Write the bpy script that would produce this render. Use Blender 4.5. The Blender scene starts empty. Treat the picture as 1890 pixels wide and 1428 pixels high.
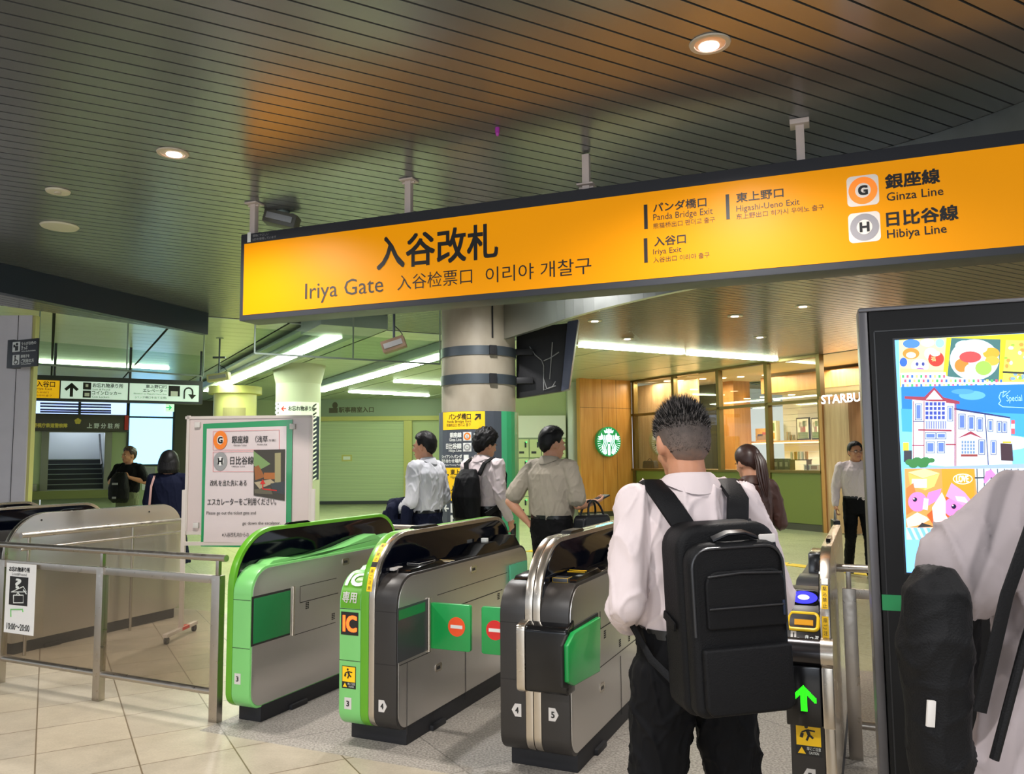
import bpy, bmesh, math, random
import numpy as np
from mathutils import Vector, Matrix, noise
random.seed(7)
SC = bpy.context.scene
COL = SC.collection
PI = math.pi
R = math.radians

# ---------------------------------------------------------------- camera
F, HY, ROLL, CH = 1480.0, 845.0, R(0.5), 1.5
PITCH = math.atan((HY - 714) / F)
cam_d = bpy.data.cameras.new('camera')
cam = bpy.data.objects.new('camera', cam_d)
COL.objects.link(cam)
cam_d.sensor_width = 36.0
cam_d.lens = F / 1890 * 36.0
cam_d.clip_start = 0.05
cam_d.clip_end = 200
cam.matrix_world = (Matrix.Translation((0, 0, CH)) @ Matrix.Rotation(PI / 2 + PITCH, 4, 'X') @ Matrix.Rotation(-ROLL, 4, 'Z'))
SC.camera = cam

# ---------------------------------------------------------------- view, world
SC.view_settings.view_transform = 'Standard'
SC.view_settings.look = 'None'
SC.view_settings.exposure = 0.0
SC.view_settings.gamma = 1.0
W = bpy.data.worlds.new('station_daylight')
SC.world = W
W.use_nodes = True
bg = W.node_tree.nodes['Background']
bg.inputs[0].default_value = (0.80, 0.86, 0.95, 1)
bg.inputs[1].default_value = 1.15

def lamp(name, kind, loc, energy, color, size=0.2, rot=(0, 0, 0), spot=150, size_y=None, parent=None):
    d = bpy.data.lights.new(name, kind)
    d.energy = energy
    d.color = color
    if kind == 'AREA':
        d.size = size
        if size_y:
            d.shape = 'RECTANGLE'; d.size_y = size_y
    else:
        d.shadow_soft_size = size
    if kind == 'SPOT':
        d.spot_size = R(spot); d.spot_blend = 0.6
    o = bpy.data.objects.new(name, d)
    COL.objects.link(o)
    o.location = loc
    o.rotation_euler = rot
    if parent:
        o.parent = parent
    return o

WARMW = (1.0, 0.94, 0.88)
NEUT = (1.0, 0.975, 0.96)
GREENW = (0.80, 1.0, 0.74)
# downlights of the main ceiling: in view, and further ones of the same grid around and behind the camera
ZC = 3.5
DOWN_VIEW = [(0.977, 3.739), (-2.198, 5.071)]
DOWN_NEAR = [(-4.6, 2.4), (-1.3, 1.3), (1.4, -0.6), (-2.2, -1.8), (4.2, 1.6), (0.2, -3.4), (4.6, 5.6), (-5.6, -0.6)]
E_DOWN = 290.0
# broad cool fill lamp, added out of view behind the camera
lamp('rear_fill', 'AREA', (-3.0, -6.5, 2.2), 260, (0.86, 0.92, 1.0), 9.0, (R(82), 0, R(-8)), size_y=2.2)

# ---------------------------------------------------------------- pixel rays (1890 x 1428 frame)
def ray(px, py):
    a = (px - 945) / F; b = -(py - 714) / F
    c, s = math.cos(ROLL), math.sin(ROLL)
    x = c * a + s * b; y = -s * a + c * b
    return Vector((x, math.cos(PITCH) - y * math.sin(PITCH), math.sin(PITCH) + y * math.cos(PITCH)))
CAM = Vector((0, 0, CH))
def hz(px, py, z=0.0):
    d = ray(px, py); return CAM + d * ((z - CH) / d.z)
def hy(px, py, Y):
    d = ray(px, py); return CAM + d * (Y / d.y)

class Plane:
    """upright plane through O running along the ground direction u"""
    def __init__(s, O, u):
        s.O = Vector((O[0], O[1], 0)); s.u = Vector((u[0], u[1], 0)).normalized()
        s.n = Vector((s.u.y, -s.u.x, 0))
        if s.n.dot(CAM - s.O) < 0: s.n = -s.n
    def st(s, px, py):
        d = ray(px, py); t = s.n.dot(s.O - CAM) / s.n.dot(d)
        p = CAM + d * t
        return (p - s.O).dot(s.u), p.z
    def to3(s, a, b, d=0.0):
        return s.O + s.u * a + Vector((0, 0, b)) + s.n * d
    def off(s, d):
        o = s.O + s.n * d
        return Plane((o.x, o.y), (s.u.x, s.u.y))
class Cyl:
    def __init__(s, c, r): s.c = Vector((c[0], c[1], 0)); s.r = r
    def st(s, px, py):
        d = ray(px, py); o = CAM - s.c
        a = d.x ** 2 + d.y ** 2; b = 2 * (o.x * d.x + o.y * d.y); c = o.x ** 2 + o.y ** 2 - s.r ** 2
        q = max(b * b - 4 * a * c, 0); t = (-b - math.sqrt(q)) / (2 * a)
        p = CAM + d * t
        th = math.atan2(p.x - s.c.x, -(p.y - s.c.y))
        return th * s.r, p.z
    def to3(s, a, b, d=0.0):
        th = a / s.r; r = s.r + d
        return s.c + Vector((math.sin(th) * r, -math.cos(th) * r, b))

# ---------------------------------------------------------------- materials
def lin(c):
    v = [x / 255.0 for x in c]
    return tuple((x / 12.92 if x <= 0.04045 else ((x + 0.055) / 1.055) ** 2.4) for x in v) + (1,)
MATS = {}
def mat(name, c, rough=0.5, metal=0.0, emit=0.0, ecol=None, bump=0.0, bscale=40, stretch=(1, 1, 1), var=0.0, vscale=5, spec=0.5, coat=0.0, grime=None):
    if name in MATS: return MATS[name]
    m = bpy.data.materials.new(name); m.use_nodes = True
    nt = m.node_tree; p = nt.nodes['Principled BSDF']
    p.inputs['Base Color'].default_value = lin(c)
    p.inputs['Roughness'].default_value = rough
    p.inputs['Metallic'].default_value = metal
    p.inputs['Specular IOR Level'].default_value = spec
    p.inputs['Coat Weight'].default_value = coat
    p.inputs['Coat Roughness'].default_value = 0.08
    if emit:
        p.inputs['Emission Color'].default_value = lin(ecol or c)
        p.inputs['Emission Strength'].default_value = emit
    if bump or var:
        tc = nt.nodes.new('ShaderNodeTexCoord'); mp = nt.nodes.new('ShaderNodeMapping')
        mp.inputs['Scale'].default_value = stretch
        nt.links.new(tc.outputs['Object'], mp.inputs['Vector'])
    if bump:
        n = nt.nodes.new('ShaderNodeTexNoise'); n.inputs['Scale'].default_value = bscale; n.inputs['Detail'].default_value = 4
        b = nt.nodes.new('ShaderNodeBump'); b.inputs['Strength'].default_value = bump; b.inputs['Distance'].default_value = 0.01
        nt.links.new(mp.outputs[0], n.inputs['Vector']); nt.links.new(n.outputs[0], b.inputs['Height']); nt.links.new(b.outputs[0], p.inputs['Normal'])
    if var:
        n = nt.nodes.new('ShaderNodeTexNoise'); n.inputs['Scale'].default_value = vscale; n.inputs['Detail'].default_value = 5
        r = nt.nodes.new('ShaderNodeValToRGB')
        a = tuple(max(x * (1 - var), 0) for x in lin(c)[:3]) + (1,)
        z = tuple(min(x * (1 + var), 1) for x in lin(c)[:3]) + (1,)
        if grime: a = lin(grime)
        r.color_ramp.elements[0].position = 0.32; r.color_ramp.elements[1].position = 0.68
        r.color_ramp.elements[0].color = a; r.color_ramp.elements[1].color = z
        nt.links.new(mp.outputs[0], n.inputs['Vector']); nt.links.new(n.outputs[0], r.inputs[0]); nt.links.new(r.outputs[0], p.inputs['Base Color'])
    MATS[name] = m
    return m
def glassy(name, tint=(230, 240, 235), gloss=0.12, rough=0.02, alpha=None):
    m = bpy.data.materials.new(name); m.use_nodes = True; nt = m.node_tree
    for n in list(nt.nodes): nt.nodes.remove(n)
    o = nt.nodes.new('ShaderNodeOutputMaterial'); t = nt.nodes.new('ShaderNodeBsdfTransparent'); g = nt.nodes.new('ShaderNodeBsdfGlossy')
    mx = nt.nodes.new('ShaderNodeMixShader'); fr = nt.nodes.new('ShaderNodeLayerWeight'); ma = nt.nodes.new('ShaderNodeMath')
    fr.inputs[0].default_value = 0.25; ma.operation = 'MULTIPLY_ADD'; ma.inputs[1].default_value = 0.16; ma.inputs[2].default_value = gloss * 0.3
    t.inputs[0].default_value = lin(tint); g.inputs['Roughness'].default_value = rough
    nt.links.new(fr.outputs['Fresnel'], ma.inputs[0]); nt.links.new(ma.outputs[0], mx.inputs[0])
    nt.links.new(t.outputs[0], mx.inputs[1]); nt.links.new(g.outputs[0], mx.inputs[2]); nt.links.new(mx.outputs[0], o.inputs[0])
    MATS[name] = m
    return m
def wood(name, c1, c2, rough=0.4, scale=1.0):
    m = bpy.data.materials.new(name); m.use_nodes = True; nt = m.node_tree; p = nt.nodes['Principled BSDF']
    tc = nt.nodes.new('ShaderNodeTexCoord'); mp = nt.nodes.new('ShaderNodeMapping'); mp.inputs['Scale'].default_value = (9 * scale, 9 * scale, 0.7 * scale)
    n = nt.nodes.new('ShaderNodeTexNoise'); n.inputs['Scale'].default_value = 1.6; n.inputs['Detail'].default_value = 8; n.inputs['Distortion'].default_value = 0.4
    mp2 = nt.nodes.new('ShaderNodeMapping'); mp2.inputs['Scale'].default_value = (60 * scale, 60 * scale, 1.0)
    n2 = nt.nodes.new('ShaderNodeTexNoise'); n2.inputs['Scale'].default_value = 1.0
    mx = nt.nodes.new('ShaderNodeMath'); mx.operation = 'MULTIPLY_ADD'; mx.inputs[1].default_value = 0.35
    r = nt.nodes.new('ShaderNodeValToRGB'); r.color_ramp.elements[0].position = 0.45; r.color_ramp.elements[1].position = 0.95
    r.color_ramp.elements[0].color = lin(c1); r.color_ramp.elements[1].color = lin(c2)
    nt.links.new(tc.outputs['Object'], mp.inputs[0]); nt.links.new(mp.outputs[0], n.inputs[0]); nt.links.new(tc.outputs['Object'], mp2.inputs[0]); nt.links.new(mp2.outputs[0], n2.inputs[0])
    nt.links.new(n2.outputs[0], mx.inputs[0]); nt.links.new(n.outputs[0], mx.inputs[2]); nt.links.new(mx.outputs[0], r.inputs[0]); nt.links.new(r.outputs[0], p.inputs['Base Color'])
    p.inputs['Roughness'].default_value = rough
    MATS[name] = m
    return m
def steel(name, c, rough=0.3, stretch=(1, 1, 1), scratch=0.12, bmp=0.0):
    m = mat(name, c, rough, 1.0)
    nt = m.node_tree; p = nt.nodes['Principled BSDF']
    tc = nt.nodes.new('ShaderNodeTexCoord'); mp = nt.nodes.new('ShaderNodeMapping'); mp.inputs['Scale'].default_value = stretch
    n = nt.nodes.new('ShaderNodeTexNoise'); n.inputs['Scale'].default_value = 6; n.inputs['Detail'].default_value = 6
    mr = nt.nodes.new('ShaderNodeMapRange'); mr.inputs[3].default_value = rough - scratch; mr.inputs[4].default_value = rough + scratch
    mr.inputs[1].default_value = 0.3; mr.inputs[2].default_value = 0.7
    b = nt.nodes.new('ShaderNodeBump'); b.inputs['Strength'].default_value = bmp; b.inputs['Distance'].default_value = 0.01
    n2 = nt.nodes.new('ShaderNodeTexNoise'); n2.inputs['Scale'].default_value = 1.6
    nt.links.new(tc.outputs['Object'], mp.inputs[0]); nt.links.new(mp.outputs[0], n.inputs[0]); nt.links.new(n.outputs[0], mr.inputs[0]); nt.links.new(mr.outputs[0], p.inputs['Roughness'])
    nt.links.new(tc.outputs['Object'], n2.inputs[0]); nt.links.new(n2.outputs[0], b.inputs['Height']); nt.links.new(b.outputs[0], p.inputs['Normal'])
    return m
def glow(name, c, s=1.0):
    if name in MATS: return MATS[name]
    return mat(name, c, 0.4, emit=s, ecol=c)

# ---------------------------------------------------------------- mesh building
class MB:
    def __init__(s): s.v = []; s.f = []; s.m = []; s.cur = None
    def add(s, vs, fs, m=None):
        o = len(s.v); s.v += [Vector(v) for v in vs]
        for f in fs: s.f.append([i + o for i in f]); s.m.append(m or s.cur)
    def box(s, a, b, m=None, M=None):
        x0, y0, z0 = [min(a[i], b[i]) for i in range(3)]; x1, y1, z1 = [max(a[i], b[i]) for i in range(3)]
        vs = [Vector(p) for p in ((x0, y0, z0), (x1, y0, z0), (x1, y1, z0), (x0, y1, z0), (x0, y0, z1), (x1, y0, z1), (x1, y1, z1), (x0, y1, z1))]
        if M: vs = [M @ p for p in vs]
        s.add(vs, [(0, 3, 2, 1), (4, 5, 6, 7), (0, 1, 5, 4), (1, 2, 6, 5), (2, 3, 7, 6), (3, 0, 4, 7)], m)
    def cbox(s, c, d, m=None, M=None):
        s.box((c[0] - d[0] / 2, c[1] - d[1] / 2, c[2] - d[2] / 2), (c[0] + d[0] / 2, c[1] + d[1] / 2, c[2] + d[2] / 2), m, M)
    def beam(s, p, q, w, h, m=None):
        """box of width w (sideways) and height h (up) running from p to q"""
        p = Vector(p); q = Vector(q); d = (q - p); L = d.length; d.normalize()
        up = Vector((0, 0, 1)) if abs(d.z) < 0.95 else Vector((0, 1, 0))
        sd = d.cross(up).normalized(); up = sd.cross(d)
        vs = [o + sd * a * w / 2 + up * b * h / 2 for o in (p, q) for a, b in ((-1, -1), (1, -1), (1, 1), (-1, 1))]
        s.add(vs, [(0, 1, 2, 3), (7, 6, 5, 4), (0, 4, 5, 1), (1, 5, 6, 2), (2, 6, 7, 3), (3, 7, 4, 0)], m)
    def prism(s, poly, fn, a, b, m=None):
        """poly: 2d points; fn(p, q, d) -> 3d; from depth a to depth b"""
        n = len(poly)
        vs = [fn(p[0], p[1], a) for p in poly] + [fn(p[0], p[1], b) for p in poly]
        fs = [tuple(range(n)), tuple(range(2 * n - 1, n - 1, -1))] + [(i, (i + n), (i + 1) % n + n, (i + 1) % n) for i in range(n)]
        s.add(vs, fs, m)
    def poly(s, pts, m=None): s.add(pts, [tuple(range(len(pts)))], m)
    def tube(s, path, r, n=10, m=None, rr=None, flat=None, waxis=None, closed=False):
        path = [Vector(p) for p in path]; N = len(path); vs = []
        prev = None
        for i, p in enumerate(path):
            if closed: d = path[(i + 1) % N] - path[i - 1]
            else: d = path[min(i + 1, N - 1)] - path[max(i - 1, 0)]
            d.normalize()
            if waxis is not None:
                w = Vector(waxis[i] if isinstance(waxis, list) else waxis); sd = (w - d * w.dot(d)).normalized()
            else:
                if prev is None: prev = Vector((0, 0, 1)) if abs(d.z) < 0.9 else Vector((1, 0, 0))
                sd = (prev - d * prev.dot(d)).normalized(); prev = sd
            up = d.cross(sd)
            ra = rr[i] if rr else r
            rb = ra * flat if flat else ra
            for k in range(n):
                t = 2 * PI * k / n
                ct, st_ = math.cos(t), math.sin(t)
                if flat:
                    ct = math.copysign(abs(ct) ** 0.5, ct); st_ = math.copysign(abs(st_) ** 0.5, st_)
                vs.append(p + sd * ra * ct + up * rb * st_)
        fs = []
        for i in range(N if closed else N - 1):
            j = (i + 1) % N
            for k in range(n): fs.append((i * n + k, i * n + (k + 1) % n, j * n + (k + 1) % n, j * n + k))
        if not closed: fs += [tuple(range(n - 1, -1, -1)), tuple(range((N - 1) * n, N * n))]
        s.add(vs, fs, m)
    def cyl(s, p, q, r, n=20, m=None, r2=None): s.tube([p, q], r, n, m, rr=[r, r if r2 is None else r2])
    def ball(s, c, r, nu=16, nv=10, m=None, M=None):
        if not hasattr(r, '__len__'): r = (r, r, r)
        vs = []; c = Vector(c)
        for j in range(nv + 1):
            a = PI * j / nv
            for i in range(nu):
                b = 2 * PI * i / nu
                p = Vector((r[0] * math.sin(a) * math.cos(b), r[1] * math.sin(a) * math.sin(b), r[2] * math.cos(a)))
                if M: p = M @ p
                vs.append(c + p)
        fs = [(j * nu + i, (j + 1) * nu + i, (j + 1) * nu + (i + 1) % nu, j * nu + (i + 1) % nu) for j in range(nv) for i in range(nu)]
        s.add(vs, fs, m)
    def cap(s, p, r0, q, r1, n=14, m=None):
        """tapered limb with round ends"""
        p = Vector(p); q = Vector(q); d = q - p; L = d.length
        if L < 1e-6: return s.ball(p, r0)
        d.normalize(); path = []; rr = []
        for k in range(5): a = PI / 2 * (k + 0.15) / 5; path.append(p - d * r0 * math.cos(a)); rr.append(r0 * math.sin(a))
        for k in range(5): path.append(p + d * L * k / 4); rr.append(r0 + (r1 - r0) * k / 4)
        for k in range(4, -1, -1): a = PI / 2 * (k + 0.15) / 5; path.append(q + d * r1 * math.cos(a)); rr.append(r1 * math.sin(a))
        s.tube(path, r0, n, m, rr=rr)
    def loft(s, rings, n=28, m=None, p=2.3):
        """rings: (centre, rx, ry) stacked; closed at both ends"""
        vs = []
        for c, rx, ry in rings:
            for k in range(n):
                t = 2 * PI * k / n; ct, st_ = math.cos(t), math.sin(t)
                ct = math.copysign(abs(ct) ** (2 / p), ct); st_ = math.copysign(abs(st_) ** (2 / p), st_)
                vs.append(Vector(c) + Vector((rx * ct, ry * st_, 0)))
        N = len(rings)
        fs = [(i * n + k, i * n + (k + 1) % n, (i + 1) * n + (k + 1) % n, (i + 1) * n + k) for i in range(N - 1) for k in range(n)]
        fs += [tuple(range(n - 1, -1, -1)), tuple(range((N - 1) * n, N * n))]
        s.add(vs, fs, m)
    # drawing on a surface with photograph pixels
    def rect(s, S, x0, y0, x1, y1, m=None, a=0.0, b=0.003, rad=0):
        ym = (y0 + y1) / 2; xm = (x0 + x1) / 2
        s0 = S.st(x0, ym)[0]; s1 = S.st(x1, ym)[0]; t1 = S.st(xm, y0)[1]; t0 = S.st(xm, y1)[1]
        s.srect(S, s0, t0, s1, t1, m, a, b, rad)
    def srect(s, S, s0, t0, s1, t1, m=None, a=0.0, b=0.003, rad=0):
        if rad: P = roundpoly([(s0, t0), (s1, t0), (s1, t1), (s0, t1)], [rad] * 4, 5)
        elif isinstance(S, Cyl):
            K = 10; P = [(s0 + (s1 - s0) * k / K, t0) for k in range(K + 1)] + [(s1 - (s1 - s0) * k / K, t1) for k in range(K + 1)]
            # one strip per step so the board follows the curve
            for k in range(K):
                q0 = s0 + (s1 - s0) * k / K; q1 = s0 + (s1 - s0) * (k + 1) / K
                s.prism([(q0, t0), (q1, t0), (q1, t1), (q0, t1)], S.to3, a, b, m)
            return
        else: P = [(s0, t0), (s1, t0), (s1, t1), (s0, t1)]
        s.prism(P, S.to3, a, b, m)
    def ppoly(s, S, pts, m=None, a=0.0, b=0.003): s.prism([S.st(*p) for p in pts], S.to3, a, b, m)
    def disc(s, S, cx, cy, rx, ry=None, m=None, a=0.0, b=0.003, n=32):
        c = S.st(cx, cy); ex = S.st(cx + rx, cy)[0] - c[0]; ey = (S.st(cx, cy - (ry or rx))[1] - c[1])
        s.prism([(c[0] + ex * math.cos(2 * PI * k / n), c[1] + ey * math.sin(2 * PI * k / n)) for k in range(n)], S.to3, a, b, m)
    def build(s, name, m=None, parent=None, smooth=True, bevel=0.0, world=True, angle=40, seg=2):
        me = bpy.data.meshes.new(name)
        P = parent
        Mi = Matrix.Identity(4)
        if P is not None and world: Mi = WM.get(P.name, Matrix.Identity(4)).inverted()
        me.from_pydata([Mi @ v for v in s.v], [], s.f)
        slots = []
        dm = MATS[m] if isinstance(m, str) else m
        for k, mm in enumerate(s.m):
            q = MATS[mm] if isinstance(mm, str) else (mm or dm)
            if q not in slots: slots.append(q); me.materials.append(q)
        for k, mm in enumerate(s.m):
            q = MATS[mm] if isinstance(mm, str) else (mm or dm)
            me.polygons[k].material_index = slots.index(q)
        bm = bmesh.new(); bm.from_mesh(me); bmesh.ops.recalc_face_normals(bm, faces=bm.faces[:])
        if bevel:
            es = [e for e in bm.edges if len(e.link_faces) == 2 and e.calc_face_angle(0) > R(35)]
            bmesh.ops.bevel(bm, geom=es, offset=bevel, segments=seg, affect='EDGES', profile=0.6, clamp_overlap=True)
        bm.to_mesh(me); bm.free()
        o = bpy.data.objects.new(name, me); COL.objects.link(o)
        if P is not None:
            o.parent = P
            WM[o.name] = WM.get(P.name, Matrix.Identity(4)).copy()
        if smooth:
            me.shade_smooth(); me.set_sharp_from_angle(angle=R(angle))
        return o
WM = {}
def roundpoly(pts, rad, n=6):
    out = []; N = len(pts)
    for i in range(N):
        p = Vector(pts[i]).to_2d(); a = Vector(pts[i - 1]).to_2d(); b = Vector(pts[(i + 1) % N]).to_2d(); r = rad[i]
        if r <= 0: out.append((p.x, p.y)); continue
        da = (a - p).normalized(); db = (b - p).normalized(); ang = da.angle(db); d = r / math.tan(ang / 2)
        d = min(d, (a - p).length * 0.499, (b - p).length * 0.499)
        p0 = p + da * d; p1 = p + db * d
        r2 = d * math.tan(ang / 2); c = p + (da + db).normalized() * (r2 / math.sin(ang / 2))
        a0 = math.atan2(p0.y - c.y, p0.x - c.x); a1 = math.atan2(p1.y - c.y, p1.x - c.x)
        while a1 - a0 > PI: a1 -= 2 * PI
        while a1 - a0 < -PI: a1 += 2 * PI
        for k in range(n + 1):
            t = a0 + (a1 - a0) * k / n; out.append((c.x + r2 * math.cos(t), c.y + r2 * math.sin(t)))
    return out
def thing(name, label, cat, loc=(0, 0, 0), rz=0.0, group=None):
    o = bpy.data.objects.new(name, None); COL.objects.link(o); o.empty_display_size = 0.2
    o.location = loc; o.rotation_euler = (0, 0, rz)
    WM[o.name] = Matrix.Translation(loc) @ Matrix.Rotation(rz, 4, 'Z')
    return tag(o, label, cat, group)
def tag(o, label, cat, group=None):
    o['label'] = label; o['category'] = cat
    if group: o['group'] = group
    return o
def struct(o): o['kind'] = 'structure'; return o
def stuff(o): o['kind'] = 'stuff'; return o

_tcache = {}
def glyphs(s, bold):
    k = (s, bold)
    if k in _tcache: return _tcache[k]
    cu = bpy.data.curves.new('tmp', 'FONT'); cu.body = s; cu.size = 1.0; cu.offset = bold; cu.resolution_u = 3 if len(s) < 8 else 2
    o = bpy.data.objects.new('tmp', cu); COL.objects.link(o)
    dg = bpy.context.evaluated_depsgraph_get(); dg.update()
    me = bpy.data.meshes.new_from_object(o.evaluated_get(dg))
    V = [v.co.copy() for v in me.vertices]; Fc = [tuple(p.vertices) for p in me.polygons]
    bpy.data.objects.remove(o); bpy.data.curves.remove(cu); bpy.data.meshes.remove(me)
    _tcache[k] = (V, Fc)
    return V, Fc
def write(mb, S, s, x0, x1, ytop, ybot, m, d=0.006, bold=0.0, ax=None):
    """lay the string's bounding box over the photograph box x0..x1, ytop..ybot (heights read at its centre)"""
    xm = (x0 + x1) / 2; ym = (ytop + ybot) / 2
    swrite(mb, S, s, S.st(x0, ym)[0], S.st(x1, ym)[0], S.st(xm, ybot)[1], S.st(xm, ytop)[1], m, d, bold)
def swrite(mb, S, s, s0, s1, t0, t1, m, d=0.006, bold=0.0):
    V, Fc = glyphs(s, 0.0)
    if not V: return
    xs = [v.x for v in V]; ys = [v.y for v in V]; a, b, c, e = min(xs), max(xs), min(ys), max(ys)
    h = (t1 - t0) * bold * 1.6
    if type(S).__name__ == 'Front' and t1 > S.zc:        # cut the glyphs so they follow the rounded top
        bm = bmesh.new(); me = bpy.data.meshes.new('cut'); me.from_pydata([tuple(v) for v in V], [], Fc); bm.from_mesh(me)
        for q in range(1, 10): bmesh.ops.bisect_plane(bm, geom=bm.verts[:] + bm.edges[:] + bm.faces[:], plane_co=(0, c + (e - c) * q / 10, 0), plane_no=(0, 1, 0))
        bm.verts.index_update(); V = [v.co.copy() for v in bm.verts]; Fc = [tuple(v.index for v in f.verts) for f in bm.faces]; bm.free(); bpy.data.meshes.remove(me)
    for k, (ox, oy) in enumerate(((-h, -h), (h, -h), (h, h), (-h, h)) if bold else ((0, 0),)):
        pts = [S.to3(s0 + (v.x - a) / (b - a) * (s1 - s0) + ox, t0 + (v.y - c) / (e - c) * (t1 - t0) + oy, d + k * 0.0003) for v in V]
        mb.add(pts, Fc, m)
class Loc:
    """drawing surface in a thing's own axes: origin O, right u, up w, outward n"""
    def __init__(s, O, u, w, n): s.O, s.u, s.w, s.n = Vector(O), Vector(u), Vector(w), Vector(n)
    def to3(s, a, b, d=0.0): return s.O + s.u * a + s.w * b + s.n * d
def arrow(mb, S, cx, cy, r, deg, m, d=0.004, th=0.2):
    """arrow in surface units: centre cx,cy, half length r, pointing deg (0 right, 90 up)"""
    c, s_ = math.cos(R(deg)), math.sin(R(deg))
    def T(p): return (cx + (p[0] * c - p[1] * s_) * r, cy + (p[0] * s_ + p[1] * c) * r)
    t = th
    mb.prism([T(p) for p in ((-1, -t), (0.7, -t), (0.7, t), (-1, t))], S.to3, 0, d, m)
    mb.prism([T(p) for p in ((1, 0), (0.1, 0.9), (-0.18, 0.62), (0.44, 0))], S.to3, 0, d, m)
    mb.prism([T(p) for p in ((1, 0), (0.44, 0), (-0.18, -0.62), (0.1, -0.9))], S.to3, 0, d, m)

# colours
for nm, c in dict(paint_black=(22, 22, 24), paint_white=(232, 230, 226), print_white=(225, 228, 222), charcoal=(48, 50, 56), sign_dark=(50, 54, 60), print_grey=(150, 150, 150)).items():
    mat(nm, c, 0.45)
mat('print_black', (24, 22, 20), 0.5)
mat('red_print', (205, 45, 35), 0.5); mat('orange_print', (235, 125, 30), 0.5); mat('yellow_print', (250, 200, 10), 0.5)
mat('green_print', (15, 140, 75), 0.45); mat('pink_print', (225, 120, 120), 0.5)
mat('light_green', (120, 195, 110), 0.35, coat=0.2); mat('leaf_green', (90, 160, 25), 0.35, coat=0.2)
mat('housing_black', (40, 37, 35), 0.42, bump=0.05, bscale=300)
mat('black_glass', (3, 5, 14), 0.06, spec=0.45)
mat('black_gloss', (12, 12, 14), 0.15)
mat('rubber', (22, 22, 26), 0.6)
steel('brushed_steel', (206, 203, 200), 0.32, (1, 1, 1), 0.0, 0.05)
MATS['brushed_steel'].node_tree.nodes['Principled BSDF'].inputs['Metallic'].default_value = 0.97
steel('arch_steel', (198, 190, 178), 0.26, (1, 1, 1), 0.02)
steel('rail_steel', (186, 178, 168), 0.34, (6, 1, 6), 0.08)
mat('seam', (30, 26, 24), 0.7)
mat('tag_grey', (205, 200, 195), 0.5)

# ================================================================ SETTING
A = R(24.0)
g = Vector((math.sin(A), math.cos(A), 0))      # along the ticket gates
rw = Vector((math.cos(A), -math.sin(A), 0))    # along the row of gates
U = Vector((0.866, 0.5, 0)); V_ = Vector((-0.5, 0.866, 0))   # run of the ceiling slats and across them
UA = math.atan2(U.y, U.x)

def floor_mat():
    m = bpy.data.materials.new('floor_tiles'); m.use_nodes = True; nt = m.node_tree; p = nt.nodes['Principled BSDF']
    tc = nt.nodes.new('ShaderNodeTexCoord'); mp = nt.nodes.new('ShaderNodeMapping'); mp.inputs['Rotation'].default_value = (0, 0, -UA)
    br = nt.nodes.new('ShaderNodeTexBrick'); br.offset = 0.0; br.inputs['Scale'].default_value = 1.0
    br.inputs['Brick Width'].default_value = 0.45; br.inputs['Row Height'].default_value = 0.45; br.inputs['Mortar Size'].default_value = 0.004
    br.inputs['Color1'].default_value = lin((192, 180, 158)); br.inputs['Color2'].default_value = lin((178, 168, 150)); br.inputs['Mortar'].default_value = lin((120, 104, 82)); br.inputs['Bias'].default_value = 0.0
    n = nt.nodes.new('ShaderNodeTexNoise'); n.inputs['Scale'].default_value = 3.0; n.inputs['Detail'].default_value = 8; n.inputs['Roughness'].default_value = 0.75
    n2 = nt.nodes.new('ShaderNodeTexNoise'); n2.inputs['Scale'].default_value = 90.0; n2.inputs['Detail'].default_value = 2
    mx = nt.nodes.new('ShaderNodeMix'); mx.data_type = 'RGBA'; mx.blend_type = 'MULTIPLY'; mx.inputs[0].default_value = 0.55
    r = nt.nodes.new('ShaderNodeValToRGB'); r.color_ramp.elements[0].color = (0.62, 0.6, 0.57, 1); r.color_ramp.elements[1].color = (1.1, 1.1, 1.1, 1)
    r.color_ramp.elements[0].position = 0.3; r.color_ramp.elements[1].position = 0.62
    mx2 = nt.nodes.new('ShaderNodeMix'); mx2.data_type = 'RGBA'; mx2.blend_type = 'MULTIPLY'; mx2.inputs[0].default_value = 0.3
    nt.links.new(tc.outputs['Object'], mp.inputs[0]); nt.links.new(mp.outputs[0], br.inputs['Vector']); nt.links.new(tc.outputs['Object'], n.inputs['Vector']); nt.links.new(tc.outputs['Object'], n2.inputs['Vector'])
    nt.links.new(n.outputs[0], r.inputs[0]); nt.links.new(br.outputs['Color'], mx.inputs[6]); nt.links.new(r.outputs[0], mx.inputs[7])
    nt.links.new(mx.outputs[2], mx2.inputs[6]); nt.links.new(n2.outputs[0], mx2.inputs[7]); nt.links.new(mx2.outputs[2], p.inputs['Base Color'])
    p.inputs['Roughness'].default_value = 0.34
    MATS['floor_tiles'] = m
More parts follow.
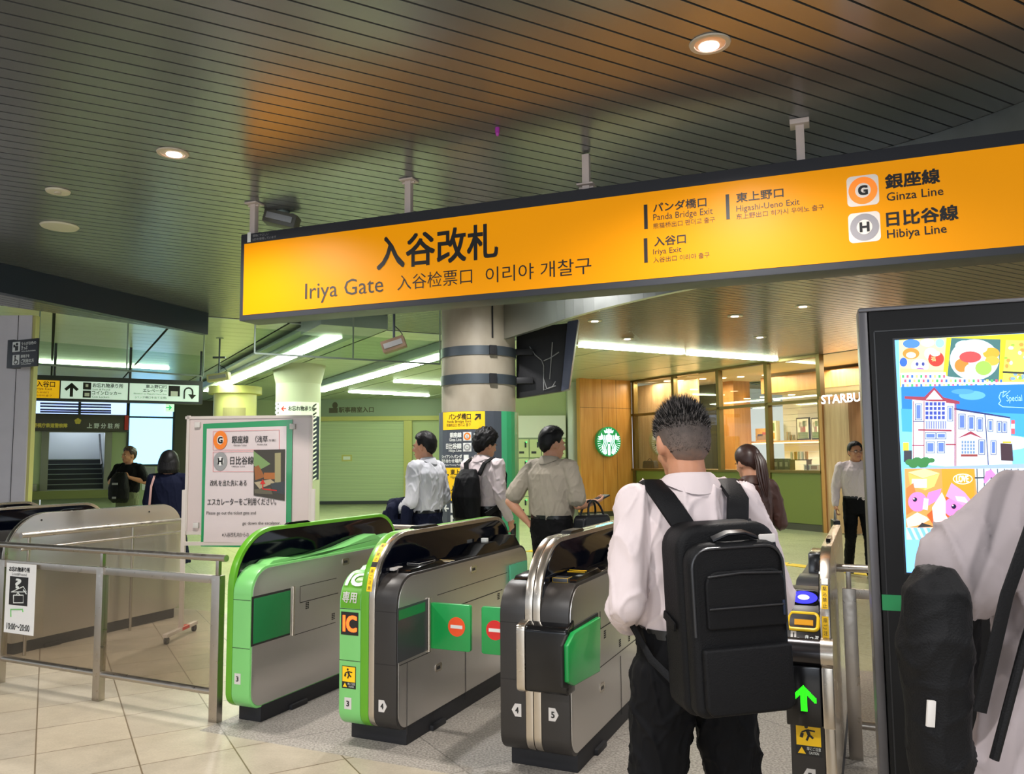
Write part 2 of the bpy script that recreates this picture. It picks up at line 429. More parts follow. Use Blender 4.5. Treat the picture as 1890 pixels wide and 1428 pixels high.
def speckle(name, c1, c2, scale, rough, joint=None):
    m = bpy.data.materials.new(name); m.use_nodes = True; nt = m.node_tree; p = nt.nodes['Principled BSDF']
    tc = nt.nodes.new('ShaderNodeTexCoord'); mp = nt.nodes.new('ShaderNodeMapping'); mp.inputs['Rotation'].default_value = (0, 0, -UA)
    n = nt.nodes.new('ShaderNodeTexNoise'); n.inputs['Scale'].default_value = scale; n.inputs['Detail'].default_value = 3
    n2 = nt.nodes.new('ShaderNodeTexNoise'); n2.inputs['Scale'].default_value = 1.3; n2.inputs['Detail'].default_value = 4
    r = nt.nodes.new('ShaderNodeValToRGB'); r.color_ramp.elements[0].position = 0.38; r.color_ramp.elements[1].position = 0.62
    r.color_ramp.elements[0].color = lin(c1); r.color_ramp.elements[1].color = lin(c2)
    br = nt.nodes.new('ShaderNodeTexBrick'); br.offset = 0.0; br.inputs['Scale'].default_value = 1.0; br.inputs['Brick Width'].default_value = 0.9; br.inputs['Row Height'].default_value = 0.9; br.inputs['Mortar Size'].default_value = 0.004
    br.inputs['Color1'].default_value = (1, 1, 1, 1); br.inputs['Color2'].default_value = (0.94, 0.94, 0.94, 1); br.inputs['Mortar'].default_value = (0.6, 0.6, 0.6, 1)
    mx = nt.nodes.new('ShaderNodeMix'); mx.data_type = 'RGBA'; mx.blend_type = 'MULTIPLY'; mx.inputs[0].default_value = 1.0
    mx2 = nt.nodes.new('ShaderNodeMix'); mx2.data_type = 'RGBA'; mx2.blend_type = 'MULTIPLY'; mx2.inputs[0].default_value = 0.35
    nt.links.new(tc.outputs['Object'], n.inputs['Vector']); nt.links.new(tc.outputs['Object'], n2.inputs['Vector']); nt.links.new(tc.outputs['Object'], mp.inputs[0]); nt.links.new(mp.outputs[0], br.inputs['Vector'])
    nt.links.new(n.outputs[0], r.inputs[0]); nt.links.new(r.outputs[0], mx.inputs[6]); nt.links.new(br.outputs['Color'], mx.inputs[7])
    nt.links.new(mx.outputs[2], mx2.inputs[6]); nt.links.new(n2.outputs[0], mx2.inputs[7]); nt.links.new(mx2.outputs[2], p.inputs['Base Color'])
    p.inputs['Roughness'].default_value = rough
    MATS[name] = m
floor_mat()
speckle('granite_floor', (134, 128, 120), (184, 177, 167), 85, 0.5)
speckle('pale_floor', (196, 200, 158), (214, 216, 178), 30, 0.22)
G1c, G2c, G3c = [Vector(hz(*p)) - g * 0.1 for p in ((481, 1333), (750, 1376), (1067, 1427))]
def rg(a, b, z=0.0):                             # point a metres along the row from gate 3's right corner and b metres along the gates
    p = G3c + rw * a + g * b; return Vector((p.x, p.y, z))
mb = MB()
q = [rg(-20, -14), rg(10, -14), rg(10, -0.14), rg(-2.15, -0.14), rg(-2.15, 0.55), rg(-20, 0.55)]
mb.poly(q, 'floor_tiles')
mb.poly([rg(-2.15, -0.14), rg(10, -0.14), rg(10, 2.6), rg(-2.15, 2.6)], 'granite_floor')
mb.poly([rg(-20, 0.55), rg(-2.15, 0.55), rg(-2.15, 2.6), rg(-20, 2.6)], 'floor_tiles')
mb.poly([rg(-32, 2.6), rg(24, 2.6), rg(24, 34), rg(-32, 34)], 'pale_floor')
struct(mb.build('floor', None, smooth=False))

# tactile yellow strip behind the gates
mat('tactile_yellow', (225, 190, 30), 0.6, bump=0.2, bscale=60)
mb = MB()
mb.beam(hz(975, 1016, 0.004), hz(1454, 1040, 0.004), 0.22, 0.006)
mb.beam(hz(1454, 1041, 0.004), hz(1700, 1072, 0.004), 0.22, 0.006)
tag(mb.build('tactile_strip', 'tactile_yellow', smooth=False), 'yellow tactile guide strip on the pale floor behind the ticket gates', 'floor strip')

# ceiling: long metal slats
mat('slat_metal', (116, 119, 120), 0.24, 0.45, var=0.06, vscale=1.2, spec=0.6)
mat('void_black', (8, 8, 8), 0.9)
u0, vE = 0.0, 0.0
E1 = hz(1065, 637, ZC); VE = E1.dot(V_)         # slats stop at the fluorescent line
def uv(a, b, z): p = U * a + V_ * b; return Vector((p.x, p.y, z))
mb = MB(); pitch = 0.12
k = 0; b0 = VE - 0.1
while b0 > -9:
    a0, a1 = -17.0, 17.0
    mb.box((a0, b0 - pitch + 0.013, ZC), (a1, b0, ZC + 0.012), 'slat_metal', Matrix.Rotation(UA, 4, 'Z'))
    b0 -= pitch
mb.box((-17, -9, ZC + 0.03), (17, VE - 0.1, ZC + 0.06), 'void_black', Matrix.Rotation(UA, 4, 'Z'))
struct(mb.build('ceiling', None, smooth=False))
# cream panelled ceiling beyond
mat('cream_panel', (196, 205, 180), 0.28, 0.25, var=0.05, vscale=0.8)
mb = MB()
ZP = 3.5
for i in range(-17, 17):
    for j in range(0, 62):
        mb.box((i * 1.5 + 0.02, VE + j * 0.4 + 0.006, ZP), (i * 1.5 + 1.48, VE + j * 0.4 + 0.394, ZP + 0.01), 'cream_panel', Matrix.Rotation(UA, 4, 'Z'))
mb.box((-26, VE, ZP + 0.02), (26, VE + 25, ZP + 0.04), 'void_black', Matrix.Rotation(UA, 4, 'Z'))
struct(mb.build('ceiling', None, smooth=False))

# curved metal bulkhead hanging below the ceiling
steel('bulkhead_metal', (196, 200, 196), 0.3, (1, 1, 1), 0.02)
arc = [(-0.05, 8.75), (0.25, 8.15), (0.62, 7.35), (1.13, 6.55), (1.62, 5.97), (2.15, 5.45), (2.65, 4.95), (2.98, 4.42), (3.2, 3.8), (3.35, 3.0)]
def cr(P, n=6):
    out = []
    for i in range(len(P) - 1):
        p0 = Vector(P[max(i - 1, 0)]); p1 = Vector(P[i]); p2 = Vector(P[i + 1]); p3 = Vector(P[min(i + 2, len(P) - 1)])
        for k in range(n):
            t = k / n
            out.append(0.5 * ((2 * p1) + (p2 - p0) * t + (2 * p0 - 5 * p1 + 4 * p2 - p3) * t * t + (3 * p1 - p0 - 3 * p2 + p3) * t ** 3))
    out.append(Vector(P[-1])); return out
ap = cr(arc)
mb = MB()
for i in range(len(ap) - 1):
    p, q2 = ap[i], ap[i + 1]; d = (q2 - p).normalized(); nn = Vector((-d.y, d.x)) * 0.05
    P = [(p.x, p.y), (q2.x, q2.y), (q2.x - nn.x, q2.y - nn.y), (p.x - nn.x, p.y - nn.y)]
    mb.prism(P, lambda a, b, c: Vector((a, b, c)), 2.8, ZC - 0.002, 'bulkhead_metal')
    if i in (14, 30): mb.prism([(p.x + 0.002, p.y - 0.004), (p.x + 0.012, p.y - 0.01), (p.x + 0.012, p.y + 0.02), (p.x + 0.002, p.y + 0.02)], lambda a, b, c: Vector((a, b, c)), 2.8, ZC - 0.01, 'paint_white')
o = mb.build('trim_1', None, smooth=True, angle=30); struct(o)

# dark beam hanging at the left, with its slatted soffit
mat('beam_navy', (44, 54, 68), 0.35, 0.3)
mb = MB()
bR, bL = hz(385, 577, ZC), hz(0, 484, ZC)
ex = (bL - bR).normalized(); bL2 = bR + ex * 6.0
inn = Vector((-ex.y, ex.x, 0)); inn = inn if inn.x < 0 else -inn
P = [(bR.x, bR.y), (bL2.x, bL2.y), (bL2 + inn * 0.1).to_2d()[:], (bR + inn * 0.1).to_2d()[:]]
mb.prism(P, lambda a, b, c: Vector((a, b, c)), 3.2, ZC - 0.002, 'beam_navy')
for k in range(14):                              # slats of the soffit
    w0 = 0.1 + k * 0.105
    e = (bR + ex * (0.4 * k) + inn * w0)
    f_ = bL2 + inn * w0; h_ = bL2 + inn * (w0 + 0.092); q4 = (bR + ex * (0.4 * (k + 0.85)) + inn * (w0 + 0.092))
    mb.prism([e.to_2d()[:], f_.to_2d()[:], h_.to_2d()[:], q4.to_2d()[:]], lambda a, b, c: Vector((a, b, c)), 3.22, 3.235, 'slat_metal')
struct(mb.build('trim_2', None, smooth=False))

# left pillar, clad in pale panels
mat('pillar_white', (205, 200, 202), 0.35, var=0.03); mat('yellow_trim', (190, 186, 110), 0.5)
pr = hy(50, 800, 9.2)
mb = MB()
mb.box((pr.x - 3.0, pr.y, 0), (pr.x, pr.y + 0.12, 3.2), 'pillar_white'); mb.box((pr.x, pr.y + 0.02, 0), (pr.x + 0.03, pr.y + 0.1, 3.2), 'yellow_trim')
mb.box((pr.x - 0.16, pr.y - 0.004, 0), (pr.x - 0.155, pr.y, 3.2), 'seam')
struct(mb.build('wall_left', None, smooth=False))

# far walls
mat('pale_green_wall', (176, 190, 142), 0.5, var=0.03, vscale=1); mat('shutter_green', (188, 204, 158), 0.45)
mat('grey_green', (140, 156, 132), 0.5)
FW = Plane((-6.3, 26.7), (1, 0))
mb = MB()
s0 = -3.5; s1 = 9.0
mb.srect(FW, s0, 0, s1, ZP, 'pale_green_wall', -0.2, 0)
mb.rect(FW, 585, 736, 860, 768, 'grey_green', 0, 0.05)
struct(mb.build('wall_back', None, smooth=False))
mb = MB()
mb.rect(FW, 575, 768, 860, 776, 'yellow_trim', 0, 0.12); mb.rect(FW, 746, 776, 761, 932, 'yellow_trim', 0, 0.12)
struct(mb.build('trim_3', None, smooth=False))
t = thing('roller_shutter', 'wide closed pale green roller shutter in the far wall', 'shutter', FW.to3(1.0, 0))
mb = MB(); y = 777
while y < 924: mb.rect(FW, 570, y, 745, y + 2.2, 'shutter_green', 0, 0.02); mb.rect(FW, 570, y + 2.2, 745, y + 2.7, 'grey_green', 0, 0.005); y += 2.7
mb.build('curtain', None, t, smooth=False)
mb = MB(); mb.rect(FW, 570, 924, 745, 930, 'charcoal', 0, 0.05); mb.build('bottom_bar', None, t)
mb = MB(); mb.rect(FW, 631, 839, 650, 851, 'yellow_trim', 0, 0.04); mb.rect(FW, 634, 842, 647, 848, 'print_white', 0.04, 0.045); mb.build('notice', None, t)
mb = MB(); mat('rust_letter', (88, 84, 66), 0.7)
x = 622
write(mb, FW, '駅事務室入口', 626, 690, 751, 761, 'rust_letter', 0.055, 0.02)
mb.disc(FW, 619, 748, 5, 6, 'rust_letter', 0.05, 0.06); mb.rect(FW, 608, 753, 624, 762, 'rust_letter', 0.05, 0.06)
tag(mb.build('wall_lettering', None), 'row of faded dark characters and badge on grey wall above the shutter', 'lettering')

# locker wall right of the round column
LW = Plane((1.30, 20.9), (1, 0.08))
mb = MB(); mb.rect(LW, 900, 700, 1050, 953, 'pale_green_wall', -0.15, 0); struct(mb.build('wall_right', None, smooth=False))
mat('locker_cream', (204, 214, 168), 0.45); mat('post_white', (198, 204, 190), 0.3, 0.4)
glow('green_led', (60, 240, 120), 2.0)
t = thing('coin_locker_bank', 'bank of cream coin lockers with green lamps behind the round column', 'lockers', LW.to3(-0.5, 0))
mb = MB(); mb.rect(LW, 925, 768, 1041, 808, 'print_white', 0, 0.3); mb.rect(LW, 925, 808, 1041, 950, 'grey_green', 0, 0.3); mb.build('cabinet', None, t)
for i in range(5):
    for j in range(4):
        x0 = 930 + i * 22.2; y0 = 810 + j * 35
        mb = MB(); mb.rect(LW, x0 + 1, y0 + 1, x0 + 21.4, y0 + 34, 'locker_cream', 0.3, 0.32)
        dr = mb.build('door', None, t)
        mb = MB(); mb.rect(LW, x0 + 14, y0 + 6, x0 + 17, y0 + 16, 'charcoal', 0.32, 0.335); mb.rect(LW, x0 + 4, y0 + 23, x0 + 13, y0 + 27, 'charcoal', 0.32, 0.325); mb.disc(LW, x0 + 17, y0 + 6, 1.3, 1.3, 'green_led', 0.335, 0.345, 8)
        mb.build('lock', None, dr, smooth=False)
mb = MB(); mb.rect(LW, 1046, 707, 1066, 954, 'post_white', -0.1, 0.25); struct(mb.build('trim_4', None, bevel=0.01))

# ---------------------------------------------------------------- back left: window wall, police post, stairs
BW = Plane(hy(48, 920, 24.2)[:2], (U.x, U.y))
mat('brown_wall', (74, 72, 56), 0.5); mat('header_brown', (66, 58, 44), 0.4); mat('door_grey', (138, 136, 122), 0.4); mat('window_frame', (30, 36, 40), 0.5)
glow('window_light', (140, 200, 255), 2.6); glow('window_upper', (165, 190, 245), 2.0); glow('stair_wall', (190, 196, 205), 0.25)
mb = MB()
mb.rect(BW, -40, 795, 75, 945, 'pale_green_wall', -0.1, 0); mb.rect(BW, 204, 795, 236, 945, 'pale_green_wall', -0.1, 0)
mb.rect(BW, 236, 858, 322, 945, 'pale_green_wall', -0.1, 0); mb.rect(BW, 320, 700, 480, 945, 'brown_wall', -0.1, 0); mb.rect(BW, -40, 700, 330, 742, 'brown_wall', -0.1, -0.02)
mb.rect(BW, 75, 905, 204, 945, 'pale_green_wall', -0.1, 0)
struct(mb.build('wall_far_left', None, smooth=False))
def window(S, x0, y0, x1, y1, pane, xs=(), ys=(), fr=3, d=0.0):
    mb = MB()
    for X in (x0, x1) + tuple(xs): mb.rect(S, X - fr / 2, y0, X + fr / 2, y1, 'window_frame', d, d + 0.08)
    for Y in (y0, y1) + tuple(ys): mb.rect(S, x0, Y - fr / 2.5, x1, Y + fr / 2.5, 'window_frame', d, d + 0.07)
    o = struct(mb.build('window_1', None, smooth=False))
    mb = MB(); mb.rect(S, x0, y0, x1, y1, pane, d - 0.03, d - 0.01); mb.build('pane', None, o, smooth=False)
    return o
window(BW, 236, 737, 320, 858, 'window_light', ys=(770,), fr=4)
window(BW, 30, 734, 236, 766, 'window_upper', xs=(53, 147), fr=5)
mat('lilac_louvre', (110, 112, 165), 0.4)
mb = MB()
for y in (744, 749, 755, 759): mb.rect(BW, 74, y, 205, y + 3.4, 'lilac_louvre', 0.0, 0.03)
struct(mb.build('trim_5', None, smooth=False))
t = thing('police_post_header', 'brown police post signboard with gold emblem above the stairs opening', 'signboard', BW.to3(0, 2.2))
mb = MB(); mb.rect(BW, 40, 765, 236, 796, 'header_brown', 0.0, 0.35); mb.build('board', None, t, bevel=0.01)
mat('brass', (190, 170, 70), 0.35, 0.6)
mb = MB(); write(mb, BW, '警視庁鉄道警察隊', 61, 124, 782, 789.5, 'brass', 0.36, 0.02); write(mb, BW, '上 野 分 駐 所', 160, 219, 782, 791, 'print_white', 0.36, 0.02)
mb.build('lettering', None, t, smooth=False)
mb = MB()
c = BW.st(143, 778)
for k in range(5):
    a = PI / 2 + k * 2 * PI / 5; mb.prism([(c[0] + 0.05 * math.cos(a) + 0.045 * math.cos(b * PI / 4), c[1] + 0.05 * math.sin(a) + 0.045 * math.sin(b * PI / 4)) for b in range(8)], BW.to3, 0.35, 0.38, 'brass')
mb.build('emblem', None, t)
for x in (42, 228):
    mb = MB(); mb.rect(BW, x, 768, x + 7, 794, 'red_print', 0.35, 0.42); mb.build('red_lamp', None, t)
t = thing('stair_doorway', 'grey framed doorway with dark steps climbing behind, under brown signboard', 'doorway', BW.to3(0.9, 0.3))
mb = MB(); mb.rect(BW, 75, 796, 89, 912, 'door_grey', 0, 0.12); mb.rect(BW, 192, 796, 205, 912, 'door_grey', 0, 0.12); mb.rect(BW, 75, 793, 205, 798, 'door_grey', 0, 0.12); mb.build('frame', None, t, bevel=0.005)
mb = MB()
za = BW.st(140, 912)[1]; sa = BW.st(88, 860)[0]; sb = BW.st(193, 860)[0]
mat('step_dark', (36, 38, 38), 0.6); mat('step_nose', (120, 128, 118), 0.5)
for k in range(7):
    mb.srect(BW, sa, za + k * 0.155, sb, za + (k + 1) * 0.155, 'step_dark', -0.1 - k * 0.28 - 0.3, -0.1 - k * 0.28)
    mb.srect(BW, sa, za + (k + 1) * 0.155 - 0.025, sb, za + (k + 1) * 0.155, 'step_nose', -0.1 - k * 0.28, -0.1 - k * 0.28 + 0.02)
mb.build('steps', None, t, smooth=False)
mb = MB(); mat('stairwell_white', (190, 195, 200), 0.5)
mb.srect(BW, sa - 0.3, za, sb + 0.3, 3.4, 'stairwell_white', -2.3, -2.2); mb.srect(BW, sa - 0.3, za, sa - 0.05, 3.4, 'stairwell_white', -2.2, -0.02); mb.srect(BW, sb + 0.05, za, sb + 0.3, 3.4, 'stairwell_white', -2.2, -0.02)
mb.build('stairwell', None, t, smooth=False)
lamp('stairwell_light', 'POINT', BW.to3((sa + sb) / 2, 3.1, -1.2), 45, (0.9, 0.95, 1.0), 0.2)
mb = MB(); mb.tube([BW.to3(sb - 0.08, za + 0.9, -0.15), BW.to3(sb - 0.08, za + 1.9, -1.9)], 0.03, 8, 'charcoal'); mb.build('handrail', None, t)
mb = MB(); mat('kerb_olive', (120, 124, 62), 0.5); mb.rect(BW, -40, 905, 236, 920, 'kerb_olive', 0, 0.5)
struct(mb.build('trim_6', None, smooth=False))
t = thing('notice_boards', 'low display of pamphlets under the bright frosted window', 'notice board', BW.to3(3, 1.0))
for x, y, w, h, c in ((262, 861, 24, 20, 'print_grey'), (262, 884, 11, 20, 'print_white'), (275, 884, 13, 22, 'print_white')):
    mb = MB(); mb.rect(BW, x, y, x + w, y + h, c, 0.0, 0.05); mb.build('poster', None, t)
mat('exit_green', (40, 190, 110), 0.4, emit=0.8)
t = thing('exit_sign', 'small lit exit sign with green arrow at top of bright window', 'exit sign', BW.to3(*BW.st(312, 752)))
mb = MB(); mb.rect(BW, 304, 745, 320, 760, glow('exit_panel', (200, 240, 200), 1.0), 0.05, 0.2); mb.build('panel', None, t)
mb = MB(); c = BW.st(312, 752); S2 = BW.off(0.2); c = S2.st(312, 752); arrow(mb, S2, c[0], c[1], 0.09, 0, 'exit_green'); mb.build('arrow', None, t, smooth=False)

for px, lab in ((58, 'small grey cabinet left of the stairs opening'), (221, 'small grey cabinet right of the stairs opening')):
    c = BW.st(px, 900); mb = MB(); mb.srect(BW, c[0] - .14, BW.st(px, 906)[1], c[0] + .14, BW.st(px, 893)[1], 'door_grey', 0.03, 0.3); tag(mb.build('floor_cabinet', None, bevel=.01), lab, 'cabinet')
# yellow round kiosk column behind the whiteboard
c = hy(432, 845, 19.5); cy = Cyl((c.x, c.y), 0.52)
mb = MB(); mb.cyl((c.x, c.y, 0), (c.x, c.y, 3.1), 0.5, 32, mat('cream_yellow', (206, 200, 128), 0.4)); mb.cyl((c.x, c.y, 3.1), (c.x, c.y, 3.28), 0.62, 32, 'yellow_trim')
mb.rect(Cyl((c.x, c.y), 0.5), 412, 752, 452, 800, mat('tan_board', (160, 148, 104), 0.5), 0, 0.03)
tag(mb.build('round_booth', None), 'yellow round booth with overhanging top behind the whiteboard', 'booth')

# ---------------------------------------------------------------- columns
c1 = hy(884, 845, 9.0); R1 = 0.415
mat('column_stone', (158, 150, 134), 0.5, 0.0, bump=0.1, bscale=5, var=0.18, vscale=2.2, stretch=(1, 1, 0.5), grime=(132, 122, 104)); mat('band_grey', (70, 78, 84), 0.4, 0.4)
t = thing('round_column', 'thick round stone column with two dark clamp bands and wrapped direction board', 'column', (c1.x, c1.y, 0))
mb = MB(); mb.cyl((c1.x, c1.y, 0), (c1.x, c1.y, ZC), R1, 64, 'column_stone'); mb.build('shaft', None, t)
CC = Cyl((c1.x, c1.y), R1)
for ya, yb in ((637, 654), (689, 707)):
    z1, z0 = CC.st(884, ya)[1], CC.st(884, yb)[1]
    mb = MB(); mb.cyl((c1.x, c1.y, z0), (c1.x, c1.y, z1), R1 + 0.012, 64, 'band_grey'); b_ = mb.build('clamp_band', None, t)
    mb = MB(); mb.srect(CC, 0.13, z0, 0.2, z1, 'paint_black', 0.012, 0.05); mb.build('clamp', None, b_)
mb = MB(); mb.srect(CC, 0.165, 2.8, 0.18, ZC, 'paint_black', 0, 0.012); mb.build('conduit', None, t)
CB = Cyl((c1.x, c1.y), R1 + 0.03)
zt = CB.st(880, 758)[1]
mat('board_slate', (66, 72, 80), 0.4); mat('board_green', (50, 170, 110), 0.3, coat=0.3)
mb = MB(); K = 48
sL = CB.st(806, 850)[0]; sR = CB.st(926, 850)[0]
mb.srect(CB, sL - 0.5, 0.0, sL, zt, 'board_slate', -0.02, 0.0); mb.srect(CB, sL, 0, sR, zt, 'board_slate', -0.02, 0)
bd = mb.build('direction_board', None, t)
mb = MB(); mb.srect(CB, sR, 0, sR + 0.75, zt, 'board_green', -0.02, 0.0); mb.build('green_panel', None, t)
mb = MB()
mb.rect(CB, 818, 759, 895, 792, 'yellow_print', 0, 0.002)
write(mb, CB, 'パンダ橋口', 829, 869, 763, 774, 'print_black', 0.004, 0.01); write(mb, CB, 'Panda Bridge Exit', 826, 870, 775, 781, 'print_black', 0.004, 0.0); write(mb, CB, '熊猫桥出口 팬더교 출구', 825, 869, 781, 787, 'print_black', 0.004)
c = CB.st(882, 769); arrow(mb, CB, c[0], c[1], 0.045, 45, 'print_black', 0.005)
write(mb, CB, '銀座線', 831, 852, 798, 807, 'print_white', 0.004, 0.02); write(mb, CB, 'Ginza Line', 830, 852, 808, 814, 'print_white', 0.004, 0.01)
write(mb, CB, '日比谷線', 824, 852, 818, 828, 'print_white', 0.004, 0.02); write(mb, CB, 'Hibiya Line', 829, 852, 829, 835, 'print_white', 0.004, 0.01)
for yy, cc, L in ((805, 'orange_print', 'G'), (825, 'print_grey', 'H')):
    mb.rect(CB, 855, yy - 8, 870, yy + 8, 'print_white', 0, 0.003); mb.disc(CB, 862.5, yy, 6.5, 7, cc, 0.003, 0.005); mb.disc(CB, 862.5, yy, 3.6, 4, 'print_white', 0.005, 0.007); write(mb, CB, L, 861, 864.5, yy - 2.5, yy + 2.5, 'print_black', 0.009)
c = CB.st(878, 804); arrow(mb, CB, c[0], c[1], 0.035, 45, 'print_white', 0.005)
write(mb, CB, 'ジャイアントパンダ', 816, 853, 839, 846, 'print_white', 0.004, 0.02); write(mb, CB, '待ち合わせ場所', 816, 853, 847, 854, 'print_white', 0.004, 0.02); write(mb, CB, 'Giant Panda Meeting Point', 816, 853, 856, 860, 'print_white', 0.004)
mb.rect(CB, 856, 839, 865, 853, 'print_white', 0, 0.003)
mb.rect(CB, 816, 863, 895, 924, 'yellow_print', 0, 0.002)
write(mb, CB, '東上野口', 832, 870, 866, 876, 'print_black', 0.004, 0.01); write(mb, CB, 'Higashi-Ueno Exit', 832, 872, 878, 884, 'print_black', 0.004)
write(mb, CB, '入谷口', 833, 862, 896, 906, 'print_black', 0.004, 0.01); write(mb, CB, 'Iriya Exit', 833, 858, 908, 913, 'print_black', 0.004)
c = CB.st(824, 876); arrow(mb, CB, c[0], c[1], 0.04, 180, 'print_black', 0.005)
mb.rect(CB, 820, 889, 828, 901, 'print_black', 0, 0.003)
c = CB.st(824, 938); arrow(mb, CB, c[0], c[1], 0.042, 180, 'print_white', 0.005)
mb.rect(CB, 832, 929, 846, 946, 'print_white', 0, 0.003); mb.rect(CB, 832, 951, 846, 967, 'print_white', 0, 0.003); mb.rect(CB, 836, 957, 843, 964, 'board_slate', 0.003, 0.004)
write(mb, CB, 'お忘れ物承り所', 848, 890, 931, 939, 'print_white', 0.004, 0.01); write(mb, CB, 'コインロッカー', 848, 888, 953, 961, 'print_white', 0.004, 0.01); write(mb, CB, 'Coin Lockers', 848, 880, 962, 967, 'print_white', 0.004)
mb.build('lettering', None, bd, smooth=False)
# second column, farther left
c2 = hy(549, 845, 17.0); R2 = 0.465
t = thing('pale_column', 'pale round column with lost property board, right of the whiteboard', 'column', (c2.x, c2.y, 0))
mb = MB(); mb.cyl((c2.x, c2.y, 0), (c2.x, c2.y, 3.1), R2, 48, mat('column_pale', (178, 180, 158), 0.5)); mb.cyl((c2.x, c2.y, 3.1), (c2.x, c2.y, ZC), R2, 48, 'column_pale', r2=R2 + 0.1); mb.build('shaft', None, t)
C2 = Cyl((c2.x, c2.y), R2)
mb = MB(); mb.rect(C2, 509, 741, 588, 767, 'print_white', 0, 0.012); mb.rect(C2, 507, 767, 588, 886, mat('navy_board', (32, 42, 62), 0.4), 0, 0.01)
bd = mb.build('board', None, t)
mb = MB(); write(mb, C2, 'お忘れ物承り所', 533, 580, 749, 758, 'print_black', 0.016, 0.01)
c = C2.st(524, 754); arrow(mb, C2, c[0], c[1], 0.06, 180, 'red_print', 0.016, 0.14)
for k in range(18):
    y0 = 744 + k * 8
    for x0 in (509, 577): mb.ppoly(C2, [(x0, y0 + 4), (x0 + 6, y0), (x0 + 6, y0 + 3), (x0, y0 + 7)], 'print_black' if y0 < 766 else 'print_white', 0.012, 0.015)
c = C2.st(573, 785); arrow(mb, C2, c[0], c[1], 0.07, 0, 'print_white', 0.014); c = C2.st(566, 858); arrow(mb, C2, c[0], c[1], 0.09, 0, 'print_white', 0.014)
mb.build('lettering', None, bd, smooth=False)

# ---------------------------------------------------------------- light fittings
glow('tube_light', (236, 255, 222), 30.0); glow('tube_light_far', (190, 250, 180), 5.0)
mat('fitting_grey', (132, 146, 136), 0.4, 0.2)
glow('down_glow', (255, 232, 215), 14.0); mat('down_trim', (190, 182, 165), 0.5)
mat('down_inner', (220, 200, 190), 0.25, 0.3)
def downlight(x, y, z, r, lab, grp, e=0, on=True):
    t = thing('downlight', lab, 'downlight', (x, y, z), 0, grp)
    mb = MB(); n = 36
    # trim ring and bowl
    def ring(r0, z0, r1, z1, m):
        vs = [Vector((x + q * math.cos(2 * PI * k / n), y + q * math.sin(2 * PI * k / n), w)) for q, w in ((r0, z0), (r1, z1)) for k in range(n)]
        mb.add(vs, [(k, (k + 1) % n, n + (k + 1) % n, n + k) for k in range(n)], m)
    ring(r, z - 0.001, r * 0.97, z - 0.008, 'down_trim'); ring(r * 0.97, z - 0.008, r * 0.76, z - 0.008, 'down_trim')
    ring(r * 0.76, z - 0.008, r * 0.72, z - 0.002, 'down_inner')
    mb.build('trim_ring', None, t)
    mb = MB(); mb.cyl((x, y, z - 0.001), (x, y, z - 0.004), r * 0.74, n, 'down_inner'); mb.build('reflector', None, t)
    mb = MB(); mb.cyl((x, y + r * 0.2, z - 0.0045), (x, y + r * 0.2, z - 0.007), r * 0.48, n, 'down_glow' if on else 'down_inner'); mb.build('bulb', None, t)
    if e: lamp('downlight_and_fill_spot', 'SPOT', (x, y, z - 0.03), e, WARMW, 0.07, (0, 0, 0), 150)
    return t
downlight(*DOWN_VIEW[0], ZC, 0.10, 'brightest round downlight, large, in the slatted ceiling above the right of the yellow sign', 'ceiling downlights', E_DOWN)
downlight(*DOWN_VIEW[1], ZC, 0.10, 'lit round downlight in the slatted ceiling up left of the yellow sign', 'ceiling downlights', E_DOWN)
for x, y in DOWN_NEAR + [(-0.35, 7.3), (-2.6, 8.3)]: lamp('downlight_and_fill_spot', 'SPOT', (x, y, ZC - 0.03), E_DOWN, NEUT, 0.07, (0, 0, 0), 150)  # last two are added spots without fixtures, hidden behind the sign, brightening the column
for (px, py), lab in zip([(1098, 592), (1158, 625), (1357, 583), (1483, 565), (1403, 622)], ['leftmost small ceiling downlight, just right of the hanging monitor', 'small ceiling downlight nearest above the fluorescent strip', 'small ceiling downlight in middle of the slats below the yellow sign', 'small ceiling downlight nearest left of the black kiosk top', 'small ceiling downlight nearest above right end of the fluorescent strip']):
    p = hz(px, py, ZC); downlight(p.x, p.y, ZC, 0.11, lab, 'small downlights beyond the bulkhead', 130)
for (px, py, r, lab) in ((107, 352, 0.085, 'smaller of two blank round cream ceiling discs at left'), (110, 417, 0.15, 'larger of two blank round cream ceiling discs at left')):
    p = hz(px, py, ZC); mb = MB(); mb.cyl((p.x, p.y, ZC - 0.001), (p.x, p.y, ZC - 0.014), r, 40, mat('disc_cream', (205, 200, 178), 0.6), r2=r * 0.93)
    if r < 0.1: mb.cyl((p.x, p.y, ZC - 0.012), (p.x, p.y, ZC - 0.022), r * 0.3, 24, 'down_trim')
    tag(mb.build('ceiling_speaker', None, bevel=0.001), lab, 'ceiling speaker')
p = hz(918, 236, ZC); mb = MB(); mb.cyl((p.x, p.y, ZC), (p.x, p.y, ZC - 0.03), 0.014, 16, mat('magenta_glass', (170, 60, 170), 0.2)); mb.ball((p.x, p.y, ZC - 0.035), (0.012, 0.012, 0.018), m='magenta_glass')
tag(mb.build('sprinkler_head', None), 'tiny purple capsule poking out of the slatted ceiling', 'sprinkler')

